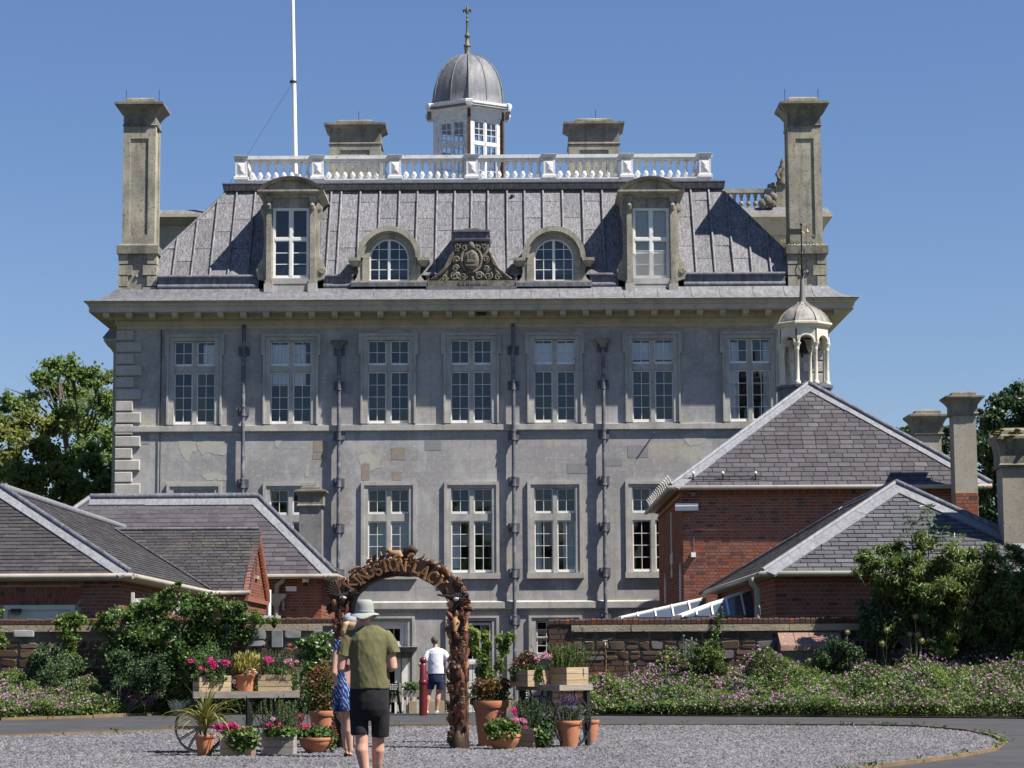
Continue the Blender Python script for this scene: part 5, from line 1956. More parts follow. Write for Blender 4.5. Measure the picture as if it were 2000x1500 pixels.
for i in range(14):
    y = YB + .2 + i * .85
    z = ZB + .05
    pts = [(XB0 + .05, y, z), (XB0 - .02, y, z + .22), (XB0 - .1, y, z + .3)]
    MB().tube(pts, .012, 5).build('post', MA['frame'], sg2)
for k in range(5):
    MB().tube([(XB0 + .04 - .02 * k, YB, ZB + .07 + .055 * k), (XB0 + .04 - .02 * k, YBb - .5, ZB + .07 + .055 * k)], .009, 4).build('wire', MA['frame'], sg2)

# bell turret on the ridge
TY = 76.9
tc = P(1569.5, 700, TY)


def tz(py, dy=0.0):
    return P(1569, py, TY + dy).z


tur = obj('bell_turret', None, blkb, Matrix.Translation((tc.x, TY, tz(760))))
TP = math.pi / 8
rs = TY / F
m = MB()
m.lathe([(56 * rs, tz(800)), (54 * rs, tz(757, -.9)), (58 * rs, tz(755, -.9)), (59 * rs, tz(750, -.9)), (52 * rs, tz(748, -.9))], 8, (tc.x, TY, 0), TP)
m.build('base', MA['leaddark'], tur)
zcol0, zcol1 = tz(748, -.8), tz(668, -.8)
for k in range(8):
    a = TP + k * math.pi / 4 - math.pi / 2
    x, y = tc.x + 47 * rs * math.cos(a), TY + 47 * rs * math.sin(a)
    H = zcol1 - zcol0
    pr = [(.105, 0), (.105, .06), (.085, .09), (.07, .13), (.062, H * .8), (.07, H * .81), (.08, H * .84), (.075, H * .86), (.09, H * .93), (.14, H * .985), (.14, H)]
    MB().lathe(pr, 12, (x, y, zcol0)).build('column', simple('turret_cream_paint', (.66, .62, .50), (.55, .51, .41), 4, c3=(.25, .21, .15), sc3=6, thr=(.62, .7), rough=.6) if k == 0 else MA['tcream'], tur, smooth=50)
    if k == 0:
        MA['tcream'] = bpy.data.materials['turret_cream_paint']
zar1, zcor = tz(640, -.8), tz(634, -.95)
for k in range(8):
    a0, a1 = TP + k * math.pi / 4 - math.pi / 2, TP + (k + 1) * math.pi / 4 - math.pi / 2
    p = Vector((tc.x + 47 * rs * math.cos(a0), TY + 47 * rs * math.sin(a0), zcol1))
    q = Vector((tc.x + 47 * rs * math.cos(a1), TY + 47 * rs * math.sin(a1), zcol1))
    L = (q - p).length
    r_ = L / 2 - .085
    n = 12
    lo = [(0, 0)] + [(L / 2 - r_ * math.cos(math.pi * i / n), r_ * math.sin(math.pi * i / n)) for i in range(n + 1)] + [(L, 0)]
    m = MB()
    hgt = zar1 - zcol1
    U = (q - p).normalized()
    nrm = Vector((U.y, -U.x, 0))
    for i in range(len(lo) - 1):
        (ua, va), (ub, vb) = lo[i], lo[i + 1]
        vs = []
        for off in (.07, -.07):
            vs += [p + U * ua + Vector((0, 0, va)) + nrm * off, p + U * ub + Vector((0, 0, vb)) + nrm * off, p + U * ub + Vector((0, 0, hgt)) + nrm * off, p + U * ua + Vector((0, 0, hgt)) + nrm * off]
        m.add(vs, [(0, 1, 2, 3), (7, 6, 5, 4), (0, 4, 5, 1), (2, 6, 7, 3)])
    arcp = [p + U * (L / 2 - (r_ + .045) * math.cos(math.pi * i / n)) + Vector((0, 0, (r_ + .045) * math.sin(math.pi * i / n))) + nrm * .075 for i in range(n + 1)]
    m.tube(arcp, .035, 6)
    m.build('arch', MA['tcream'], tur)
m = MB()
m.lathe([(46 * rs, zar1 - .02), (50 * rs, zar1), (50 * rs, zar1 + .05), (57 * rs, zcor + .06), (59 * rs, zcor + .07), (59 * rs, zcor + .13), (50 * rs, zcor + .17)], 8, (tc.x, TY, 0), TP)
m.build('cornice', MA['tcream'], tur)
zd0 = zcor + .13
zd1 = tz(590)
prof = [(54, 0), (52.5, .10), (49, .25), (43, .42), (35, .58), (26, .70), (18, .80), (12, .90), (8, 1.0), (6.5, 1.14), (5.2, 1.5), (3.4, 2.1)]
DH = tz(590) - zd0
tdome = lead('turret_dome_lead', (.25, .235, .215), (.15, .135, .115), (.33, .32, .30), 4, .5, .05)
m = MB()
m.lathe([(r_ * rs, zd0 + z * DH) for r_, z in prof[:9]], 8, (tc.x, TY, 0), TP)
m.lathe([(r_ * rs, zd0 + z * DH) for r_, z in prof[8:]], 10, (tc.x, TY, 0), TP)
m.build('dome', tdome, tur, smooth=40)
for k in range(8):
    a = TP + k * math.pi / 4
    MB().tube([(tc.x + r_ * rs * 1.01 * math.cos(a), TY + r_ * rs * 1.01 * math.sin(a), zd0 + z * DH) for r_, z in prof[:9]], .022, 5).build('dome_rib', tdome, tur, smooth=60)
# bell on its headstock
m = MB().lathe([(.02, .42), (.10, .40), (.14, .32), (.16, .18), (.20, .06), (.245, -.02), (.25, -.06), (.22, -.06)], 14, (tc.x - .05, TY, tz(688)))
m.build('bell', MA['iron'], tur, smooth=50)
MB().tube([(tc.x - .05, TY, tz(688) - .04), (tc.x - .05, TY, tz(688) - .18)], .04, 6).build('clapper', MA['iron'], tur)
MB().box(tc.x - .7, tc.x + .7, TY - .06, TY + .06, tz(663), tz(660)).build('headstock', MA['iron'], tur)
MB().tube([(tc.x - .55, TY - .1, tz(680)), (tc.x - .6, TY - .2, tz(700)), (tc.x - .5, TY, tz(735))], .07, 6).build('bell_lever', MA['chim'], tur)
# weathervane with scrolled ironwork, letters and arrow
vane = obj('weathervane', None, tur, I4)
vx = P(1566, 500, TY).x
vz = lambda py: P(1566, py, TY).z
MB().tube([(vx, TY, vz(556)), (vx, TY, vz(440))], [.04, .022], 6).build('spindle', MA['iron'], vane)
MB().ball((vx, TY, vz(438)), .05, 8, 5).build('knob', MA['iron'], vane)
m = MB()
for s_ in (-1, 1):
    for dirv in ((1, 0), (0, 1)):
        D2 = Vector((dirv[0], dirv[1], 0)) * s_
        m.tube([Vector((vx, TY, vz(544))) + D2 * .05, Vector((vx, TY, vz(538))) + D2 * .19, Vector((vx, TY, vz(528))) + D2 * .24, Vector((vx, TY, vz(518))) + D2 * .17, Vector((vx, TY, vz(511))) + D2 * .12, Vector((vx, TY, vz(508))) + D2 * .16], .02, 5)
        m.tube([Vector((vx, TY, vz(503))) + D2 * .10, Vector((vx, TY, vz(497))) + D2 * .13, Vector((vx, TY, vz(491))) + D2 * .08, Vector((vx, TY, vz(487))) + D2 * .10], .016, 5)
        for k in range(3):
            c = Vector((vx, TY, vz(530 - 4 * k))) + D2 * (.08 + .03 * k)
            m.tube([c + D2 * .035 * math.cos(t_) + Vector((0, 0, .045 * math.sin(t_))) for t_ in [i * .8 for i in range(8)]], .010, 4)
    for k in range(4):
        c = Vector((vx + s_ * (.12 + .10 * k), TY, vz(474 + (k % 2) * 3)))
        m.tube([c + Vector((.05 * math.cos(t_), 0, .05 * math.sin(t_))) for t_ in [i * .8 for i in range(9)]], .011, 4)
m.build('scrollwork', MA['iron'], vane)
gold = simple('worn_gilding', (.50, .32, .10), (.35, .22, .08), 6, rough=.45)
MB().prism([(vx - .42, vz(458)), (vx - .02, vz(458)), (vx - .02, vz(447)), (vx - .42, vz(447))], TY - .012, TY + .012).build('vane_flag', MA['iron'], vane)
m = MB()
m.tube([(vx, TY, vz(452)), (vx + .12, TY, vz(456)), (vx + .2, TY, vz(452))], .02, 5).lathe([(.0, -.02), (.06, .0), (.0, .14)], 8, (vx + .2, TY, vz(453)))
m.build('pointer', gold, vane)


def stroke_letter(ch, cx, cz, h, y, t):
    """plain capitals from bars, for the vane"""
    S = {'N': [((-.35, -.5), (-.35, .5)), ((-.35, .5), (.35, -.5)), ((.35, -.5), (.35, .5))],
         'S': [((.32, .38), (.0, .5)), ((.0, .5), (-.32, .3)), ((-.32, .3), (-.2, .06)), ((-.2, .06), (.22, -.08)), ((.22, -.08), (.32, -.3)), ((.32, -.3), (.0, -.5)), ((.0, -.5), (-.34, -.36))],
         'W': [((-.5, .5), (-.25, -.5)), ((-.25, -.5), (0, .3)), ((0, .3), (.25, -.5)), ((.25, -.5), (.5, .5))]}[ch]
    m = MB()
    for (a, b_) in S:
        m.bar((cx + a[0] * h, y, cz + a[1] * h), (cx + b_[0] * h, y, cz + b_[1] * h), t, t, (0, 1, 0))
    return m


stroke_letter('N', P(1529, 471, TY).x, vz(471), .17, TY, .03).build('letter', gold, vane)
stroke_letter('S', P(1601, 477, TY).x, vz(477), .17, TY, .03).build('letter', gold, vane)
stroke_letter('W', P(1588, 467, TY - .3).x, vz(467), .12, TY - .4, .022).build('letter', MA['iron'], vane)

# chimneys of the right-hand wings
def wing_chimney(parent, a, c, yf, base, shaft, top, capw, mat, label, brickbase=None):
    x0, x1 = P(a, (shaft + base) / 2, yf).x, P(c, (shaft + base) / 2, yf).x
    zz = lambda py: P((a + c) / 2, py, yf).z
    ch = stack('chimney', x0, x1, yf, zz(base), zz(shaft), zz(top), (x1 - x0) / 2 + capw, rods=0, parent=parent, mat=mat, panel=False, label=label)
    if brickbase:
        f = Face([(x0, yf - .012, zz(brickbase)), (x1, yf - .012, zz(brickbase)), (x1, yf - .012, zz(base)), (x0, yf - .012, zz(base))])
        MB().box(x0, x1, yf - .01, yf + x1 - x0, zz(brickbase + 80), zz(base)).build('base', MA['mortar'], ch)
        pieces(lay(f, .11, .27, .016, headers=True), 'brick', MA['brick'], ch, .012)
    return ch


wing_chimney(blkb, 1864, 1908, 69.6, 962, 805, 764, .24, 'chimb', 'taller of the two chimneys, on a brick base', 1005)
wing_chimney(blkb, 1791, 1840, 79.0, 960, 845, 799, .26, 'chimb', 'shorter chimney behind the right end of the roof')

# ------------------------------------------------------------------ near right: low hipped block
YD = 53.2
c2 = P(1490, 1117, YD)
XD0, ZD = c2.x, c2.z
apd = P(1750, 946, YD + 3.68)
XD1 = 2 * apd.x - XD0
YDb = 69.2
rb = Vector((apd.x, 65.5, apd.z))
low = thing('brick_dairy', 'low red brick outbuilding with grey slate hip roof behind the stone wall, right', 'outbuilding', (apd.x, YD, -1))
box_wall(low, XD0 + .34, XD1 - .3, YD + .34, YDb - .3, -1.2, ZD)
MB().add([(XD0, YD, ZD - .02), (XD1, YD, ZD - .02), tuple(apd - Vector((0, 0, .03))), (XD0, YDb, ZD - .02), tuple(rb - Vector((0, 0, .03))), (XD1, YDb, ZD - .02)],
         [(0, 1, 2), (3, 0, 2, 4), (1, 5, 4, 2), (0, 3, 5, 1), (3, 4, 5)]).build('roof', MA['leadblack'], low)
f1 = Face([(XD0, YD, ZD), (XD1, YD, ZD), apd])
f2 = Face([(XD0, YDb, ZD), (XD0, YD, ZD), apd, rb])
sl = [p for p in lay(f1, .20,   .42, .02, jit=.1) if proj(p[0].w(*p[1][0]))[0] < 2030]
pieces(sl, 'slate', MA['slateC'], low, .014, .8, 260)
pieces(lay(f2, .20, .36, .02, jit=.1), 'side_slate', MA['slateA'], low, .014, .8, 40)
hip_strip(f1, (XD0, YD, ZD), apd, .34, MA['hiplead'], low)
hip_strip(f1, (XD1, YD, ZD), apd, .34, MA['hiplead'], low)
hip_strip(f2, (XD0, YD, ZD), apd, .22, MA['hiplead'], low)
hip_strip(f2, (XD0, YDb, ZD), rb, .4, MA['leaddark'], low, h=.08)
hip_strip(f2, apd, rb, .2, MA['leaddark'], low, h=.05, name='ridge_flashing')
roll((XD0, YD, ZD + .04), apd + Vector((0, 0, .05)), .06, MA['hiplead'], low)
roll((XD1, YD, ZD + .04), apd + Vector((0, 0, .06)), .075, MA['leaddark'], low)
roll(apd + Vector((0, 0, .05)), rb + Vector((0, 0, .05)), .08, MA['leaddark'], low, 'ridge_roll')
ux0, uy0 = XD0 + .34, YD + .34
fw1 = Face([(ux0, uy0, 1.5), (P(2040, 1150, uy0).x, uy0, 1.5), (P(2040, 1150, uy0).x, uy0, ZD - .1), (ux0, uy0, ZD - .1)])
fw2 = Face([(ux0, YDb - .3, 1.5), (ux0, uy0, 1.5), (ux0, uy0, ZD - .1), (ux0, YDb - .3, ZD - .1)])
pieces(lay(fw1, .104, .262, .021, headers=True) + lay(fw2, .104, .262, .021, headers=True), 'brick', MA['brick'], low, .013)
MB().tube([(XD0 - .05, YDb, ZD - .05), (XD0 - .05, YD - .06, ZD - .05), (XD1, YD - .06, ZD - .05)], .065, 8).build('gutter', MA['gutter'], low, smooth=60)
MB().box(XD0, ux0, YD, YDb, ZD - .10, ZD - .06).box(ux0, XD1, YD, uy0, ZD - .101, ZD - .061).build('soffit', MA['gutter'], low)
a = [P(1467, 1128, YD + .2), P(1469, 1140, YD + .2), P(1479, 1150, YD + .25), P(1480, 1215, YD + .25)]
MB().tube(a, .07, 8).build('downpipe', MA['gutter'], low, smooth=60)
wing_chimney(low, 1960, 2014, 54.2, 1100, 905, 835, .17, 'chimb', None)
m = MB()
q0 = P(1985, 850, 54.4)
for _ in range(40):
    m.ball((q0.x + random.uniform(-.5, .5), 54.2 + random.uniform(-.2, .4), q0.z + random.uniform(-.16, .12)), (random.uniform(.04, .1), .08, random.uniform(.02, .04)), 6, 4)
m.build('moss', simple('moss', (.16, .13, .025), (.09, .085, .02), 8, rough=1, bump=.02), low, kind='stuff')

# ------------------------------------------------------------------ glazed roof lanterns between the wing and the house
def lantern(name, label, a, c, ytop, ybot, Y, depth, nb_):
    """gabled glass roof whose left slope is seen edge-on: low end at a, high end at c"""
    lo, hi = P(a, ybot, Y), P(c, ytop, Y)
    base = P(c, ybot, Y)
    t = thing(name, label, 'skylight', (lo.x, Y, lo.z - .1))
    D2 = Vector((0, depth, 0))
    z0 = lo.z
    hi2 = Vector((hi.x, Y, hi.z))
    lo2 = Vector((lo.x, Y, z0))
    back = hi2 + Vector((0, depth * .45, 0))
    hi2 = back
    MB().add([lo2, hi2, hi2 + D2, lo2 + D2], [(0, 1, 2, 3)]).build('glazing', MA['roofglass'], t)
    MB().add([lo2, (hi.x, Y, z0), hi2], [(0, 1, 2)]).build('glazing', MA['roofglass'], t)
    for k in range(nb_ + 1):
        d = D2 * (k / nb_)
        MB().bar(lo2 + d, hi2 + d, .07, .07).build('glazing_bar', MA['frame'], t)
    MB().bar(lo2, lo2 + D2, .08, .08).build('glazing_bar', MA['frame'], t)
    MB().bar(hi2, hi2 + D2, .09, .09).build('glazing_bar', MA['frame'], t)
    for k in range(1, 5):
        u = k / 5
        q = lo2.lerp(hi2, u)
        MB().bar((q.x, Y, z0 + .02), q + Vector((0, 0, .03)), .04, .04, (0, 1, 0)).build('glazing_bar', MA['frame'], t)
        MB().bar(q, q + D2, .05, .05).build('glazing_bar', MA['frame'], t)
    MB().box(lo.x + .2, hi.x + .2, Y - .06, Y + .06, z0 - .14, z0 - .03).build('sill', MA['leaddark'], t)
    MB().box(lo.x + .1, hi.x + .1, Y + .1, Y + depth, z0 - 2, z0 - .12).build('kerb', MA['frame'], t)
    MB().box(lo.x + .1, hi.x - .1, Y + depth + .05, Y + depth + .1, z0 - .1, z0 + .02).build('upstand', MA['dark'], t)


lantern('roof_lantern', 'nearer glazed skylight with white bars beside the low brick outbuilding', 1330, 1486, 1146, 1203, 58.0, 3.0, 3)
lantern('roof_lantern', 'farther glazed skylight with white bars against the tall brick block', 1212, 1385, 1166, 1206, 66.0, 3.0, 3)

# ------------------------------------------------------------------ garden walls
def stone(face, p, t, parent, mat, name='stone'):
    cu, cv = sum(q[0] for q in p) / len(p), sum(q[1] for q in p) / len(p)
    # nip the corners, then three rings: foot, shoulder, dressed face
    pts = []
    n = len(p)
    for i in range(n):
        a, b_, c = Vector(p[i - 1]), Vector(p[i]), Vector(p[(i + 1) % n])
        k1, k2 = random.uniform(.012, .05), random.uniform(.012, .05)
        pts.append(tuple(b_ + (a - b_).normalized() * k1))
        pts.append(tuple(b_ + (c - b_).normalized() * k2))
    foot = [face.w(u, v, -.03) for u, v in pts]
    sh = [face.w(u, v, t * random.uniform(.45, .7)) for u, v in pts]
    top = []
    for u, v in pts:
        d = Vector((cu - u, cv - v))
        q = Vector((u, v)) + d.normalized() * min(d.length * .5, random.uniform(.015, .035))
        top.append(face.w(q.x, q.y, t * random.uniform(.75, 1.3)))
    c = face.w(cu, cv)
    m = MB().loft([[v - c for v in foot], [v - c for v in sh], [v - c for v in top]])
    obj(name, m.mesh(name, mat, 25), parent, Matrix.Translation(c))


def rubble(face, parent, rows, wmin, wmax, t=.035):
    us = [q[0] for q in face.poly]
    u0, u1 = min(us), max(us)
    v = 0
    for h in rows:
        u = u0
        while u < u1 - .08:
            w = min(random.uniform(wmin, wmax), u1 - u)
            if u1 - (u + w) < .1:
                w = u1 - u
            g = .018
            j = lambda: random.uniform(-.022, .022)
            if random.random() < .22 and h > .2:
                s_ = random.uniform(.4, .6) * h
                for (va, vb) in ((v, v + s_), (v + s_, v + h)):
                    stone(face, [(u + g + j() * .5, va + g), (u + w - g + j(), va + g), (u + w - g + j(), vb - g), (u + g + j() * .5, vb - g)], t, parent, MA['wstone'])
            else:
                stone(face, [(u + g + j(), v + g + j()), (u + w - g + j(), v + g + j()), (u + w - g + j(), v + h - g + j()), (u + g + j(), v + h - g + j())], t, parent, MA['wstone'])
            u += w
        v += h


WYF = 50.5
wz = lambda py, px=1300: P(px, py, WYF).z


def garden_wall(label, xa, xb, px, py0, flip):
    """xa..xb along x; brick-on-edge coping, stone string, rubble, brick footing"""
    t = thing('garden_wall', label, 'wall', ((xa + xb) / 2, WYF, -.5))
    ztop, zc, zs0, zr, zb_ = py0
    MB().box(xa, xb, WYF, WYF + .42, -1.2, ztop - .11).build('core', MA['wmortar'], t)
    x = xa
    while x < xb - .05:
        w = random.uniform(.10, .125)
        h = random.uniform(-.012, .012)
        m = MB()
        m.loft([[(x + .005, WYF - .05, zc + .01), (x + w - .005, WYF - .05, zc + .01), (x + w - .005, WYF + .46, zc + .01), (x + .005, WYF + .46, zc + .01)],
                [(x + .005, WYF - .055, ztop - .03 + h), (x + w - .005, WYF - .055, ztop - .03 + h), (x + w - .005, WYF + .46, ztop - .03 + h), (x + .005, WYF + .46, ztop - .03 + h)],
                [(x + .016, WYF - .03, ztop + h), (x + w - .016, WYF - .03, ztop + h), (x + w - .016, WYF + .44, ztop + h), (x + .016, WYF + .44, ztop + h)]])
        m.build('coping_brick', MA['wbrick'], t)
        x += w
    return t


zt_, zcb = wz(1208), wz(1219)
xr0, xr1 = P(1072, 1260, WYF).x, P(2080, 1260, WYF).x
wr = garden_wall('dark rubble stone garden wall with brick coping, right of the carved arch', xr0, xr1, 1300, (zt_, zcb, 0, 0, 0), False)
xs0, xbt = P(1116, 1260, WYF).x, P(1516, 1260, WYF).x
x = xs0
zb0, zb1 = wz(1233), wz(1220)
while x < xr1 - .3:
    w = min(random.uniform(1.1, 2.0), xr1 - x)
    MB().box(x, x + w - .012, WYF - .09 + random.uniform(-.008, .008), WYF + .1, zb0 + random.uniform(-.01, .01), zb1).build('string_stone', MA['cope'], wr)
    x += w
zru = wz(1290)
f = Face([(xs0, WYF, zru), (xbt, WYF, zru), (xbt, WYF, zb0 - .01), (xs0, WYF, zb0 - .01)])
Hh = zb0 - .01 - zru
rubble(f, wr, [Hh * .36, Hh * .34, Hh * .30], .22, .48)
fbk = Face([(xs0, WYF, .2), (xr1, WYF, .2), (xr1, WYF, zru - .01), (xs0, WYF, zru - .01)])
fpier = Face([(xr0, WYF, .2), (xs0 - .01, WYF, .2), (xs0 - .01, WYF, zcb - .01), (xr0, WYF, zcb - .01)])
fend = Face([(xr0, WYF + .42, .2), (xr0, WYF, .2), (xr0, WYF, zcb - .01), (xr0, WYF + .42, zcb - .01)])
pl = lay(fbk, .115, .30, .018, headers=True, jit=.08) + lay(fpier, .115, .26, .018, headers=True, jit=.08) + lay(fend, .115, .2, .018)
pieces(pl, 'wall_brick', MA['wbrick'], wr, .02)
f = Face([(P(1640, 1260, WYF).x, WYF, zru), (xr1, WYF, zru), (xr1, WYF, zb0 - .01), (P(1640, 1260, WYF).x, WYF, zb0 - .01)])
rubble(f, wr, [Hh * .36, Hh * .34, Hh * .30], .25, .5)
# buttress with sloping stone top
bx0_, bx1_ = xbt + .02, P(1640, 1260, WYF).x
bz = wz(1238)
but = obj('buttress', None, wr, I4)
MB().box(bx0_, bx1_, WYF - .6, WYF - .001, -.3, wz(1272)).build('core', MA['wmortar'], but)
fbf = Face([(bx0_, WYF - .6, .2), (bx1_, WYF - .6, .2), (bx1_, WYF - .6, wz(1272)), (bx0_, WYF - .6, wz(1272))])
rubble(fbf, but, [.2, .2, .2, .22], .22, .45, .03)
n = 4
for i in range(n):
    a, c = bx0_ + (bx1_ - bx0_) * i / n + .006, bx0_ + (bx1_ - bx0_) * (i + 1) / n - .006
    MB().loft([[(a, WYF - .66, wz(1272)), (c, WYF - .66, wz(1272)), (c, WYF - .002, wz(1272)), (a, WYF - .002, wz(1272))],
               [(a, WYF - .64, wz(1262)), (c, WYF - .64, wz(1262)), (c, WYF - .002, wz(1262)), (a, WYF - .002, wz(1262))],
               [(a, WYF - .12, bz), (c, WYF - .12, bz), (c, WYF - .002, bz + .03), (a, WYF - .002, bz + .03)]]).build('slope_stone', simple('pink_sandstone', (.25, .15, .115), (.18, .115, .09), 3, c3=(.42, .36, .3), sc3=12, thr=(.62, .68), rough=.9, bump=.015, bsc=20) if i == 0 else bpy.data.materials['pink_sandstone'], but)

xl0, xl1 = P(-120, 1260, WYF).x, P(648, 1260, WYF).x
wl = garden_wall('mixed stone garden wall under climbing plants, left of the carved arch', xl0, xl1, 300, (wz(1208, 300), wz(1219, 300), 0, 0, 0), False)
zb0, zb1 = wz(1233, 300), wz(1220, 300)
x = xl0
while x < xl1 - .2:
    w = min(random.uniform(1.1, 2.0), xl1 - x)
    MB().box(x, x + w - .012, WYF - .07 + random.uniform(-.008, .008), WYF + .1, zb0 + random.uniform(-.01, .01), zb1).build('string_stone', MA['cope'], wl)
    x += w
f = Face([(xl0, WYF, .25), (xl1, WYF, .25), (xl1, WYF, zb0 - .01), (xl0, WYF, zb0 - .01)])
rubble(f, wl, [.2, .22, .17, .2, .2, .2, .16][:int(7)], .22, .55, .035)
fe = Face([(xl1, WYF, 0), (xl1, WYF + .42, 0), (xl1, WYF + .42, zb1), (xl1, WYF, zb1)])
pieces(lay(fe, .15, .2, .02), 'wall_brick', MA['wbrick'], wl, .02)
# one pale block in the left wall
pale = Face([(P(27, 1240, WYF).x, WYF - .055, wz(1244, 40)), (P(68, 1240, WYF).x, WYF - .055, wz(1244, 40)), (P(68, 1240, WYF).x, WYF - .055, wz(1231, 40)), (P(27, 1240, WYF).x, WYF - .055, wz(1231, 40))])
stone(pale, pale.poly, .03, wl, simple('pale_limestone', (.42, .41, .40), (.35, .34, .33), 6, rough=.9), 'pale_stone')
for (a, c, t_, b_) in ((492, 520, 1228, 1249), (530, 553, 1230, 1265), (556, 588, 1231, 1247), (612, 633, 1231, 1246), (484, 518, 1251, 1262)):
    fc_ = Face([(P(a, b_, WYF).x, WYF - .05, wz(b_, 550)), (P(c, b_, WYF).x, WYF - .05, wz(b_, 550)), (P(c, b_, WYF).x, WYF - .05, wz(t_, 550)), (P(a, b_, WYF).x, WYF - .05, wz(t_, 550))])
    stone(fc_, fc_.poly, .03, wl, simple('grey_green_stone', (.20, .21, .20), (.14, .15, .145), 8, rough=.9, speck=.2) if a == 492 else bpy.data.materials['grey_green_stone'], 'grey_stone')
# ================================================================== PLANTS
LF = {}
LF['tree'] = leafmat('tree_leaf', (.205, .28, .085), (.155, .225, .064), trans=.55)
LF['lime'] = leafmat('lime_leaf', (.25, .275, .08), (.19, .23, .062), trans=.55)
LF['yew'] = leafmat('yew_leaf', (.05, .09, .032), (.032, .062, .024), trans=.12)
LF['rose'] = leafmat('climber_leaf', (.115, .185, .045), (.07, .13, .034), trans=.4, rough=.38, spec=.5)
LF['fresh'] = leafmat('fresh_leaf', (.17, .24, .05), (.12, .19, .042), trans=.4)
LF['darksh'] = leafmat('dark_shrub_leaf', (.075, .125, .046), (.05, .09, .038), trans=.25, rough=.55, spec=.3)
LF['bed'] = leafmat('cranesbill_leaf', (.115, .165, .04), (.07, .115, .03))
LF['laurel'] = leafmat('willow_leaved_shrub_leaf', (.145, .19, .046), (.095, .15, .038), trans=.35, rough=.45, spec=.4)
LF['rosemary'] = leafmat('rosemary_leaf', (.09, .13, .045), (.062, .098, .038), trans=.2)
LF['herb'] = leafmat('herb_leaf', (.11, .16, .04), (.08, .12, .03))
LF['yellow'] = leafmat('variegated_leaf', (.42, .38, .10), (.26, .27, .06), hue=.02)
LF['phormium'] = leafmat('flax_leaf', (.30, .27, .07), (.13, .13, .035), hue=.02, trans=.2)
LF['russet'] = leafmat('russet_leaf', (.17, .075, .028), (.10, .085, .025), hue=.03)
LF['blue'] = leafmat('fescue_blade', (.12, .16, .15), (.09, .125, .125), trans=.1)
LF['geran'] = leafmat('geranium_leaf', (.11, .18, .04), (.075, .13, .032), trans=.3)
FL = {}
FL['mauve'] = leafmat('mauve_petal', (.48, .21, .44), (.38, .13, .34), .35, .02, .3, .6)
FL['pale'] = leafmat('pale_pink_petal', (.52, .27, .44), (.42, .20, .36), .2, .02, .3, .6)
FL['magenta'] = leafmat('magenta_petal', (.62, .03, .22), (.50, .015, .14), .25, .02, .3, .6)
FL['pink'] = leafmat('pink_petal', (.68, .18, .34), (.70, .40, .46), .25, .02, .3, .6)
FL['violet'] = leafmat('violet_petal', (.15, .09, .30), (.20, .11, .34), .3, .02, .2, .6)
FL['orange'] = leafmat('orange_petal', (.70, .14, .02), (.6, .1, .02), .1, .01, .2, .6)


def subballs(px, py, r, Y, n=18, rs=.40, flat=.8, zmin=-.6):
    c = P(px, py, Y)
    rr = r * Y / F
    out = []
    for _ in range(n):
        d = rng.normal(size=3)
        d /= np.linalg.norm(d)
        q = rr * (.25 + .75 * rng.random())
        s = rr * rs * rng.uniform(.7, 1.3)
        out.append((c.x + d[0] * q, c.y + d[1] * q, c.z + d[2] * q * flat, s, s, s * .8))
    return out


def tree(name, label, clumps, Y, base_px, mat, leaf, per, cat='tree', group=None, zbase=-1.0, trunk=.28, dy=2.0, bare=(), nb=8, rs=.55):
    b0 = P(base_px, 1280, Y)
    base = Vector((b0.x, Y, zbase))
    t = thing(name, label, cat, base, group=group)
    balls = []
    cen = []
    for (px, py, r) in clumps:
        yy_ = Y + random.uniform(-dy, dy)
        balls += subballs(px, py, r, yy_, nb, rs)
        cen.append((P(px, py, yy_), r * yy_ / F))
    C = in_balls(balls, int(per * 1.7) * len(clumps), .1)
    cloud('crown', C, leaf, mat, t, asp=.75, up=.35)
    zlow = min(c.z for c, _ in cen)
    top = max(cen, key=lambda c: c[0].z)[0]
    fork = Vector((base.x, Y, zbase + (zlow - zbase) * .8 + .8))
    m = MB()
    mid = Vector((base.x * .5 + top.x * .5, Y, (fork.z + top.z) / 2))
    m.tube([base, fork, mid, top], [trunk * .75, trunk * .6, trunk * .35, .03], 8)
    for c, r in cen:
        s = fork.lerp(mid, random.uniform(0, 1)) if c.z > fork.z else fork
        if random.random() < .35:
            continue
        k = s.lerp(c, .5) + Vector((random.uniform(-.4, .4), random.uniform(-.4, .4), .3))
        m.tube([s, k, c], [trunk * .20, trunk * .14, .03], 6)
        for _ in range(4):
            d = Vector((random.gauss(0, 1), random.gauss(0, 1), random.uniform(-.2, 1))).normalized() * r * .85
            m.tube([k.lerp(c, .6), c + d * .5, c + d], [.06, .04, .015], 5)
    for (px, py) in bare:
        q = P(px, py, Y)
        m.tube([mid, mid.lerp(q, .6) + Vector((0, 0, .4)), q], [.07, .04, .012], 5)
    m.build('trunk', MA['bark'], t, smooth=60)
    return t


tree('tall_tree', 'tall open-crowned tree with sky showing between its boughs, beside the house', [(110, 712, 26), (140, 718, 24), (88, 735, 22), (162, 735, 24), (192, 738, 22), (222, 735, 20), (60, 775, 24), (100, 768, 30),
     (150, 775, 32), (195, 785, 32), (226, 795, 28), (22, 785, 22), (45, 800, 28), (130, 822, 38), (178, 835, 38), (218, 850, 36), (214, 905, 38), (165, 890, 38), (122, 905, 34)],
     112, 140, LF['tree'], .19, 950, trunk=.36, dy=2.5, bare=((55, 742), (50, 735), (70, 728), (10, 757), (238, 760)))
tree('lime_tree', 'yellow-green lime tree at the left edge behind the slate roofs', [(15, 825, 30), (55, 830, 36), (92, 838, 32), (28, 868, 40), (78, 880, 40), (8, 915, 42), (55, 935, 42), (98, 925, 32), (38, 975, 42), (-30, 850, 40), (-30, 920, 45)],
     98, 30, LF['lime'], .18, 1100, trunk=.34)
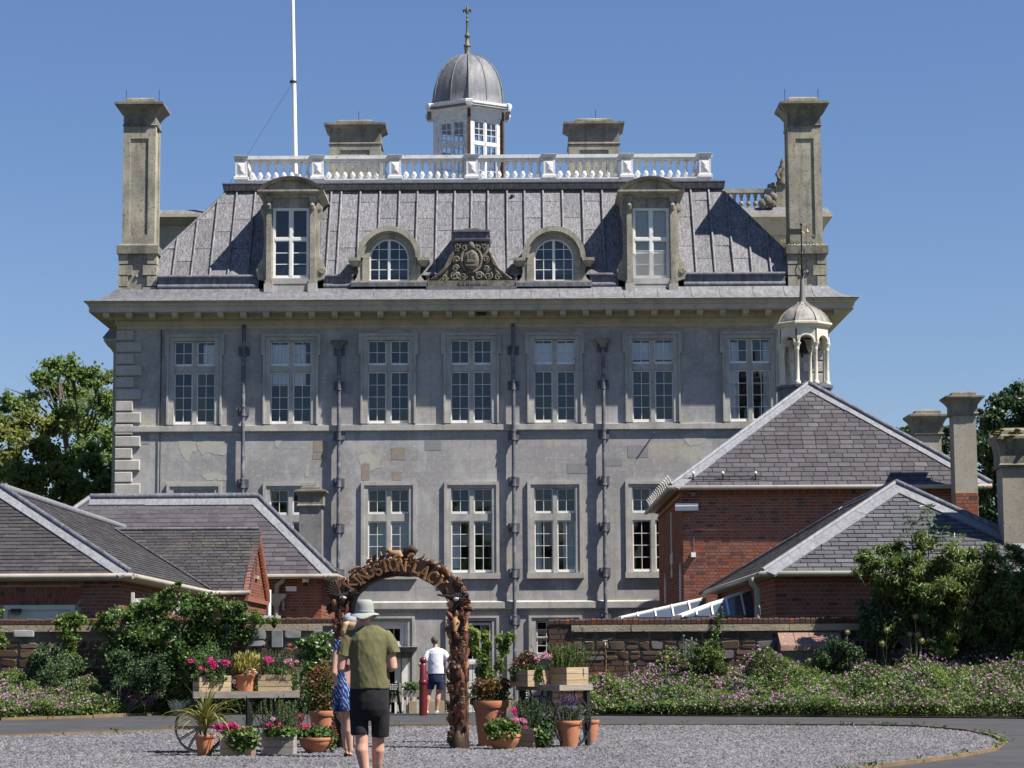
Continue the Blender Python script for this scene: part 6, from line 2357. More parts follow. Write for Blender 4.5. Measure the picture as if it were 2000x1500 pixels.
tree('leafy_tree', 'low leafy tree filling the gap between the slate roofs and the house corner', [(130, 960, 34), (165, 965, 32), (200, 955, 36), (100, 985, 32), (225, 985, 36), (150, 990, 30), (190, 915, 32), (228, 925, 30), (140, 935, 26)],
     100, 160, LF['tree'], .18, 1000, trunk=.2)
tree('yew_tree', 'dense dark yew towering behind the right-hand chimneys', [(1992, 768, 30), (1955, 790, 28), (1930, 815, 24), (1965, 830, 42), (1935, 860, 38), (1995, 850, 44), (1930, 915, 42), (1980, 925, 52), (1925, 970, 42), (1985, 1000, 52), (1935, 1030, 40), (2040, 800, 50), (2050, 900, 60),
     (2040, 1000, 60), (1960, 1060, 40), (1900, 930, 24), (1900, 1000, 30)], 92, 1985, LF['yew'], .16, 3000, trunk=.4, dy=1.2, nb=9, rs=.5)
tree('small_yew', 'small dark yew showing either side of the shorter right-hand chimney', [(1762, 842, 13), (1775, 855, 15), (1850, 838, 15), (1845, 865, 18), (1800, 850, 16), (1850, 900, 20), (1780, 880, 18), (1850, 940, 20), (1810, 900, 22)], 96, 1812, LF['yew'], .16, 800, trunk=.18, dy=.8, nb=9, rs=.5)
# the big tree just outside the frame whose shade falls on the right end of the border
t = thing('shade_tree', 'large dark garden tree standing at the right-hand end of the flower border', 'tree', (15.6, 48.4, 0))
bl = []
for _ in range(46):
    d = rng.normal(size=3)
    d /= np.linalg.norm(d)
    bl.append((17.5 + 2.9 * d[0], 48.0 + 2.6 * d[1], 8.3 + 2.6 * d[2], 1.0, 1.0, .8))
cloud('crown', in_balls(bl, 24000, .2), .22, LF['yew'], t, asp=.75)
MB().tube([(15.6, 48.4, 0), (15.7, 48.4, 4), (16, 48.2, 8)], [.4, .3, .15], 8).build('trunk', MA['bark'], t)


# ---------------------------------------------------------------- flower borders
def hfield(x, yfrac, prof):
    """top of the planting: prof = [(x, front height, back height)]"""
    xs_ = [p[0] for p in prof]
    return np.interp(x, xs_, [p[1] for p in prof]) * (1 - yfrac) + np.interp(x, xs_, [p[2] for p in prof]) * yfrac


def border(name, edge, prof, n, nf, seed, yb=50.2, extra=None):
    r = np.random.default_rng(seed)
    ex = [p.x for p in edge]
    ey = [p.y + .25 for p in edge]
    x0, x1 = prof[0][0], prof[-1][0]
    bump = [(r.uniform(x0, x1), r.uniform(0, 1), r.uniform(.15, .45), r.uniform(-.2, .34)) for _ in range(int((x1 - x0) * 5))]

    def top(x, f):
        h = hfield(x, f, prof)
        for bx, bf, br, bh in bump:
            h = h + bh * np.exp(-((x - bx) ** 2 + ((f - bf) * 2) ** 2) / br ** 2)
        return np.maximum(h, .12)
    x = r.uniform(x0, x1, n)
    f = r.random(n) ** .9
    yfr = np.interp(x, ex, ey)
    y = yfr + (yb - yfr) * f
    h = top(x, f)
    z = .03 + h * (1 - r.random(n) ** 2.0 * .95)
    # the front drops to the edge in a rounded face
    C = np.stack([x, y - (1 - f) * .12 * r.random(n), z], 1)
    V, Fc = leaf_geo(C, .06, asp=.7, up=.5)
    o = obj(name, np_mesh(name, V, Fc, LF['bed']), kind='stuff')
    # fine upright stems and seed heads
    xf = r.uniform(x0, x1, nf * 3)
    ff = r.random(nf * 3) ** .75
    den = np.zeros(nf * 3)
    for _ in range(int((x1 - x0) * 3)):
        bx, bf, br = r.uniform(x0, x1), r.random(), r.uniform(.2, .7)
        den += np.exp(-((xf - bx) ** 2 + ((ff - bf) * 2.2) ** 2) / br ** 2)
    keep = r.random(nf * 3) < np.clip(den * .5 + .08, 0, 1) * .75
    xf, ff = xf[keep][:nf], ff[keep][:nf]
    yf = np.interp(xf, ex, ey)
    yf = yf + (yb - yf) * ff
    zf = .03 + top(xf, ff) * (1 + r.uniform(-.38, .10, len(xf)))
    C = np.stack([xf, yf - .10, zf], 1)
    # drifts of other plants in the same bed, lime-green and dark
    for mat2, nm2, cnt, hh in ((LF['herb'], 'lime_green_perennials', 9, .10), (LF['darksh'], 'dark_leaved_perennials', 8, .04), (LF['fresh'], 'grassy_tufts', 7, .16)):
        cs = []
        for _ in range(int(cnt * (x1 - x0) / 10) + 1):
            bx, bf, br = r.uniform(x0 + .2, x1 - .2), r.random() ** .8, r.uniform(.12, .32)
            kk = int(420 * br / .2)
            xa = bx + r.normal(0, br * .5, kk)
            yb0 = np.interp(bx, ex, ey)
            fa = np.clip(bf + r.normal(0, br * .2, kk), 0, 1)
            za = .03 + top(xa, fa) * r.uniform(.65, 1.08, kk) + hh * r.random(kk)
            cs.append(np.stack([xa, yb0 + (yb - yb0) * fa - .06, za], 1))
        V, Fc = leaf_geo(np.concatenate(cs), .07, asp=.3 if hh > .12 else .6, up=.5, dirs=None)
        obj(nm2, np_mesh(nm2, V, Fc, mat2), kind='stuff')
    k = r.random(len(C)) < .7
    for mk, mat, nm in ((k, FL['mauve'], 'cranesbill_flowers'), (~k, FL['pale'], 'pale_cranesbill_flowers')):
        c0 = np.repeat(C[mk], 3, 0) + r.normal(0, .010, (mk.sum() * 3, 3))
        V, Fc = leaf_geo(c0, .038, asp=.9, up=.9)
        obj(nm, np_mesh(nm, V, Fc, mat), kind='stuff')
    return top


X = lambda px: P(px, 1340, 49.5).x
topR = border('border_plants', bed_edge_r, [(X(1140), .12, .6), (X(1250), .2, .85), (X(1350), .2, .95), (X(1500), .22, .92), (X(1600), .2, .92), (X(1700), .22, 1.05), (X(1800), .25, 1.2), (X(2060), .28, 1.35)], 115000, 5600, 5)
topL = border('border_plants', bed_edge_l, [(X(-40), .22, .85), (X(100), .2, .72), (X(200), .18, .55), (X(345), .15, .55), (X(500), .15, .5), (X(645), .12, .4)], 60000, 3000, 9)


def shrub(name, label, blobs, Y, mat, leaf, n, group=None, cat='shrub', asp=.55, shell=.1, stem=True, dy=.35, **kw):
    c = P(blobs[0][0], blobs[0][1], Y)
    t = thing(name, label, cat, (c.x, Y, .02), group=group)
    bl = []
    for (px, py, r) in blobs:
        bl += subballs(px, py, r, Y + random.uniform(-dy, dy), 9, .5)
    cloud('foliage', in_balls(bl, n, shell), leaf, mat, t, asp=asp, **kw)
    if stem and cat == 'shrub':
        m = MB()
        for (px, py, r) in blobs:
            q = P(px, py, Y)
            m.tube([(c.x + random.uniform(-.05, .05), Y, .0), (c.x * .4 + q.x * .6, Y + .05, q.z * .5), (q.x, Y + .05, q.z - .02)], [.025, .018, .008], 5)
        m.build('stems', MA['bark'], t)
    return t


shrub('dark_shrub', 'rounded dark green shrub among pink flowers in front of the stone buttress', [(1640, 1275, 32), (1625, 1300, 32), (1660, 1300, 30), (1645, 1325, 28), (1610, 1285, 22), (1668, 1270, 18)], 49.3, LF['darksh'], .06, 9000, asp=.6)
shrub('yellow_green_shrub', 'yellow-green bushy shrub against the dark stone wall beside blue poppy heads', [(1375, 1280, 26), (1400, 1295, 26), (1360, 1305, 26), (1390, 1320, 26), (1385, 1262, 18)], 49.8, LF['herb'], .06, 5200, asp=.7)
shrub('small_wall_shrub', 'small sparse green shrub between yellow-green shrub and stone buttress', [(1480, 1290, 18), (1465, 1305, 18), (1495, 1282, 14), (1478, 1320, 20)], 49.8, LF['bed'], .06, 1800, asp=.7)
t = thing('wall_climber', 'single thin climbing stem leaning up the stone wall behind yellow-green shrub', 'climber', (P(1395, 1290, 50.3).x, 50.3, .3))
pts = [P(1392, 1290, 50.3), P(1396, 1250, 50.3), P(1402, 1220, 50.3), P(1410, 1192, 50.35)]
MB().tube(pts, .012, 5).build('stem', MA['bark'], t)
C = np.array([tuple(pts[i].lerp(pts[i + 1], random.random())) for i in (0, 0, 1, 1, 2, 2) for _ in range(32)]) + rng.normal(0, .05, (192, 3)) * np.array([1, .6, 1])
C[:, 1] = np.minimum(C[:, 1], 50.38)
cloud('foliage', C, .075, LF['rose'], t, asp=.6)
shrub('leafy_wall_shrub', 'low leafy shrub in shade below the willow-leaved bush', [(1690, 1190, 26), (1720, 1215, 30), (1690, 1235, 26), (1740, 1190, 26), (1725, 1245, 26), (1760, 1225, 28)], 49.7, LF['darksh'], .085, 4200, asp=.6)

# big willow-leaved bush on the right, drooping narrow leaves, elder shoots pushing up through it
big = [(1690, 1090, 26), (1715, 1110, 34), (1745, 1080, 32), (1775, 1100, 38), (1800, 1060, 32), (1760, 1140, 36), (1710, 1150, 28), (1790, 1150, 40), (1830, 1110, 40), (1830, 1160, 45), (1880, 1130, 45), (1930, 1140, 48), (1975, 1130, 48),
       (1860, 1190, 45), (1920, 1200, 48), (1980, 1200, 50), (1800, 1200, 38), (2030, 1150, 60), (2030, 1230, 60), (1860, 1230, 40), (1760, 1185, 30), (1930, 1090, 34), (1985, 1085, 30), (1675, 1120, 14), (1860, 1075, 26), (1790, 1240, 34), (1840, 1265, 34), (1900, 1270, 36), (1960, 1270, 36), (1740, 1225, 26), (2020, 1270, 40), (1835, 1195, 40), (1880, 1165, 40), (1800, 1175, 38), (1850, 1235, 40), (1900, 1235, 40), (1770, 1205, 34), (1730, 1170, 30), (1890, 1095, 34), (1950, 1170, 44)]
c = P(1840, 1150, 50.0)
t = thing('willow_leaved_bush', 'large spreading bush with narrow drooping leaves overhanging the right end of the wall', 'bush', (c.x, 49.8, 0))
bl = []
for (px, py, r) in big:
    bl += subballs(px, py, r, 49.7 + random.uniform(-.5, .4), 12, .42)
n = 52000
C = np.concatenate([in_balls(bl, n // 2, .1), in_balls(bl, n - n // 2, .45)])
dirs = np.stack([rng.normal(0, .6, n), rng.normal(0, .6, n) - .3, -np.abs(rng.normal(.6, .3, n))], 1)
V, Fc = leaf_geo(C, .125, asp=.26, up=.6, dirs=dirs, jit=.3)
obj('foliage', np_mesh('foliage', V, Fc, LF['laurel']), t)
m = MB()
for (px, py, r) in big:
    q = P(px, py, 49.7)
    m.tube([(c.x + random.uniform(-.5, .5), 49.9, 0), (c.x * .45 + q.x * .55, 49.8, q.z * .55), q], [.05, .035, .012], 6)
m.build('branches', MA['bark'], t)
el = thing('elder_shoots', 'upright bright green elder shoots rising in front of the grey slate roof', 'shrub', (P(1790, 1100, 49.6).x, 49.6, 0.5))
stems = []
for (a, b_) in (((1785, 1160), (1778, 1010)), ((1812, 1150), (1812, 988)), ((1835, 1150), (1842, 1030)), ((1860, 1160), (1872, 1045)), ((1800, 1170), (1790, 1060))):
    stems.append((P(*a, 49.6), P(*b_, 49.5)))
m = MB()
Cs, Ds = [], []
for p, q in stems:
    m.tube([p, p.lerp(q, .5) + Vector((.02, 0, 0)), q], [.016, .012, .005], 5)
    k = int((q - p).length / .13)
    for i in range(k):
        o = p.lerp(q, (i + 1) / k)
        for s_ in (-1, 1):
            for lf in range(5):
                e = Vector((s_ * (.05 + .05 * lf), random.uniform(-.08, .08), .02 - .008 * lf)) * (1.2 - .7 * i / k)
                Cs.append(tuple(o + e))
                Ds.append((s_ * .6, random.uniform(-.5, .3), random.choice((.6, -.5))))
m.build('stems', MA['bark'], el)
V, Fc = leaf_geo(np.array(Cs), .12, asp=.38, up=.6, dirs=np.array(Ds), jit=.3)
obj('foliage', np_mesh('foliage', V, Fc, LF['rose']), el)

# allium seed heads standing above the shaded border
head = MB()
for _ in range(70):
    d = Vector((random.gauss(0, 1), random.gauss(0, 1), random.gauss(0, 1))).normalized()
    head.bar(d * .01, d * random.uniform(.055, .075), .006, .006)
head.ball((0, 0, 0), .048, 8, 6)
hm = head.mesh('seed_head', simple('dry_allium', (.30, .27, .10), (.20, .19, .08), 9, rough=.9))
sm_ = simple('allium_stem', (.16, .19, .07), rough=.8)
for i, (px, py, pb, lab) in enumerate(((1732, 1231, 1300, 'round allium seed head just right of the leaning pair'), (1788, 1204, 1280, 'highest allium seed head, against the dark bush'), (1777, 1239, 1300, 'allium seed head in the right-hand pair, left one'), (1792, 1240, 1302, 'allium seed head in the right-hand pair, right one'),
                                        (1655, 1235, 1310, 'allium seed head just left of the dark shaded bush'), (1723, 1257, 1305, 'small low allium seed head under leaning stem'), (1302, 1285, 1345, 'dry allium seed head before the brick footing of the wall'), (1580, 1290, 1345, 'dry allium seed head in front of the buttress foot'), (1800, 1252, 1305, 'lowest allium seed head at the shade edge'))):
    Y = 49.2
    top_ = P(px, py, Y)
    bot = P(px + random.uniform(-6, 12), pb, Y)
    a = thing('allium', lab, 'allium', (bot.x, Y, .0), group='allium seed heads above the right-hand border')
    MB().tube([(bot.x, Y, .05), bot, top_], [.009, .008, .006], 5).build('stem', sm_, a)
    obj('seed_head', hm, a, Matrix.Translation(top_) @ Matrix.Scale(random.uniform(.85, 1.15), 4))
# greyish poppy heads
m = MB()
for _ in range(16):
    px = random.choice((1338, 1345, 1350, 1356, 1230, 1240, 1270, 1290, 1225, 1668, 1675))
    py = random.uniform(1243, 1265) if 1330 < px < 1360 or px > 1600 else random.uniform(1295, 1310)
    q = P(px + random.uniform(-3, 3), py, 49.6)
    m.tube([(q.x, q.y, q.z - .5), q], .007, 4)
    m.lathe([(.008, -.02), (.022, .0), (.024, .02), (.014, .035)], 7, q)
m.build('poppy_heads', simple('glaucous_poppy', (.16, .22, .17), (.12, .17, .13), 9, rough=.8), kind='stuff')

# ---------------------------------------------------------------- left wall: climbers and shrubs
cl = [(215, 1215, 30), (255, 1205, 34), (295, 1195, 34), (330, 1180, 24), (300, 1172, 14), (375, 1185, 34), (415, 1190, 34), (455, 1195, 32), (485, 1205, 22), (230, 1250, 34), (280, 1245, 38), (330, 1235, 42), (380, 1235, 42), (430, 1235, 38), (465, 1235, 26),
      (240, 1285, 30), (300, 1290, 36), (355, 1285, 38), (405, 1280, 36), (340, 1325, 28), (310, 1325, 26), (505, 1210, 14), (530, 1215, 12), (400, 1165, 14), (470, 1185, 12)]
shrub('climbing_rose', 'big rambling climber smothering the top of the left garden wall', cl, 50.1, LF['rose'], .08, 26000, cat='climber', asp=.6, shell=.05, dy=.2)
tips = [(330, 1152, 12), (345, 1140, 10), (318, 1165, 12), (360, 1170, 14), (470, 1183, 10), (500, 1205, 10), (540, 1212, 10), (395, 1180, 12), (300, 1180, 12), (265, 1190, 12), (430, 1182, 12), (445, 1190, 12)]
shrub('rose_shoots', 'fresh pale green shoots waving above the climber on the left wall', tips, 50.0, LF['fresh'], .075, 2400, cat='climber', asp=.55, dy=.1)
shrub('wall_vine', 'light green vine hanging down the wall near the left edge', [(135, 1205, 18), (150, 1220, 18), (125, 1222, 16), (135, 1245, 18), (140, 1265, 14), (135, 1280, 14), (110, 1215, 10), (160, 1208, 12)], 50.15, LF['fresh'], .075, 2600, cat='climber', asp=.7, dy=.08)
shrub('vine_tuft', 'tuft of vine leaves at the extreme left of the wall', [(2, 1245, 12), (6, 1260, 10), (-8, 1230, 14), (3, 1195, 9)], 50.1, LF['fresh'], .075, 700, cat='climber', asp=.7, dy=.05)
shrub('dark_shrub', 'dark small-leaved shrub under the light green vine, left border', [(85, 1275, 28), (110, 1290, 36), (80, 1300, 28), (125, 1315, 38), (105, 1330, 34), (150, 1300, 26), (140, 1335, 28), (65, 1285, 14), (80, 1330, 26), (110, 1350, 26)], 49.7, LF['darksh'], .055, 9500, asp=.6)
shrub('dark_shrub', 'broad dark small-leaved shrub beside the planted barrow, left border', [(235, 1285, 28), (270, 1290, 34), (300, 1300, 34), (260, 1315, 32), (315, 1320, 28), (225, 1305, 20), (290, 1330, 26), (235, 1335, 24), (265, 1345, 26), (310, 1345, 24)], 49.5, LF['darksh'], .055, 9500, asp=.6)
# blue fescue
c = G(345, 1399)
t = thing('blue_fescue', 'tuft of blue-grey grass at the edge of the left border', 'grass', (c.x, c.y + .3, 0))
m = MB()
for _ in range(170):
    a, s_ = random.uniform(0, 6.28), random.uniform(.12, .3)
    b_ = Vector((c.x + random.uniform(-.12, .12), c.y + .3 + random.uniform(-.1, .1), 0))
    m.tube([b_, b_ + Vector((math.cos(a) * s_ * .4, math.sin(a) * s_ * .4, s_)), b_ + Vector((math.cos(a) * s_ * .7, math.sin(a) * s_ * .7, s_ * 1.25))], [.004, .0035, .001], 3)
m.build('blades', LF['blue'], t)

# weeds along the timber edging and a few blown leaves on the gravel
C = []
for _ in range(70):
    i = random.randrange(2, len(gpts) - 4)
    q = gpts[i].lerp(gpts[i + 1], random.random())
    for _ in range(random.randint(4, 14)):
        C.append((q.x + random.gauss(0, .05), q.y + random.gauss(0, .04), .03 + random.random() * .05))
cloud('edging_weeds', np.array(C), .05, LF['herb'], kind='stuff', asp=.4)

# woodland behind the photographer, mirrored in the lower windows
bl = []
for i in range(26):
    x = -75 + 6 * i + random.uniform(-2, 2)
    h = random.uniform(10, 16)
    for _ in range(9):
        bl.append((x + random.uniform(-2.5, 2.5), -48 + random.uniform(-3, 3), random.uniform(2.5, h), 2.0, 2.0, 1.7))
cloud('woodland', in_balls(bl, 42000, .3), .75, LF['tree'], kind='stuff', asp=.8)
# ================================================================== ARCH, BARROWS, POTS, PEOPLE
CW = {}
CW['rust'] = simple('carved_rust_wood', (.19, .070, .030), (.105, .040, .020), 7, rough=.6, var=.35, hue=.015, bump=.006, bsc=50, spec=.4)
CW['dark'] = simple('carved_dark_wood', (.055, .03, .019), (.03, .019, .013), 7, rough=.65, bump=.006, bsc=50)
CW['tan'] = simple('carved_tan_wood', (.33, .18, .085), (.25, .12, .052), 7, rough=.6, var=.2, bump=.006, bsc=50, spec=.4)
CW['pale'] = simple('carved_pale_horn', (.42, .34, .26), (.25, .16, .10), 9, rough=.5)
CW['black'] = simple('painted_black_bird', (.018, .017, .02), (.03, .028, .03), 6, rough=.5)
CW['white'] = simple('painted_white_bird', (.55, .54, .52), (.45, .44, .42), 6, rough=.6)

ga = G(897, 1462)
s_ = ga.y / F
A_ROT = R(-12)
ar_c = Vector((P(784, 1300, ga.y + .2).x, ga.y + .2, 0))
arch = thing('carved_arch', 'carved brown wooden archway of leaves, animals and letters over the gravel path', 'archway', ar_c, A_ROT)
K = 1.0 / (F / ga.y)
HWm = 113.5 * K / math.cos(A_ROT)       # leg centre from the middle
ZS = (1462 - 1196) * K
RX1, RZ1 = HWm + .135, (1196 - 1093) * K
RX0, RZ0 = HWm - .125, (1196 - 1128) * K
LW_, LD = .10, .14
for sx in (-1, 1):
    m = MB()
    rings = []
    for i in range(13):
        z = ZS * i / 12
        w = LW_ * (1.12 - .15 * min(1, z / .5)) + random.uniform(-.012, .012)
        rings.append([(sx * HWm + a * w + random.uniform(-.008, .008), b_ * (LD + random.uniform(-.015, .01)), z) for a, b_ in ((-1, -.7), (-.5, -1), (.5, -1), (1, -.7), (1, .8), (.5, 1), (-.5, 1), (-1, .8))])
    m.loft(rings)
    m.build('post', CW['dark'], arch, world=False, smooth=40)
m = MB()
rings = []
for i in range(25):
    a = math.pi * i / 24
    ca_, sa_ = math.cos(a), math.sin(a)
    j = random.uniform(-.012, .012)
    rings.append([((RX0 + j) * ca_, -.10, ZS + (RZ0 + j) * sa_), ((RX1 + j) * ca_, -.10, ZS + (RZ1 + j) * sa_), ((RX1 + j) * ca_, .10, ZS + (RZ1 + j) * sa_), ((RX0 + j) * ca_, .10, ZS + (RZ0 + j) * sa_)])
m.loft(rings)
m.build('arch_band', CW['dark'], arch, world=False, smooth=40)


def leaf_mesh(kind):
    """carved leaf in the xz plane growing up from the origin, 1 unit long"""
    if kind == 'oak':
        half = [(.05, 0), (.10, .12), (.24, .2), (.16, .3), (.32, .4), (.20, .52), (.34, .62), (.20, .74), (.24, .84), (.10, .93), (0, 1.0)]
    elif kind == 'maple':
        half = [(.04, 0), (.12, .12), (.38, .10), (.26, .28), (.5, .42), (.30, .48), (.36, .72), (.16, .66), (0, 1.0)]
    else:
        half = [(.03, 0), (.12, .12), (.20, .32), (.22, .5), (.17, .72), (.08, .9), (0, 1.0)]
    L = [(-x, z) for x, z in half[:-1]] + [half[-1]]
    m = MB()
    n = len(half)
    vs, fs = [], []
    for x, z in half:
        vs += [(-x, .03 - abs(x) * .1, z), (0, -.055, z), (x, .03 - abs(x) * .1, z), (-x, .09, z), (x, .09, z)]
    for i in range(n - 1):
        a, c = i * 5, (i + 1) * 5
        fs += [(a, a + 1, c + 1, c), (a + 1, a + 2, c + 2, c + 1), (a + 2, a + 4, c + 4, c + 2), (a + 3, a, c, c + 3)]
    return m.add(vs, fs)


lm = {(k, c): leaf_mesh(k).mesh('carved_leaf', CW[c]) for k in ('oak', 'maple', 'lance') for c in ('rust', 'tan', 'dark')}


def put_leaf(x, y, z, L, ang, tilt=0.0, yaw=0.0, kind=None, c=None):
    kind = kind or random.choice(('oak', 'oak', 'lance', 'lance', 'lance', 'maple'))
    c = c or random.choice(('rust', 'rust', 'rust', 'tan', 'dark', 'dark'))
    M = Matrix.Translation((x, y, z)) @ Matrix.Rotation(yaw, 4, 'Z') @ Matrix.Rotation(ang, 4, 'Y') @ Matrix.Rotation(tilt, 4, 'X') @ Matrix.Scale(L, 4)
    obj('carved_leaf', lm[(kind, c)], arch, M, world=False)


for sx in (-1, 1):
    z = .02
    while z < ZS + .05:
        for k in range(3):
            x = sx * HWm + (k - 1) * .062 + random.uniform(-.02, .02)
            if z < .30 and k == 1:
                continue
            spread = (k - 1) * random.uniform(.1, .45)
            put_leaf(x, -.15 - random.uniform(0, .03), z + random.uniform(-.03, .03), random.uniform(.10, .17), spread + random.uniform(-.2, .2), random.uniform(.05, .35))
        for side in (-1, 1):
            put_leaf(sx * HWm + side * .105, random.uniform(-.06, .06), z, random.uniform(.10, .15), side * random.uniform(.05, .3), .1, side * 1.3)
        z += .085
for i in range(30):
    a = math.pi * (i + .5) / 30
    if .58 < a < 2.62 and i % 2:
        pass
    for rad, out in ((1.0, 1), (0.0, -1)):
        rx, rz = RX0 + (RX1 - RX0) * rad, RZ0 + (RZ1 - RZ0) * rad
        if rad == 0 and (random.random() < .45 or .45 < a < 2.7) or rad and .45 < a < 2.7 and random.random() < .3:
            continue
        x, z = rx * math.cos(a), ZS + rz * math.sin(a)
        ang = math.pi / 2 - a + random.choice((-1, 1)) * random.uniform(.9, 1.35)
        put_leaf(x - math.sin(a) * .05 * out, -.10, z, random.uniform(.10, .15), ang, .1)
    if a < .30 or a > 2.75:
        for rad in (.25, .55, .8):
            rx, rz = RX0 + (RX1 - RX0) * rad, RZ0 + (RZ1 - RZ0) * rad
            put_leaf(rx * math.cos(a), -.11, ZS + rz * math.sin(a), random.uniform(.11, .17), math.pi / 2 - a + random.uniform(-.9, .9) + (0 if a > 1 else -.4), .15)


def serif_letter(ch):
    """carved capitals, 1 unit high, centred"""
    m = MB()
    t, u = .17, .11

    def bar(a, b_, w=t):
        m.bar((a[0], -.07, a[1]), (b_[0], -.07, b_[1]), w, .14, (0, 1, 0))

    def serif(x, z, w=.26):
        m.bar((x - w / 2, -.075, z), (x + w / 2, -.075, z), .09, .145, (0, 1, 0))

    def arc(cx, cz, rx, rz, a0, a1, n=14, w=t):
        pts = [(cx + rx * math.cos(R(a0 + (a1 - a0) * i / n)), cz + rz * math.sin(R(a0 + (a1 - a0) * i / n))) for i in range(n + 1)]
        for p, q in zip(pts, pts[1:]):
            d = Vector((q[0] - p[0], q[1] - p[1])).normalized() * .02
            bar((p[0] - d.x, p[1] - d.y), (q[0] + d.x, q[1] + d.y), w)
    if ch == 'K':
        bar((-.25, -.5), (-.25, .5)); bar((-.2, -.02), (.3, .48), u); bar((-.08, .08), (.34, -.48)); serif(-.25, .47); serif(-.25, -.47); serif(.3, .47); serif(.34, -.47)
    elif ch == 'I':
        bar((0, -.5), (0, .5)); serif(0, .47, .36); serif(0, -.47, .36)
    elif ch == 'N':
        bar((-.3, -.5), (-.3, .5), u); bar((-.3, .48), (.3, -.48)); bar((.3, -.5), (.3, .5), u); serif(-.33, .47); serif(-.3, -.47); serif(.3, .47)
    elif ch == 'T':
        bar((0, -.5), (0, .46)); bar((-.36, .44), (.36, .44), u); serif(0, -.47, .34); bar((-.36, .46), (-.36, .26), .07); bar((.36, .46), (.36, .26), .07)
    elif ch == 'L':
        bar((-.2, -.5), (-.2, .5)); bar((-.24, -.45), (.34, -.45), u); serif(-.2, .47, .34); bar((.34, -.48), (.34, -.24), .07)
    elif ch == 'A':
        bar((-.33, -.5), (0, .5), u); bar((.33, -.5), (0, .5)); bar((-.2, -.14), (.2, -.14), u); serif(-.33, -.47); serif(.33, -.47)
    elif ch == 'Y':
        bar((0, -.5), (0, .02)); bar((-.34, .48), (0, 0)); bar((.34, .48), (0, 0), u); serif(-.34, .47); serif(.34, .47); serif(0, -.47, .32)
    elif ch == 'O':
        arc(0, 0, .36, .44, 0, 360, 22)
    elif ch == 'C':
        arc(.04, 0, .37, .44, 40, 320, 18); bar((.33, .46), (.33, .18), .08)
    elif ch == 'G':
        arc(.02, 0, .37, .44, 45, 330, 18); bar((.32, -.38), (.32, -.02)); serif(.28, .0, .3)
    elif ch == 'S':
        arc(0, .22, .24, .22, 35, 270, 12); arc(0, -.22, .25, .22, 90, -145, 12); bar((.24, .46), (.24, .22), .07); bar((-.24, -.46), (-.24, -.2), .07)
    return m


word = [('K', 688.8, 1144), ('I', 703, 1135.5), ('N', 714.5, 1128.5), ('G', 726.5, 1120), ('S', 743, 1115.5), ('T', 758.5, 1108), ('O', 774.5, 1106.5), ('N', 791.5, 1107.5), ('L', 820, 1112), ('A', 835, 1122), ('C', 851.5, 1131.5), ('Y', 866, 1143)]
lmesh = {}
for ch, px, py in word:
    x = (px - 784) * K / math.cos(A_ROT)
    z = (1462 - py) * K
    th = math.atan2(x / 1.0, (z - ZS) * 1.12)
    if ch not in lmesh:
        lmesh[ch] = serif_letter(ch).mesh('letter', CW['tan'])
    hgt = .172
    M = Matrix.Translation((x, -.125, z)) @ Matrix.Rotation(th * .95, 4, 'Y') @ Matrix.Diagonal((hgt * .86, .34, hgt, 1))
    obj('letter', lmesh[ch], arch, M, world=False)


def AX(px):
    return (px - 784) * K / math.cos(A_ROT)


def AZ(py):
    return (1462 - py) * K


# carved flower between the words
for k in range(6):
    put_leaf(AX(806.5), -.125, AZ(1106), .075, k * math.pi / 3, .2, kind='lance', c='rust')
# twigs like antlers
for (a, b_, c, d) in ((728, 1100, 716, 1090), (750, 1093, 745, 1080), (822, 1095, 834, 1083), (815, 1098, 838, 1093), (846, 1106, 866, 1099), (858, 1112, 876, 1109), (872, 1131, 887, 1121), (889, 1152, 908, 1156), (840, 1100, 852, 1096), (720, 1108, 712, 1103)):
    p, q = Vector((AX(a), -.04, AZ(b_))), Vector((AX(c), -.07, AZ(d)))
    mid = p.lerp(q, .55) + Vector((0, -.01, -.03))
    MB().tube([p, mid, q], [.028, .018, .005], 7).build('carved_twig', CW['pale'], arch, world=False, smooth=60)
# squirrel on the crown
sq = obj('carved_squirrel', None, arch, I4, world=False)
m = MB()
sx0, sz0 = AX(776), AZ(1094)
m.tube([(sx0 + .07, -.02, sz0 + .01), (sx0 + .03, -.02, sz0 + .05), (sx0 - .05, -.02, sz0 + .06), (sx0 - .10, -.02, sz0 + .085)], [.045, .068, .055, .035], 10)
m.ball((sx0 - .125, -.02, sz0 + .11), (.042, .036, .036), 10, 7).ball((sx0 - .16, -.02, sz0 + .10), (.018, .016, .014), 7, 5)
for e in (-.018, .018):
    m.tube([(sx0 - .115, -.02 + e, sz0 + .13), (sx0 - .11, -.02 + e, sz0 + .17)], [.014, .003], 6)
m.tube([(sx0 - .07, -.05, sz0 + .05), (sx0 - .12, -.055, sz0 + .03), (sx0 - .115, -.05, sz0 - .0)], [.02, .016, .012], 6).tube([(sx0 + .03, -.06, sz0 + .04), (sx0 - .02, -.07, sz0 + .01), (sx0 - .06, -.06, sz0 - .01)], [.03, .024, .014], 6)
m.build('body', CW['tan'], sq, world=False, smooth=60)
MB().tube([(sx0 + .07, 0, sz0 + .0), (sx0 + .12, 0, sz0 + .05), (sx0 + .13, 0, sz0 + .11), (sx0 + .19, 0, sz0 + .13), (sx0 + .25, 0, sz0 + .09), (sx0 + .235, 0, sz0 + .04)], [.03, .05, .058, .06, .048, .015], 10).build('tail', CW['dark'], sq, world=False, smooth=60)
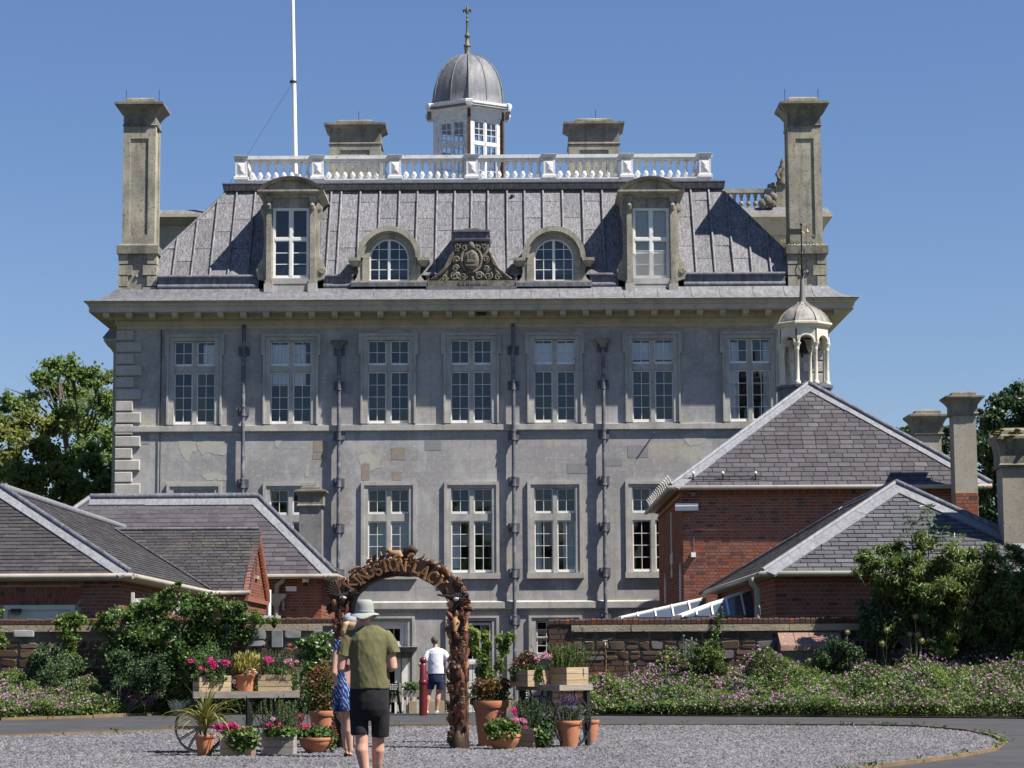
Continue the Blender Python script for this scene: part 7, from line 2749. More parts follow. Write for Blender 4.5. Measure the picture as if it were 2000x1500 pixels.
# two magpies
for (px, py, f, up) in ((673, 1167, 1, True), (897, 1172, 1, False)):
    bx, bz = AX(px), AZ(py)
    bd = obj('carved_magpie', None, arch, I4, world=False)
    y = -.16
    m = MB()
    m.tube([(bx - f * .10, y, bz + .01), (bx - f * .03, y, bz - .005), (bx + f * .05, y, bz + .01), (bx + f * .09, y, bz + .045)], [.018, .045, .045, .03], 9)
    m.ball((bx + f * .105, y, bz + .06), (.034, .03, .03), 9, 6).tube([(bx + f * .13, y, bz + .062), (bx + f * .175, y, bz + .052)], [.013, .003], 6)
    m.tube([(bx - f * .09, y, bz + .01), (bx - f * .26, y + .02, bz + .04 if not up else bz + .10)], [.022, .012], 6)
    m.build('body', CW['black'], bd, world=False, smooth=60)
    MB().ball((bx + f * .015, y - .025, bz - .02), (.055, .03, .03), 9, 6).build('belly', CW['white'], bd, world=False, smooth=60)
    if up:
        for k in range(7):
            a = R(110 + k * 11)
            put_leaf(bx - .03, y, bz + .02, .22, math.pi / 2 - a, 0, kind='lance', c='dark')
        for k in range(5):
            put_leaf(bx + .06, y, bz + .01, .18, .5 + .22 * k, 0, kind='lance', c='dark')
# deer's head, owl, mouse, acorns on the right post
rx_ = HWm
dz = AZ(1222)
de = obj('carved_deer_head', None, arch, I4, world=False)
m = MB()
m.tube([(rx_, -.16, dz + .06), (rx_, -.20, dz + .02), (rx_, -.225, dz - .05), (rx_, -.25, dz - .11)], [.045, .060, .040, .024], 10)
m.build('head', CW['tan'], de, world=False, smooth=60)
for sx in (-1, 1):
    MB().tube([(rx_ + sx * .04, -.19, dz + .06), (rx_ + sx * .085, -.20, dz + .115), (rx_ + sx * .115, -.20, dz + .16)], [.012, .036, .004], 8).build('ear', CW['rust'], de, world=False, smooth=60)
    MB().ball((rx_ + sx * .040, -.245, dz + .005), .014, 7, 5).build('eye', CW['black'], de, world=False)
MB().ball((rx_, -.272, dz - .115), (.020, .012, .013), 7, 5).build('nose', CW['black'], de, world=False)
oz = AZ(1318)
ow = obj('carved_owl', None, arch, I4, world=False)
m = MB()
m.lathe([(.02, -.10), (.055, -.07), (.065, 0), (.055, .05), (.06, .075), (.05, .11), (.015, .125)], 12, (rx_ + .02, -.19, oz))
m.build('body', CW['dark'], ow, world=False, smooth=60)
for sx in (-1, 1):
    MB().ball((rx_ + .02 + sx * .024, -.245, oz + .08), (.02, .01, .022), 8, 5).build('eye', CW['tan'], ow, world=False)
    MB().ball((rx_ + .02 + sx * .055, -.20, oz - .01), (.02, .035, .07), 8, 6).build('wing', CW['rust'], ow, world=False, smooth=60)


def acorn(x, z, y=-.20, s=1.0):
    MB().lathe([(.004, -.055), (.02, -.045), (.032, -.015), (.032, .01)], 10, (x, y, z)).build('acorn', CW['rust'], arch, world=False, smooth=60)
    MB().lathe([(.040, .004), (.043, .02), (.03, .042), (.008, .05), (.006, .07)], 10, (x, y, z)).build('acorn_cup', CW['dark'], arch, world=False, smooth=60)


for (px, py) in ((886, 1322), (889, 1344), (908, 1378), (885, 1345), (909, 1352), (892, 1300), (905, 1380)):
    acorn(AX(px), AZ(py))
MB().loft([[(rx_ + .07 * math.cos(a) * q, -.12 - .06 * (1 - (q - .6) ** 2), .22 * q * max(0, math.sin(a))) for a in [i * math.pi / 10 for i in range(11)]] for q in (1.0, .85, .6, .2)], cap=False).build('carved_mushroom', CW['dark'], arch, world=False, smooth=50)
m = MB()
m.tube([(rx_ + .02, -.15, .0), (rx_ + .02, -.17, .12), (rx_ + .02, -.16, .24)], [.10, .095, .03], 12)
m.build('carved_stump', CW['dark'], arch, world=False, smooth=60)
# owl face and heart on the left post
MB().ball((-HWm, -.14, AZ(1205)), (.05, .03, .055), 10, 7).build('carved_face', CW['tan'], arch, world=False, smooth=60)
hs = [(-.0, -.09), (.06, -.01), (.075, .04), (.05, .07), (.015, .06), (0, .04), (-.015, .06), (-.05, .07), (-.075, .04), (-.06, -.01)]
MB().prism([(-HWm + x, AZ(1400) + z) for x, z in hs], -.16, -.12).build('carved_heart', CW['pale'], arch, world=False)


# ---------------------------------------------------------------- barrows
def wheel(parent, c, r, axis, nsp=12, name='wheel'):
    """spoked wheel, axis = horizontal unit vector of the axle; local space of the parent"""
    c = Vector(c)
    ax = Vector(axis).normalized()
    u = Vector((0, 0, 1))
    v = ax.cross(u)
    w = obj(name, None, parent, Matrix.Translation(c), world=False)
    n = 28
    rings = []
    for i in range(n + 1):
        a = 2 * math.pi * i / n
        d = u * math.cos(a) + v * math.sin(a)
        rings.append([d * (r - .026) - ax * .014, d * r - ax * .016, d * r + ax * .016, d * (r - .026) + ax * .014])
    MB().loft(rings, cap=False).build('rim', MA['iron'], w, world=False)
    MB().tube([-ax * .07, ax * .07], .04, 10).build('hub', MA['iron'], w, world=False)
    for k in range(nsp):
        a = 2 * math.pi * k / nsp
        d = u * math.cos(a) + v * math.sin(a)
        MB().tube([d * .035, d * (r - .03)], .008, 6).build('spoke', MA['iron'], w, world=False)


def barrow(name, label, corner, rz, L, W, zt, th, wheels, r, legs):
    """corner: nearest top corner; platform runs L along local +x and W along local +y"""
    t = thing(name, label, 'barrow', (corner.x, corner.y, 0), rz)
    n = 5
    for i in range(n):
        MB().box(.03, L - .03, .03 + (W - .06) * i / n + .004, .03 + (W - .06) * (i + 1) / n - .004, zt - .05, zt - .025 + random.uniform(-.004, .004)).build('plank', MA['oldwood'], t, world=False)
    for (x0, x1, y0, y1) in ((0, L, 0, .03), (0, L, W - .03, W), (0, .03, .03, W - .03), (L - .03, L, .03, W - .03)):
        MB().box(x0, x1, y0, y1, zt - th, zt).build('side_board', MA['oldwood'], t, world=False)
    for (x, y) in legs:
        MB().box(x - .028, x + .028, y - .028, y + .028, 0, zt - th + .002).build('leg', MA['iron'], t, world=False)
    for (x, y) in wheels:
        wheel(t, (x, y, r), r, (0, 1, 0))
    ys_ = sorted({y for _, y in wheels})
    for x in sorted({x for x, _ in wheels}):
        MB().tube([(x, ys_[0], r), (x, ys_[-1], r)], .016, 8).build('axle', MA['iron'], t, world=False)
        for y in ys_:
            for dx in (-.06, .06):
                MB().bar((x, y + .04, r), (x + dx * 2, y + .06, zt - th), .022, .02).build('bracket', MA['iron'], t, world=False)
    return t


zL = .74
cL = P(378, 1351, 29.8)
bL = barrow('flower_barrow', 'weathered grey plank barrow on iron wheels, loaded with pots, left of arch', cL, R(9), 1.36, .62, cL.z, .085, [(.10, .07), (1.06, .07), (.10, .58), (1.06, .58)], .33, [(.72, .05), (.72, .57)])
cR = P(1093, 1338, 31.3)
bR = barrow('flower_barrow', 'pale plank handcart with two big spoked wheels, right of arch', cR, R(42), .62, .88, cR.z, .075, [(.20, -.03), (.20, .62)], .345, [(.05, .8), (.56, .8), (.56, .05)])


# ---------------------------------------------------------------- pots, crates and their plants
def pot(name, label, x, y, z, r_rim, r_base, h, bowl=False, group='terracotta pots round the arch'):
    t = thing(name, label, 'bowl' if bowl else 'pot', (x, y, z), group=group)
    if bowl:
        pr = [(r_base, 0), (r_base * 1.05, .02), (r_rim * .86, h * .42), (r_rim * .95, h * .72), (r_rim * .95, h * .8), (r_rim * 1.0, h * .81), (r_rim * 1.02, h * .9), (r_rim, h), (r_rim * .93, h), (r_rim * .9, h * .8), (.02, h * .78)]
    else:
        pr = [(r_base, 0), (r_base * 1.02, .01), (r_rim * .9, h * .80), (r_rim * .9, h * .83), (r_rim * .97, h * .84), (r_rim * 1.02, h * .9), (r_rim * 1.02, h * .97), (r_rim, h), (r_rim * .92, h), (r_rim * .88, h * .86)]
    MB().lathe(pr, 32).build('body', MA['terra'], t, world=False, smooth=45)
    MB().lathe([(.01, h * .86), (r_rim * .9, h * .85), (r_rim * .9, h * .83)], 20).build('soil', MA['soil'], t, world=False)
    return t


def crate(label, x, y, z, w, d, h, rz, rows=3, tone='crate', rx=0.0):
    t = thing('planter_crate', label, 'crate', (x, y, z), rz, group='slatted wooden planter crates')
    g = h / rows
    for i in range(rows):
        z0, z1 = i * g + .002, (i + 1) * g - .003
        for (x0, x1, y0, y1) in ((-w / 2, w / 2, -d / 2, -d / 2 + .018), (-w / 2, w / 2, d / 2 - .018, d / 2), (-w / 2, -w / 2 + .018, -d / 2 + .018, d / 2 - .018), (w / 2 - .018, w / 2, -d / 2 + .018, d / 2 - .018)):
            j = random.uniform(-.002, .002)
            MB().box(x0 + j, x1 + j, y0 + j, y1 + j, z0, z1).build('slat', MA[tone], t, world=False)
    MB().box(-w / 2 + .02, w / 2 - .02, -d / 2 + .02, d / 2 - .02, .01, h * .88).build('soil', MA['soil'], t, world=False)
    return t


def sprigs(t, x, y, z, w, h, mat, n, leaf=.022, stems=40, asp=.32, spread=.35, name='foliage'):
    """upright needle-leaved stems (rosemary, lavender)"""
    C, D = [], []
    stems = int(stems * 1.6)
    n = int(n * 2.4)
    for _ in range(stems):
        bx, by = random.gauss(0, w * .28), random.gauss(0, w * .22)
        ln = h * random.uniform(.6, 1.05)
        tip = Vector((x + bx * 1.5 + random.gauss(0, spread * .12), y + by * 1.5, z + ln))
        base = Vector((x + bx, y + by, z))
        for k in range(n // stems):
            f = random.uniform(.05, 1)
            p = base.lerp(tip, f)
            C.append(tuple(p))
            a = random.uniform(0, 6.28)
            D.append((math.cos(a) * .7, math.sin(a) * .7, .75))
    V, Fc = leaf_geo(np.array(C), leaf, asp=asp, up=.4, dirs=np.array(D), jit=.25)
    return obj(name, np_mesh(name, V, Fc, mat), t)


def mound(t, x, y, z, rx, ry, rz, mat, n, leaf=.045, asp=.8, name='foliage', shell=.5):
    C = in_balls([(x, y, z, rx, ry, rz)], n, shell)
    C[:, 2] = np.maximum(C[:, 2], z - rz * .35)
    return cloud(name, C, leaf, mat, t, asp=asp, up=.6)


def heads(t, pts, mat, r=.045, n=70, name='flower_head', x0=None, z0=None):
    for p in pts:
        p = Vector(p)
        C = in_balls([(p.x, p.y, p.z, r, r, r * .8)], n, .6)
        cloud(name, C, r * .5, mat, t, asp=.85, up=.5)
        if z0 is not None:
            MB().tube([(p.x * .8 + x0[0] * .2, x0[1], z0), p], .004, 4).build('flower_stem', LF['geran'], t)


def plant(name, label, cat, x, y, z, group=None):
    return thing(name, label, cat, (x, y, z), group=group)


# --- left, on the barrow
zt1 = cL.z
Yb = 30.05
def on(px, Y, z):
    p = P(px, 1340, Y)
    return p.x, Y, z

x, y, z = on(414, 30.12, zt1 - .022)
crate('crate of rosemary and pink geraniums at the left end of the left barrow', x, y, z, .42, .34, .225, R(22))
t = plant('rosemary', 'rosemary bush in the left crate on the left barrow', 'herb', x, y, z + .2)
sprigs(t, x + .02, y + .05, z + .18, .30, .36, LF['rosemary'], 2600, .028, 60)
t = plant('pink_geranium', 'magenta geranium spilling over the left crate on the left barrow', 'flower', x, y, z + .2, 'pink geraniums in the planters')
mound(t, x - .02, y - .10, z + .2, .24, .12, .10, LF['geran'], 500)
heads(t, [P(372, 1291, 29.95), P(395, 1306, 29.9)], FL['magenta'], .04)
heads(t, [P(412, 1291, 29.88), P(418, 1300, 29.88), P(441, 1294, 29.95)], FL['magenta'], .055)
heads(t, [P(429, 1291, 30.0)], FL['pale'], .03)
C = np.array([tuple(P(random.uniform(412, 425), random.uniform(1318, 1345), 29.83)) for _ in range(60)])
cloud('trailing_stems', C, .035, LF['geran'], t, asp=.4)

x, y, z = on(480, 30.2, zt1 - .022)
pot('terracotta_pot', 'terracotta pot with cream-variegated plant in the middle of the left barrow', x, y, z, .147, .105, .235)
t = plant('variegated_plant', 'cream and yellow variegated plant with pinkish lower leaves on the left barrow', 'plant', x, y, z + .22)
dirs = None
C = in_balls([(x, y, z + .36, .19, .17, .15), (x - .05, y, z + .42, .12, .12, .1), (x + .06, y, z + .43, .12, .12, .1)], 420, .55)
D = C - np.array([x, y, z + .2])
D[:, 2] = np.abs(D[:, 2]) + .1
V, Fc = leaf_geo(C, .095, asp=.36, up=.3, dirs=D * 4, jit=.3)
obj('foliage', np_mesh('foliage', V, Fc, LF['yellow']), t)
C = in_balls([(x + .06, y - .1, z + .26, .10, .06, .06)], 40, .4)
cloud('lower_leaves', C, .08, leafmat('cream_pink_leaf', (.60, .42, .28), (.55, .30, .20), .2), t, asp=.42)
mound(t, x, y, z + .27, .15, .13, .1, LF['geran'], 160, .08, .4, 'green_leaves')

x, y, z = on(537, 30.3, zt1 - .022)
crate('shaded crate of rosemary and geraniums at the right end of the left barrow', x, y, z, .42, .34, .235, R(3))
t = plant('rosemary', 'feathery rosemary in the right crate on the left barrow', 'herb', x, y, z + .2)
sprigs(t, x + .02, y, z + .2, .38, .34, LF['rosemary'], 2600, .026, 60)
t = plant('pink_geranium', 'geranium with one round magenta head in the right crate on the left barrow', 'flower', x, y, z + .2, 'pink geraniums in the planters')
heads(t, [P(521, 1287, 30.1), P(527, 1290, 30.1)], FL['magenta'], .05)
heads(t, [P(558, 1291, 30.1), P(566, 1290, 30.15), P(580, 1292, 30.2), P(570, 1298, 30.1)], FL['pink'], .032, 35)
heads(t, [P(566, 1260, 30.2)], FL['orange'], .03, 40)
C = in_balls([(x - .25, y - .1, z + .12, .09, .06, .18), (x + .25, y - .1, z + .14, .1, .06, .2), (x, y - .12, z + .25, .25, .08, .08)], 480, .3)
cloud('foliage', C, .045, LF['geran'], t, asp=.6)

# --- left, on the ground
def ground_at(px, py):
    g = G(px, py)
    return g.x, g.y, .012

x, y, z = ground_at(400, 1477)
pot('terracotta_pot', 'terracotta pot of striped yellow flax standing at the left end of the row', x, y, z, .135, .085, .255)
t = plant('striped_flax', 'spiky yellow-striped flax with arching blades, far left of the pots', 'plant', x, y, z + .23)
for k in range(84):
    a = random.uniform(0, 2 * math.pi)
    Lb = random.uniform(.38, .74)
    lean = random.uniform(.15, 1.15) if k > 10 else random.uniform(.05, .3)
    w = random.uniform(.010, .018)
    d = Vector((math.cos(a), math.sin(a) * .8, 0))
    sdir = Vector((-d.y, d.x, 0)).normalized()
    m = MB()
    rows = []
    for i in range(8):
        f = i / 7
        bend = lean * f + .35 * lean * f * f
        p = Vector((x, y, z + .22)) + d * (Lb * math.sin(bend) * f) + Vector((0, 0, Lb * f * math.cos(min(bend, 1.9))))
        ww = w * (1 - f ** 2.5) + .001
        rows.append((p - sdir * ww, p + Vector((0, 0, -.004)), p + sdir * ww))
    vs = [v for r_ in rows for v in r_]
    m.add(vs, [(3 * i + c, 3 * i + c + 1, 3 * i + c + 4, 3 * i + c + 3) for i in range(7) for c in (0, 1)])
    m.build('blade', LF['phormium'] if k % 4 else LF['yellow'], t)

x, y, z = ground_at(462, 1478)
y += .14
crate('crate overflowing with geraniums on the gravel beside the striped flax', x, y, z, .44, .36, .27, R(6))
t = plant('pink_geranium', 'trailing magenta geranium covering the crate next to the striped flax', 'flower', x, y, z + .2, 'pink geraniums in the planters')
C = in_balls([(x + .03, y - .08, z + .27, .23, .2, .1), (x + .04, y - .20, z + .17, .17, .06, .13), (x + .2, y - .16, z + .2, .08, .08, .1)], 1500, .35)
cloud('foliage', C, .05, LF['geran'], t, asp=.8)
yq = y - .16
heads(t, [P(421, 1419, yq), P(430, 1419, yq), P(428, 1425, yq)], FL['magenta'], .045)
heads(t, [P(446, 1418, yq), P(455, 1416, yq), P(450, 1424, yq), P(459, 1421, yq)], FL['magenta'], .052)
heads(t, [P(468, 1425, yq), P(474, 1423, yq), P(477, 1432, yq), P(480, 1428, yq)], FL['pink'], .036)
x, y, z = ground_at(543, 1476)
y += .14
crate('shaded crate with rosemary and two small geranium heads on the gravel', x, y, z, .40, .34, .28, R(-3), tone='oldwood')
t = plant('rosemary', 'tall dark rosemary in the crate under the left barrow', 'herb', x, y, z + .2)
sprigs(t, x, y + .03, z + .22, .38, .50, LF['rosemary'], 3600, .030, 60)
t = plant('pink_geranium', 'small geranium with red and white heads below the left barrow', 'flower', x, y, z + .2, 'pink geraniums in the planters')
mound(t, x + .02, y - .14, z + .27, .22, .1, .09, LF['geran'], 500, .05)
yq = y - .2
heads(t, [P(525, 1415, yq), P(531, 1414, yq), P(547, 1415, yq)], FL['magenta'], .036, 45)
heads(t, [P(533, 1404, yq)], FL['pale'], .034, 40)
x, y, z = ground_at(617, 1462)
y += 1.1
pot('terracotta_pot', 'tall terracotta pot behind the bowl, beside the woman', x, y, z, .195, .13, .47)
t = plant('bronze_shrub', 'loose shrub with russet and green leaves in the tall pot beside the woman', 'plant', x, y, z + .4)
C = in_balls([(x, y, z + .62, .25, .22, .2), (x - .05, y, z + .85, .27, .22, .2), (x + .05, y, z + 1.0, .22, .2, .2)], 1500, .3)
cloud('foliage', C, .05, LF['russet'], t, asp=.45)
C = in_balls([(x - .1, y, z + .7, .24, .2, .25), (x + .1, y, z + .75, .22, .2, .25)], 900, .3)
cloud('green_foliage', C, .05, LF['geran'], t, asp=.5)
t = plant('bean_plant', 'green climbing plant on canes in front of the left wall end', 'plant', P(618, 1300, 33.5).x, 33.5, 0)
C = in_balls([tuple(P(px, py, 33.5 + random.uniform(-.15, .15))) + (.14, .12, .12) for px, py in ((595, 1262), (610, 1255), (630, 1248), (600, 1285), (620, 1278), (640, 1275), (610, 1305), (632, 1300), (600, 1325), (625, 1325), (645, 1310))], 1500, .3)
cloud('foliage', C, .075, LF['rose'], t, asp=.6)
m = MB()
for px in (600, 618, 636):
    m.tube([P(px, 1440, 33.5), P(px + 4, 1250, 33.5)], .008, 5)
m.build('canes', MA['bark'], t)
x, y, z = ground_at(617, 1471)
pot('terracotta_bowl', 'wide terracotta bowl of geraniums right of the left row', x, y, z, .225, .13, .19, True)
t = plant('pink_geranium', 'geranium with a big cluster of magenta heads in the left bowl', 'flower', x, y, z + .2, 'pink geraniums in the planters')
mound(t, x, y, z + .23, .23, .2, .10, LF['geran'], 900, .055)
yq = y - .1
heads(t, [P(582, 1402, yq), P(587, 1398, yq), P(590, 1405, yq), P(577, 1417, yq), P(583, 1416, yq), P(592, 1417, yq), P(599, 1419, yq)], FL['magenta'], .042)
heads(t, [P(612, 1414, yq)], FL['magenta'], .02, 20)
C = in_balls([tuple(P(650, 1450, yq)) + (.06, .05, .14)], 120, .2)
cloud('trailing_stems', C, .035, LF['herb'], t, asp=.7)

# --- right, on the ground
x, y, z = ground_at(958, 1460)
y += .42
pot('terracotta_pot', 'tallest terracotta pot, right against the arch', x, y, z, .245, .165, .61)
t = plant('bronze_shrub', 'bushy shrub with bronze young leaves in the tallest pot', 'plant', x, y, z + .6)
C = in_balls([(x, y, z + .72, .25, .22, .16), (x - .08, y, z + .80, .2, .2, .12), (x + .1, y, z + .82, .2, .2, .12)], 1700, .4)
cloud('foliage', C, .05, LF['russet'], t, asp=.5)
C = in_balls([(x - .2, y, z + .65, .12, .15, .2), (x + .1, y, z + .68, .2, .2, .12)], 500, .3)
cloud('green_foliage', C, .055, LF['geran'], t, asp=.5)
t = plant('bean_plant', 'tall leafy climber on bamboo canes between the arch and the right barrow', 'plant', P(950, 1300, 33).x, 33.0, 0)
bl = [(928, 1237), (932, 1250), (948, 1240), (952, 1258), (945, 1272), (930, 1275), (950, 1285), (938, 1292), (948, 1305), (935, 1312), (955, 1318), (978, 1248), (990, 1255), (985, 1270), (978, 1285), (996, 1245), (975, 1305), (982, 1262), (940, 1330), (912, 1228), (916, 1260)]
C = in_balls([tuple(P(px, py, 33 + random.uniform(-.1, .1))) + (.075, .07, .075) for px, py in bl], 1300, .3)
cloud('foliage', C, .085, LF['fresh'], t, asp=.45, droop=.6)
for px in (932, 951, 975):
    MB().tube([P(px, 1430, 33), P(px + 5, 1232, 33)], .010, 6).build('cane', MA['crate'], t)
x, y, z = ground_at(984, 1464)
pot('terracotta_bowl', 'wide terracotta bowl in front of the tallest pot', x, y, z, .225, .145, .19, True)
t = plant('pink_geranium', 'mixed geraniums and strawberry leaves in the right bowl', 'flower', x, y, z + .2, 'pink geraniums in the planters')
mound(t, x - .02, y, z + .25, .24, .2, .13, LF['geran'], 1100, .055)
C = in_balls([(x - .02, y - .2, z + .17, .2, .05, .06)], 160, .3)
cloud('trailing_stems', C, .05, LF['herb'], t, asp=.8)
yq = y - .08
heads(t, [P(1004, 1386, yq), P(1007, 1391, yq)], FL['magenta'], .04)
heads(t, [P(1004, 1404, yq), P(1009, 1407, yq), P(1020, 1406, yq), P(1024, 1409, yq)], FL['pink'], .038)
heads(t, [P(1016, 1417, yq), P(1026, 1420, yq)], FL['magenta'], .03, 40)
heads(t, [P(969, 1392, yq), P(975, 1390, yq), P(981, 1391, yq), P(977, 1398, yq)], simple('plum_petal', (.16, .02, .06), rough=.6), .022, 26)
sprigs(t, x - .05, y + .05, z + .2, .22, .22, LF['rosemary'], 500, .03, 16, name='sprigs')
x, y, z = ground_at(1043, 1462)
y += .25
crate('half-shaded crate of rosemary between the bowl and the lavender pot', x, y, z, .36, .32, .25, R(48))
t = plant('rosemary', 'tall upright rosemary under the right barrow', 'herb', x, y, z + .2)
sprigs(t, x - .04, y + .03, z + .2, .32, .46, LF['rosemary'], 3200, .030, 55)
t = plant('ivy', 'trailing ivy hanging down the crate beside the lavender pot', 'plant', x + .15, y - .1, z)
C = in_balls([(x + .16, y - .15, z + .15, .13, .08, .18), (x + .2, y - .1, z + .3, .1, .08, .1), (x + .12, y - .2, z + .05, .1, .05, .07)], 600, .2)
cloud('foliage', C, .045, LF['darksh'], t, asp=.8)
C = in_balls([(x + .08, y - .22, z + .16, .09, .05, .14)], 160, .2)
cloud('young_leaves', C, .045, LF['geran'], t, asp=.8)
heads(t, [P(1071, 1400, y)], FL['pink'], .04)
x, y, z = ground_at(1111, 1460)
y += .05
pot('terracotta_pot', 'terracotta pot of lavender in front of the big wheel', x, y, z, .178, .115, .345)
t = plant('lavender', 'lavender with purple spikes in the pot before the big wheel', 'herb', x, y, z + .3)
sprigs(t, x, y, z + .31, .27, .25, leafmat('lavender_leaf', (.085, .12, .06), (.06, .09, .05), trans=.1), 2200, .028, 60)
C = np.array([(x + random.gauss(0, .10), y + random.gauss(0, .08), z + .31 + random.uniform(.22, .35)) for _ in range(46)])
C2 = np.repeat(C, 9, 0) + np.stack([rng.normal(0, .006, 46 * 9), rng.normal(0, .006, 46 * 9), rng.uniform(-.03, .03, 46 * 9)], 1)
cloud('flower_spikes', C2, .014, FL['violet'], t, asp=.7)
x, y, z = ground_at(1153, 1449)
pot('terracotta_pot', 'empty-looking terracotta pot at the far right behind the wheel', x, y, z, .130, .09, .30)

# --- right, on the barrow
zt2 = cR.z
x, y, z = on(1034, 31.75, zt2 - .022)
crate('left crate on the right barrow, planted with bronze foliage and pink geraniums', x, y, z, .38, .38, .225, R(40))
t = plant('pink_geranium', 'pink geranium with bronze foliage in the left crate of the right barrow', 'flower', x, y, z + .2, 'pink geraniums in the planters')
C = in_balls([(x - .05, y, z + .31, .2, .17, .13), (x - .02, y, z + .38, .14, .12, .1)], 900, .35)
cloud('bronze_foliage', C, .05, leafmat('bronze_leaf', (.20, .07, .055), (.13, .075, .045), hue=.03), t, asp=.5)
C = in_balls([(x - .2, y - .05, z + .18, .08, .08, .12), (x + .12, y - .16, z + .14, .08, .05, .11), (x + .05, y - .15, z + .25, .2, .06, .05)], 420, .2)
cloud('foliage', C, .045, LF['geran'], t, asp=.75)
yq = y - .1
heads(t, [P(1051, 1286, yq), P(1055, 1283, yq), P(1064, 1277, yq), P(1070, 1284, yq), P(1073, 1281, yq)], FL['pink'], .042)
x, y, z = on(1111, 31.72, zt2 - .022)
crate('right crate on the right barrow, planted with rosemary', x, y, z, .38, .38, .26, R(38))
t = plant('rosemary', 'bright green rosemary in the right crate of the right barrow', 'herb', x, y, z + .24)
sprigs(t, x - .02, y, z + .24, .36, .34, leafmat('sunlit_rosemary', (.16, .21, .05), (.12, .17, .042), trans=.25), 3600, .028, 70)  # rosemary leaf in a brighter green, sunlight put into its colour

# ---------------------------------------------------------------- small things by the house door
bx_, by_ = P(826.5, 1390, 48.6).x, 48.6
t = thing('bollard', 'dark red cast bollard with ball top, by the man in the white shirt', 'bollard', (bx_, by_, 0))
red = simple('oxblood_gloss_paint', (.13, .012, .014), (.10, .010, .012), 4, rough=.3, spec=.5)
k_ = by_ / F
MB().lathe([(.085, 0), (.085, .75 * .5), (.085, 60 * k_), (.096, 61 * k_), (.098, 65 * k_), (.086, 67 * k_), (.076, 69 * k_), (.068, 98 * k_), (.05, 100 * k_)], 20).build('post', red, t, world=False, smooth=45)
MB().ball((0, 0, 106 * k_), .075, 16, 12).build('ball', red, t, world=False, smooth=60)


def trough(label, a, c, ytop, ybot, Y, mat='oldwood'):
    x0, x1 = P(a, ytop, Y).x, P(c, ytop, Y).x
    z1, z0 = P(a, ytop, Y).z, P(a, ybot, Y).z
    t = thing('planter_trough', label, 'planter', ((x0 + x1) / 2, Y, gz(Y)))
    MB().box(x0, x1, Y - .16, Y + .16, z0, z1).build('box', MA[mat], t)
    for x in (x0 + .06, x1 - .06):
        MB().bar((x, Y, gz(Y)), (x, Y, z0), .06, .06).build('leg', MA[mat], t)
        MB().bar((x, Y - .25, gz(Y)), (x, Y - .1, z0), .05, .04).build('leg', MA[mat], t)
    C = in_balls([((x0 + x1) / 2, Y - .05, z1 + .06, (x1 - x0) / 2, .15, .14)], 600, .3)
    cloud('foliage', C, .06, LF['geran'], t, asp=.5)
    return t


trough('grey wooden planter trough on legs left of the red bollard', 786, 822, 1348, 1361, 51.5)
trough('small dark planter trough left of the blackboard sign by the door', 757, 783, 1358, 1371, 52.0)
t = thing('blackboard_sign', 'small blackboard with white writing on an easel near the house door', 'sign', (P(772, 1350, 51).x, 51.0, gz(51)))
x0, x1 = P(760, 1340, 51).x, P(779, 1340, 51).x
MB().box(x0, x1, 50.98, 51.02, P(770, 1350, 51).z, P(770, 1334, 51).z).build('board', MA['iron'], t)
MB().box(x1, P(783, 1340, 51).x, 50.96, 51.04, P(770, 1350, 51).z, P(770, 1334, 51).z).build('frame', MA['oldwood'], t)
for a, c in ((762, 758), (776, 784)):
    MB().bar(P(a, 1350, 51), (P(c, 1393, 51.3).x, 51.3, gz(51.3)), .05, .04).build('leg', MA['iron'], t)
chalk = simple('chalk', (.7, .7, .7), rough=.9)
for i in range(3):
    z = P(770, 1337.5 + 4.2 * i, 51).z
    x = x0 + .02
    while x < x1 - .03:
        w = random.uniform(.015, .04)
        MB().box(x, min(x + w, x1 - .02), 50.972, 50.979, z - .010, z + .012).build('writing', chalk, t)
        x += w + .015
t = thing('menu_board', 'blackboard with lines of white text seen under the right barrow', 'sign', (P(1023, 1360, 47.5).x, 47.5, 0))
x0, x1 = P(1012, 1350, 47.5).x, P(1032, 1350, 47.5).x
MB().box(x0, x1, 47.48, 47.52, P(1020, 1385, 47.5).z, P(1020, 1342, 47.5).z).build('board', MA['iron'], t)
MB().box(x0 + .02, x1 - .02, 47.49, 47.51, 0, P(1020, 1385, 47.5).z - .001).build('stand', MA['iron'], t)
for i in range(6):
    z = P(1020, 1348 + 5 * i, 47.5).z
    x = x0 + .03 + random.uniform(0, .03)
    while x < x1 - .04:
        w = random.uniform(.02, .05)
        MB().box(x, min(x + w, x1 - .02), 47.472, 47.479, z - .010, z + .012).build('writing', chalk, t)
        x += w + .02
t = thing('direction_sign', 'black direction sign with white arrows just left of the arch', 'sign', (P(642, 1250, 47.0).x, 47.0, 0))
x0, x1 = P(630, 1250, 47).x, P(657, 1250, 47).x
MB().box(x0, x1, 46.98, 47.02, P(640, 1282, 47).z, P(640, 1222, 47).z).build('board', MA['iron'], t)
MB().box(x0 + .1, x0 + .16, 47.021, 47.08, 0, P(640, 1282, 47).z).build('post', MA['iron'], t)
wp = simple('white_arrow_paint', (.8, .8, .8), rough=.5)
for (px, py, s2) in ((645, 1270, 1.0), (648, 1236, .7)):
    q = P(px, py, 46.97)
    k2 = 8 * s2 * 47 / F
    m = MB()
    m.bar((q.x - k2 * .6, q.y, q.z), (q.x + k2 * .2, q.y, q.z + k2), .022, .012, (0, 1, 0)).bar((q.x - k2 * .6, q.y - .001, q.z), (q.x + k2 * .2, q.y - .001, q.z - k2), .022, .012, (0, 1, 0)).bar((q.x - k2 * .5, q.y - .002, q.z), (q.x + k2 * .8, q.y - .002, q.z), .02, .012, (0, 1, 0))
    m.build('arrow', wp, t)
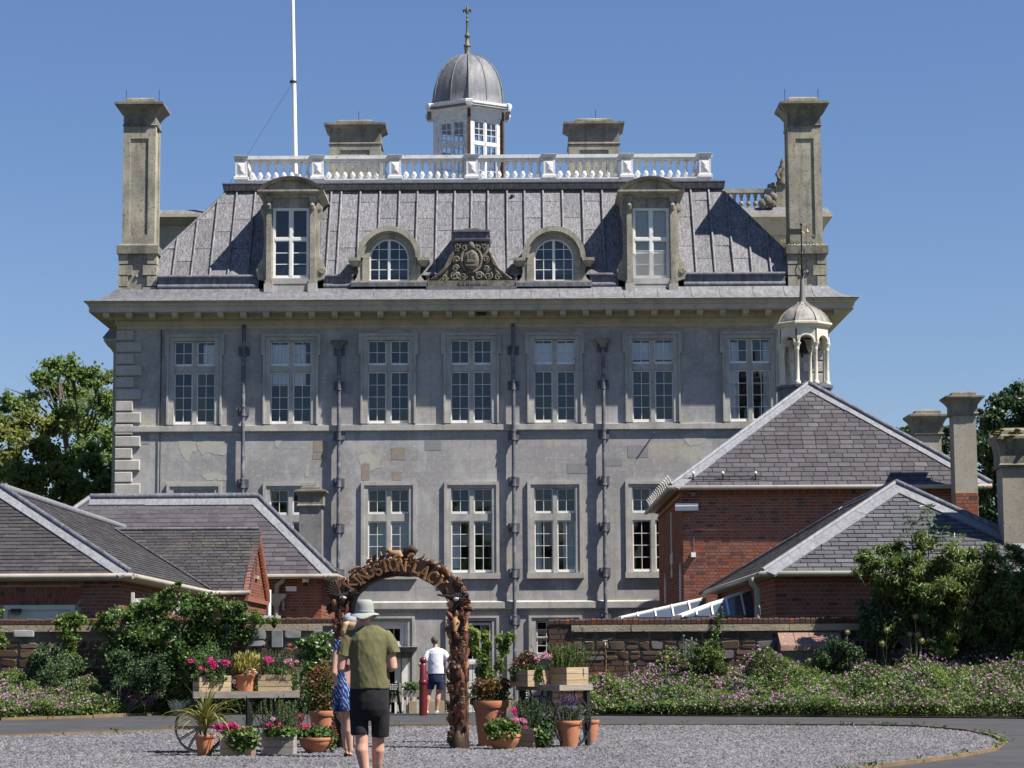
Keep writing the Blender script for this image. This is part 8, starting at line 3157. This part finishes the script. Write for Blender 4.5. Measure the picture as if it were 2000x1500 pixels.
q = P(1182, 1256, WYF - .06)
t = thing('wall_tap', 'small brass tap fixed to the stone wall right of the barrow', 'tap', q)
MB().tube([(0, .1, 0), (0, -.08, 0), (0, -.1, -.05)], .014, 7).tube([(-.05, -.03, .05), (.05, -.03, .05)], .01, 6).tube([(0, -.03, .05), (0, -.03, 0)], .008, 6).build('spout', simple('dull_brass', (.35, .33, .28), rough=.4), t, world=False, smooth=60)
MB().tube([(0.0, .04, -.02), (.02, .03, -.3), (.0, .03, -.9)], .009, 6).build('hose', CW['tan'], t, world=False)


# ---------------------------------------------------------------- people
def ring(c, a, b_, yaw=0.0, n=16, tilt=None):
    """ellipse of half-axes a (sideways) and b (fore-aft) round c"""
    return [(c[0] + a * math.cos(2 * math.pi * i / n), c[1] + b_ * math.sin(2 * math.pi * i / n), c[2]) for i in range(n)]


def limb(m, pts, rs, n=12, flat=1.0):
    return m.tube(pts, rs, n)


def fuse(name, m, vox, mat, parent, smooth_it=4, disp=None):
    """join overlapping forms into one continuous skin"""
    me = m.mesh(name + '_raw', mat)
    o = bpy.data.objects.new(name + '_raw', me)
    col.objects.link(o)
    r_ = o.modifiers.new('r', 'REMESH')
    r_.mode = 'VOXEL'
    r_.voxel_size = vox
    s2 = o.modifiers.new('s', 'SMOOTH')
    s2.factor = .5
    s2.iterations = smooth_it
    dg = bpy.context.evaluated_depsgraph_get()
    out = bpy.data.meshes.new_from_object(o.evaluated_get(dg))
    bpy.data.objects.remove(o)
    bpy.data.meshes.remove(me)
    out.name = name
    if disp:
        n = len(out.vertices)
        co = np.empty(n * 3, dtype=np.float32)
        out.vertices.foreach_get('co', co)
        nr = np.empty(n * 3, dtype=np.float32)
        out.vertices.foreach_get('normal', nr)
        co, nr = co.reshape(-1, 3), nr.reshape(-1, 3)
        co = co + nr * disp(co)[:, None]
        out.vertices.foreach_set('co', np.ascontiguousarray(co, dtype=np.float32).ravel())
    out.polygons.foreach_set('use_smooth', np.ones(len(out.polygons), dtype=bool))
    if not out.materials:
        out.materials.append(mat)
    out.update()
    return obj(name, out, parent, world=False)


def hand(m, wrist, d, curl=.5, s=1.0, side=1):
    """palm, four unequal curled fingers and a thumb; d = direction the hand points"""
    d = Vector(d).normalized()
    u = d.cross(Vector((0, 0, 1)))
    if u.length < .2:
        u = d.cross(Vector((0, 1, 0)))
    u.normalize()
    n = u.cross(d).normalized()
    w = Vector(wrist)
    m.tube([w, w + d * .05 * s, w + d * .09 * s], [.026 * s, .036 * s, .034 * s], 10)
    for k, (off, ln) in enumerate(((-.030, .068), (-.010, .078), (.010, .074), (.029, .058))):
        b_ = w + d * .085 * s + u * off * s
        j1 = b_ + (d * math.cos(curl * .6) - n * math.sin(curl * .6)) * ln * .5 * s
        j2 = j1 + (d * math.cos(curl * 1.6) - n * math.sin(curl * 1.6)) * ln * .35 * s
        j3 = j2 + (d * math.cos(curl * 2.3) - n * math.sin(curl * 2.3)) * ln * .25 * s
        m.tube([b_ - d * .02 * s, j1, j2, j3], [.0105 * s, .010 * s, .009 * s, .007 * s], 7)
    tb = w + d * .03 * s - u * .03 * s * side
    m.tube([tb, tb + (d * .6 - u * .8 * side) * .035 * s, tb + (d * 1.2 - u * .9 * side - n * .3) * .05 * s], [.014 * s, .0115 * s, .009 * s], 7)


def head(m, c, s=1.0, turn=0.0):
    """skull, jaw, nose, brow, ears; faces local +y turned by `turn`"""
    M = Matrix.Translation(c) @ Matrix.Rotation(turn, 4, 'Z') @ Matrix.Scale(s, 4)
    h = MB()
    h.ball((0, -.008, .03), (.076, .096, .098), 16, 12)
    h.tube([(0, .02, -.02), (0, .035, -.06), (0, .045, -.095)], [.066, .058, .036], 12)
    h.tube([(0, .088, .015), (0, .112, -.018)], [.010, .016], 8)
    h.tube([(-.045, .078, .03), (0, .088, .032), (.045, .078, .03)], [.01, .012, .01], 7)
    for sx in (-1, 1):
        h.ball((sx * .08, -.005, .0), (.011, .022, .033), 8, 6)
    h.tube([(-.02, .088, -.048), (.02, .088, -.048)], [.009, .009], 7)
    h.xform(M)
    m.add(h.v, h.f)
    return M


def face_bits(parent, M, hair_mat=None):
    for sx in (-1, 1):
        p = M @ Vector((sx * .032, .086, .012))
        MB().ball(p, .012, 8, 6).build('eye', simple('eye_white', (.6, .58, .55), rough=.3) if 'eye_white' not in bpy.data.materials else bpy.data.materials['eye_white'], parent, world=False, smooth=60)
        p = M @ Vector((sx * .032, .096, .012))
        MB().ball(p, .006, 6, 5).build('iris', MA['iron'], parent, world=False)


def folds(seed, amp, sz=(7, 7, 5), drape=0.0):
    r = np.random.default_rng(seed)
    ks = [(r.normal(size=3) * np.array(sz), r.uniform(0, 6.28), r.uniform(.5, 1)) for _ in range(9)]

    def f(co):
        a = np.zeros(len(co))
        for k, ph, w in ks:
            v = np.sin(co @ k + ph)
            a += w * (1 - np.abs(v)) ** 2
        return (a / 9 - .33) * amp
    return f


cloth = lambda name, c, c2, sc=9, b=.003: simple(name, c, c2, sc, rough=.9, bump=b, bsc=14)

# the man in the olive T-shirt, walking away
g = G(718, 1536)
S = g.y / F                                   # metres per pixel at his distance
man = thing('person', 'man seen from behind in olive T-shirt, black shorts and grey sun hat', 'person', (P(718, 1400, g.y).x, g.y, 0))
mx = lambda px: (px - 718) * S
mz = lambda py: (1536 - py) * S
b = MB()
lk, la = Vector((mx(707), -.01, mz(1448))), Vector((mx(716), -.03, .085))
rk, ra = Vector((mx(738), .05, mz(1448))), Vector((mx(734), .13, .10))
limb(b, [(mx(706), 0, .86), (mx(704), 0, .66), lk + Vector((-.0, 0, .03)), lk - Vector((-.0, .01, .04)), Vector((mx(707), -.035, .34)), Vector((mx(711), -.03, .22)), la], [.080, .074, .064, .060, .066, .052, .040])
limb(b, [(mx(739), 0, .86), (mx(740), .02, .66), rk + Vector((0, 0, .03)), rk - Vector((0, 0, .04)), Vector((mx(738), .05, .34)), Vector((mx(736), .08, .22)), ra], [.080, .074, .062, .058, .064, .050, .038])
for a_, dy_ in ((la, 0), (ra, 0)):
    b.tube([(a_.x, a_.y - .05, a_.z - .045), (a_.x, a_.y + .02, a_.z - .05), (a_.x, a_.y + .13, a_.z - .062), (a_.x, a_.y + .18, a_.z - .068)], [.034, .040, .034, .020], 10)
b.loft([ring((mx(721), 0, z), a_, c_) for z, a_, c_ in ((.80, .16, .11), (.92, .175, .125), (1.08, .18, .125), (1.25, .195, .12), (1.38, .19, .10), (1.45, .11, .075), (1.49, .06, .06))])
b.tube([(mx(713), .0, 1.42), (mx(711), .02, 1.50), (mx(710.5), .025, 1.57)], [.066, .060, .058], 12)
Mh = head(b, Vector((mx(711), .03, mz(1207))), .98, R(12))
# arms: elbows back, forearms forward as if holding something in front
for sx, sh, el_, wr in ((-1, (mx(676), 0, 1.38), (mx(667), -.04, 1.115), (mx(680), .21, 1.12)), (1, (mx(757), 0, 1.38), (mx(768), -.04, 1.12), (mx(752), .20, 1.12))):
    sh, el_, wr = Vector(sh), Vector(el_), Vector(wr)
    limb(b, [sh, sh.lerp(el_, .5), el_, el_.lerp(wr, .35), wr], [.058, .052, .043, .044, .029])
    hand(b, wr, (-sx * .5, .85, .05), .8, .95, sx)
fuse('body', b, .009, MA['skin'], man, 5)
face_bits(man, Mh)
olive = cloth('olive_cotton', (.135, .128, .058), (.112, .106, .048), 5)
b = MB()
b.loft([ring((mx(721), -.005, mz(py)), w, d_, n=24) for py, w, d_ in ((1351, .200, .155), (1340, .200, .155), (1310, .197, .150), (1280, .205, .148), (1255, .213, .135), (1240, .195, .110), (1231, .14, .085), (1225, .082, .072))])
b.tube([(mx(704), 0, mz(1243)), (mx(685), -.0, mz(1247)), (mx(676), -.01, mz(1262)), (mx(669.5), -.025, mz(1288))], [.06, .078, .086, .084], 14)
b.tube([(mx(736), 0, mz(1243)), (mx(753), -.0, mz(1247)), (mx(761), -.01, mz(1262)), (mx(768), -.025, mz(1285))], [.06, .078, .084, .080], 14)
f1_, f2_ = folds(3, .055, (9, 6, 4)), folds(8, .026, (18, 14, 10))
fuse('t_shirt', b, .0095, olive, man, 6, lambda co: f1_(co) + f2_(co))
b = MB()
blk_ = cloth('black_cotton', (.016, .016, .018), (.011, .011, .013), 6)
b.loft([ring((mx(721), 0, mz(py)), w, d_, n=20) for py, w, d_ in ((1345, .192, .145), (1372, .198, .15), (1390, .192, .14), (1404, .172, .115), (1409, .13, .09))])
b.tube([(mx(702), 0, mz(1370)), (mx(701), 0, mz(1392)), (mx(701.5), -.0, mz(1415)), (mx(703), -.01, mz(1438))], [.092, .098, .092, .090], 16)
b.tube([(mx(741), 0, mz(1370)), (mx(742), .01, mz(1392)), (mx(742.5), .02, mz(1415)), (mx(742), .035, mz(1442))], [.092, .098, .092, .088], 16)
f3_ = folds(5, .026, (11, 8, 7))
fuse('shorts', b, .0095, blk_, man, 9, f3_)
for sx, px in ((-1, 684), (1, 760)):
    pass
hatm = cloth('grey_canvas_hat', (.30, .31, .295), (.25, .26, .245), 6, .004)
b = MB()
hc = Vector((mx(711.5), .02, 0))
z0h = mz(1206)
b.lathe([(.088, z0h + .012), (.090, mz(1198)), (.086, mz(1188)), (.080, mz(1181)), (.060, mz(1177.5)), (.01, mz(1177))], 24, hc)
rings = []
for r_, dzz in ((.086, .016), (.11, .004), (.134, -.012), (.137, -.018), (.11, -.006), (.083, .004)):
    rings.append([(hc.x + r_ * math.cos(a) * 1.02, hc.y + r_ * math.sin(a), z0h + dzz + .017 * math.cos(2 * a + .4) * (r_ - .08) / .05 + .006 * math.sin(5 * a) * (r_ - .08) / .05) for a in [i * 2 * math.pi / 28 for i in range(28)]])
b.loft(rings, cap=False)
b.build('sun_hat', hatm, man, world=False, smooth=50)
MB().lathe([(.0915, z0h + .020), (.0925, z0h + .036), (.0905, z0h + .040)], 24, hc).build('hat_band', cloth('hat_band_cotton', (.27, .28, .27), (.24, .25, .24)), man, world=False, smooth=50)
for a_ in (la, ra):
    b = MB()
    b.tube([(a_.x, a_.y - .055, .03), (a_.x, a_.y + .05, .032), (a_.x, a_.y + .15, .028), (a_.x, a_.y + .21, .022)], [.03, .042, .040, .024], 10)
    b.build('shoe', MA['iron'], man, world=False, smooth=60)

# the woman beside him, mostly hidden
g = G(678, 1480)
S2 = g.y / F
wom = thing('person', 'woman with blonde ponytail, pale cap and blue striped dress, half hidden behind the man', 'person', (P(676, 1400, g.y).x, g.y, 0))
mx = lambda px: (px - 676) * S2
mz = lambda py: (1480 - py) * S2
b = MB()
limb(b, [(mx(684), 0, .82), (mx(683), 0, .58), (mx(681), .0, .46), (mx(681), -.02, .32), (mx(683), -.01, .2), (mx(684.5), 0, .075)], [.085, .075, .055, .056, .043, .033])
limb(b, [(mx(668), .05, .82), (mx(671), .1, .58), (mx(673), .14, .46), (mx(673), .12, .32), (mx(674), .10, .2), (mx(675), .09, .09)], [.085, .075, .055, .056, .043, .033])
for (x_, y_, z_) in ((mx(684.5), 0, .06), (mx(675), .09, .07)):
    b.tube([(x_, y_ - .045, z_ - .025), (x_, y_ + .03, z_ - .03), (x_, y_ + .12, z_ - .04), (x_, y_ + .16, z_ - .042)], [.026, .032, .028, .016], 9)
b.loft([ring((mx(677), .02, z), a_, c_) for z, a_, c_ in ((.78, .15, .11), (.90, .16, .12), (1.05, .13, .10), (1.2, .15, .105), (1.32, .165, .09), (1.38, .09, .065), (1.42, .05, .05))])
b.tube([(mx(680), .02, 1.36), (mx(680), .03, 1.42), (mx(681), .03, 1.5)], [.052, .046, .046], 10)
Mh = head(b, Vector((mx(682), .035, mz(1222))), .93, R(-8))
for sx, sh, el_, wr in ((-1, (mx(657), 0, 1.30), (mx(653), -.05, 1.03), (mx(657), .10, .86)), (1, (mx(699), 0, 1.30), (mx(704), -.03, 1.03), (mx(700), .12, .88))):
    sh, el_, wr = Vector(sh), Vector(el_), Vector(wr)
    limb(b, [sh, sh.lerp(el_, .5), el_, el_.lerp(wr, .35), wr], [.048, .042, .036, .036, .024])
    hand(b, wr, (0, .45, -.9), .4, .9, sx)
fuse('body', b, .009, MA['skin'], wom, 5)
face_bits(wom, Mh)
dm_ = MT('blue_striped_dress', .85, .2)
wv = nd(dm_.nt, 'ShaderNodeTexWave', {'wave_type': 'BANDS', 'bands_direction': 'DIAGONAL'}, {'Vector': dm_.vec((1.6, .5, .8)), 'Scale': 10.0, 'Distortion': 6.0, 'Detail': 2.0, 'Detail Scale': 1.2})
dk = dm_.mix(dm_.rng(wv.outputs[1], .55, .9), (.02, .05, .19), (.30, .38, .56))
dk = dm_.mix(dm_.noise(9, 4, lo=.5, hi=.6), dk, (.012, .02, .07))
dress = dm_.done(dk)
b = MB()
b.loft([ring((mx(674), .03, mz(py)), w, d_, n=22) for py, w, d_ in ((1392, .150, .16), (1375, .155, .165), (1350, .145, .15), (1325, .13, .125), (1310, .125, .11), (1290, .14, .115), (1268, .16, .10), (1256, .13, .08), (1250, .07, .06))])
f4_ = folds(12, .022, (13, 13, 3))
fuse('dress', b, .0095, dress, wom, 2, f4_)
capm = cloth('pale_grey_cap', (.30, .31, .34), (.25, .26, .30), 8, .003)
b = MB()
hc = Mh @ Vector((0, -.005, .045))
b.ball(hc + Vector((0, 0, .0)), (.085, .103, .085), 18, 12)
b.tube([hc + Vector((0, .08, -.01)), hc + Vector((0, .17, -.03))], [.06, .045], 10)
b.v = [(x_, y_, max(z_, hc.z - .03)) for x_, y_, z_ in b.v]
b.build('cap', capm, wom, world=False, smooth=60)
hair = simple('blonde_hair', (.42, .31, .16), (.30, .20, .10), 14, stretch=(8, 8, 1), rough=.6, bump=.006, bsc=60)
b = MB()
b.ball(Mh @ Vector((0, -.03, -.005)), (.082, .085, .075), 14, 9)
pt = Mh @ Vector((0, -.10, .01))
b.tube([pt, pt + Vector((-.03, -.05, -.02)), pt + Vector((-.055, -.05, -.10)), pt + Vector((-.05, -.035, -.19))], [.024, .038, .036, .010], 10)
fuse('hair', b, .008, hair, wom, 2, folds(4, .008, (60, 60, 8)))
for (x_, y_) in ((mx(684.5), 0), (mx(675), .09)):
    MB().tube([(x_, y_ - .05, .022), (x_, y_ + .05, .022), (x_, y_ + .13, .02), (x_, y_ + .17, .018)], [.026, .032, .031, .018], 9).build('shoe', simple('brown_leather', (.09, .035, .02), rough=.5) if 'brown_leather' not in bpy.data.materials else bpy.data.materials['brown_leather'], wom, world=False, smooth=60)

# the man in the white shirt, hands on hips
Yf = 49.2
S3 = Yf / F
man2 = thing('person', 'man in white T-shirt and navy shorts standing with hands on hips beside the bollard', 'person', (P(852, 1380, Yf).x, Yf, P(852, 1394, Yf).z))
mx = lambda px: (px - 852) * S3
mz = lambda py: (1394 - py) * S3
b = MB()
limb(b, [(mx(843), 0, .80), (mx(839), 0, .55), (mx(837), .02, .42), (mx(836), .0, .30), (mx(834), 0, .17), (mx(833.5), 0, .07)], [.088, .075, .056, .058, .042, .034])
limb(b, [(mx(859), 0, .80), (mx(858), 0, .55), (mx(856), .02, .42), (mx(855), .0, .30), (mx(853.5), 0, .17), (mx(853), 0, .07)], [.088, .075, .056, .058, .042, .034])
b.loft([ring((mx(852), 0, z), a_, c_) for z, a_, c_ in ((.76, .15, .11), (.88, .16, .115), (1.02, .155, .11), (1.16, .175, .11), (1.28, .175, .095), (1.34, .10, .07), (1.38, .055, .055))])
b.tube([(mx(852), 0, 1.31), (mx(851), .02, 1.38), (mx(850), .03, 1.44)], [.06, .054, .053], 10)
Mh = head(b, Vector((mx(849.5), .03, mz(1256))), .86, R(-10))
for sx, sh, el_, wr in ((-1, (mx(836), 0, 1.26), (mx(820), -.08, 1.03), (mx(832), .03, .87)), (1, (mx(869), 0, 1.26), (mx(881), -.08, 1.03), (mx(869), .03, .87))):
    sh, el_, wr = Vector(sh), Vector(el_), Vector(wr)
    limb(b, [sh, sh.lerp(el_, .5), el_, el_.lerp(wr, .35), wr], [.052, .046, .039, .038, .027])
    hand(b, wr, (-sx * .75, .5, -.2), .5, .9, sx)
fuse('body', b, .010, MA['skin'], man2, 4)
face_bits(man2, Mh)
b = MB()
b.loft([ring((mx(852), 0, mz(py)), w, d_, n=20) for py, w, d_ in ((1318, .182, .14), (1305, .180, .135), (1290, .182, .13), (1278, .192, .118), (1271, .17, .095), (1267, .07, .06))])
b.tube([(mx(844), 0, mz(1273)), (mx(837), 0, mz(1278)), (mx(829.5), -.04, mz(1292))], [.065, .075, .070], 12)
b.tube([(mx(861), 0, mz(1273)), (mx(868), 0, mz(1278)), (mx(875), -.04, mz(1291))], [.065, .075, .070], 12)
f5_ = folds(21, .022, (9, 7, 6))
fuse('t_shirt', b, .010, cloth('white_cotton', (.66, .66, .69), (.60, .60, .64), 5), man2, 3, f5_)
b = MB()
b.loft([ring((mx(851), 0, mz(py)), w, d_, n=18) for py, w, d_ in ((1315, .172, .125), (1326, .178, .13), (1334, .17, .125))])
b.tube([(mx(842), 0, mz(1331)), (mx(841), 0, mz(1340)), (mx(840), .005, mz(1347))], [.10, .092, .088], 14)
b.tube([(mx(860), 0, mz(1331)), (mx(860), 0, mz(1340)), (mx(859), .005, mz(1347))], [.10, .092, .088], 14)
fuse('shorts', b, .010, cloth('navy_cotton', (.018, .026, .075), (.014, .020, .055), 6), man2, 3, folds(31, .018, (9, 8, 7)))
b = MB()
b.ball(Mh @ Vector((0, -.015, .045)), (.081, .098, .09), 14, 10)
b.v = [(x_, y_, z_) for x_, y_, z_ in b.v]
fuse('hair', b, .009, simple('cropped_grey_hair', (.12, .10, .085), (.075, .06, .05), 20, rough=.8), man2, 2)
for px in (833.5, 853):
    MB().tube([(mx(px), -.06, .03), (mx(px), .05, .034), (mx(px), .14, .028), (mx(px), .19, .02)], [.03, .042, .038, .02], 9).build('shoe', MA['white'], man2, world=False, smooth=60)
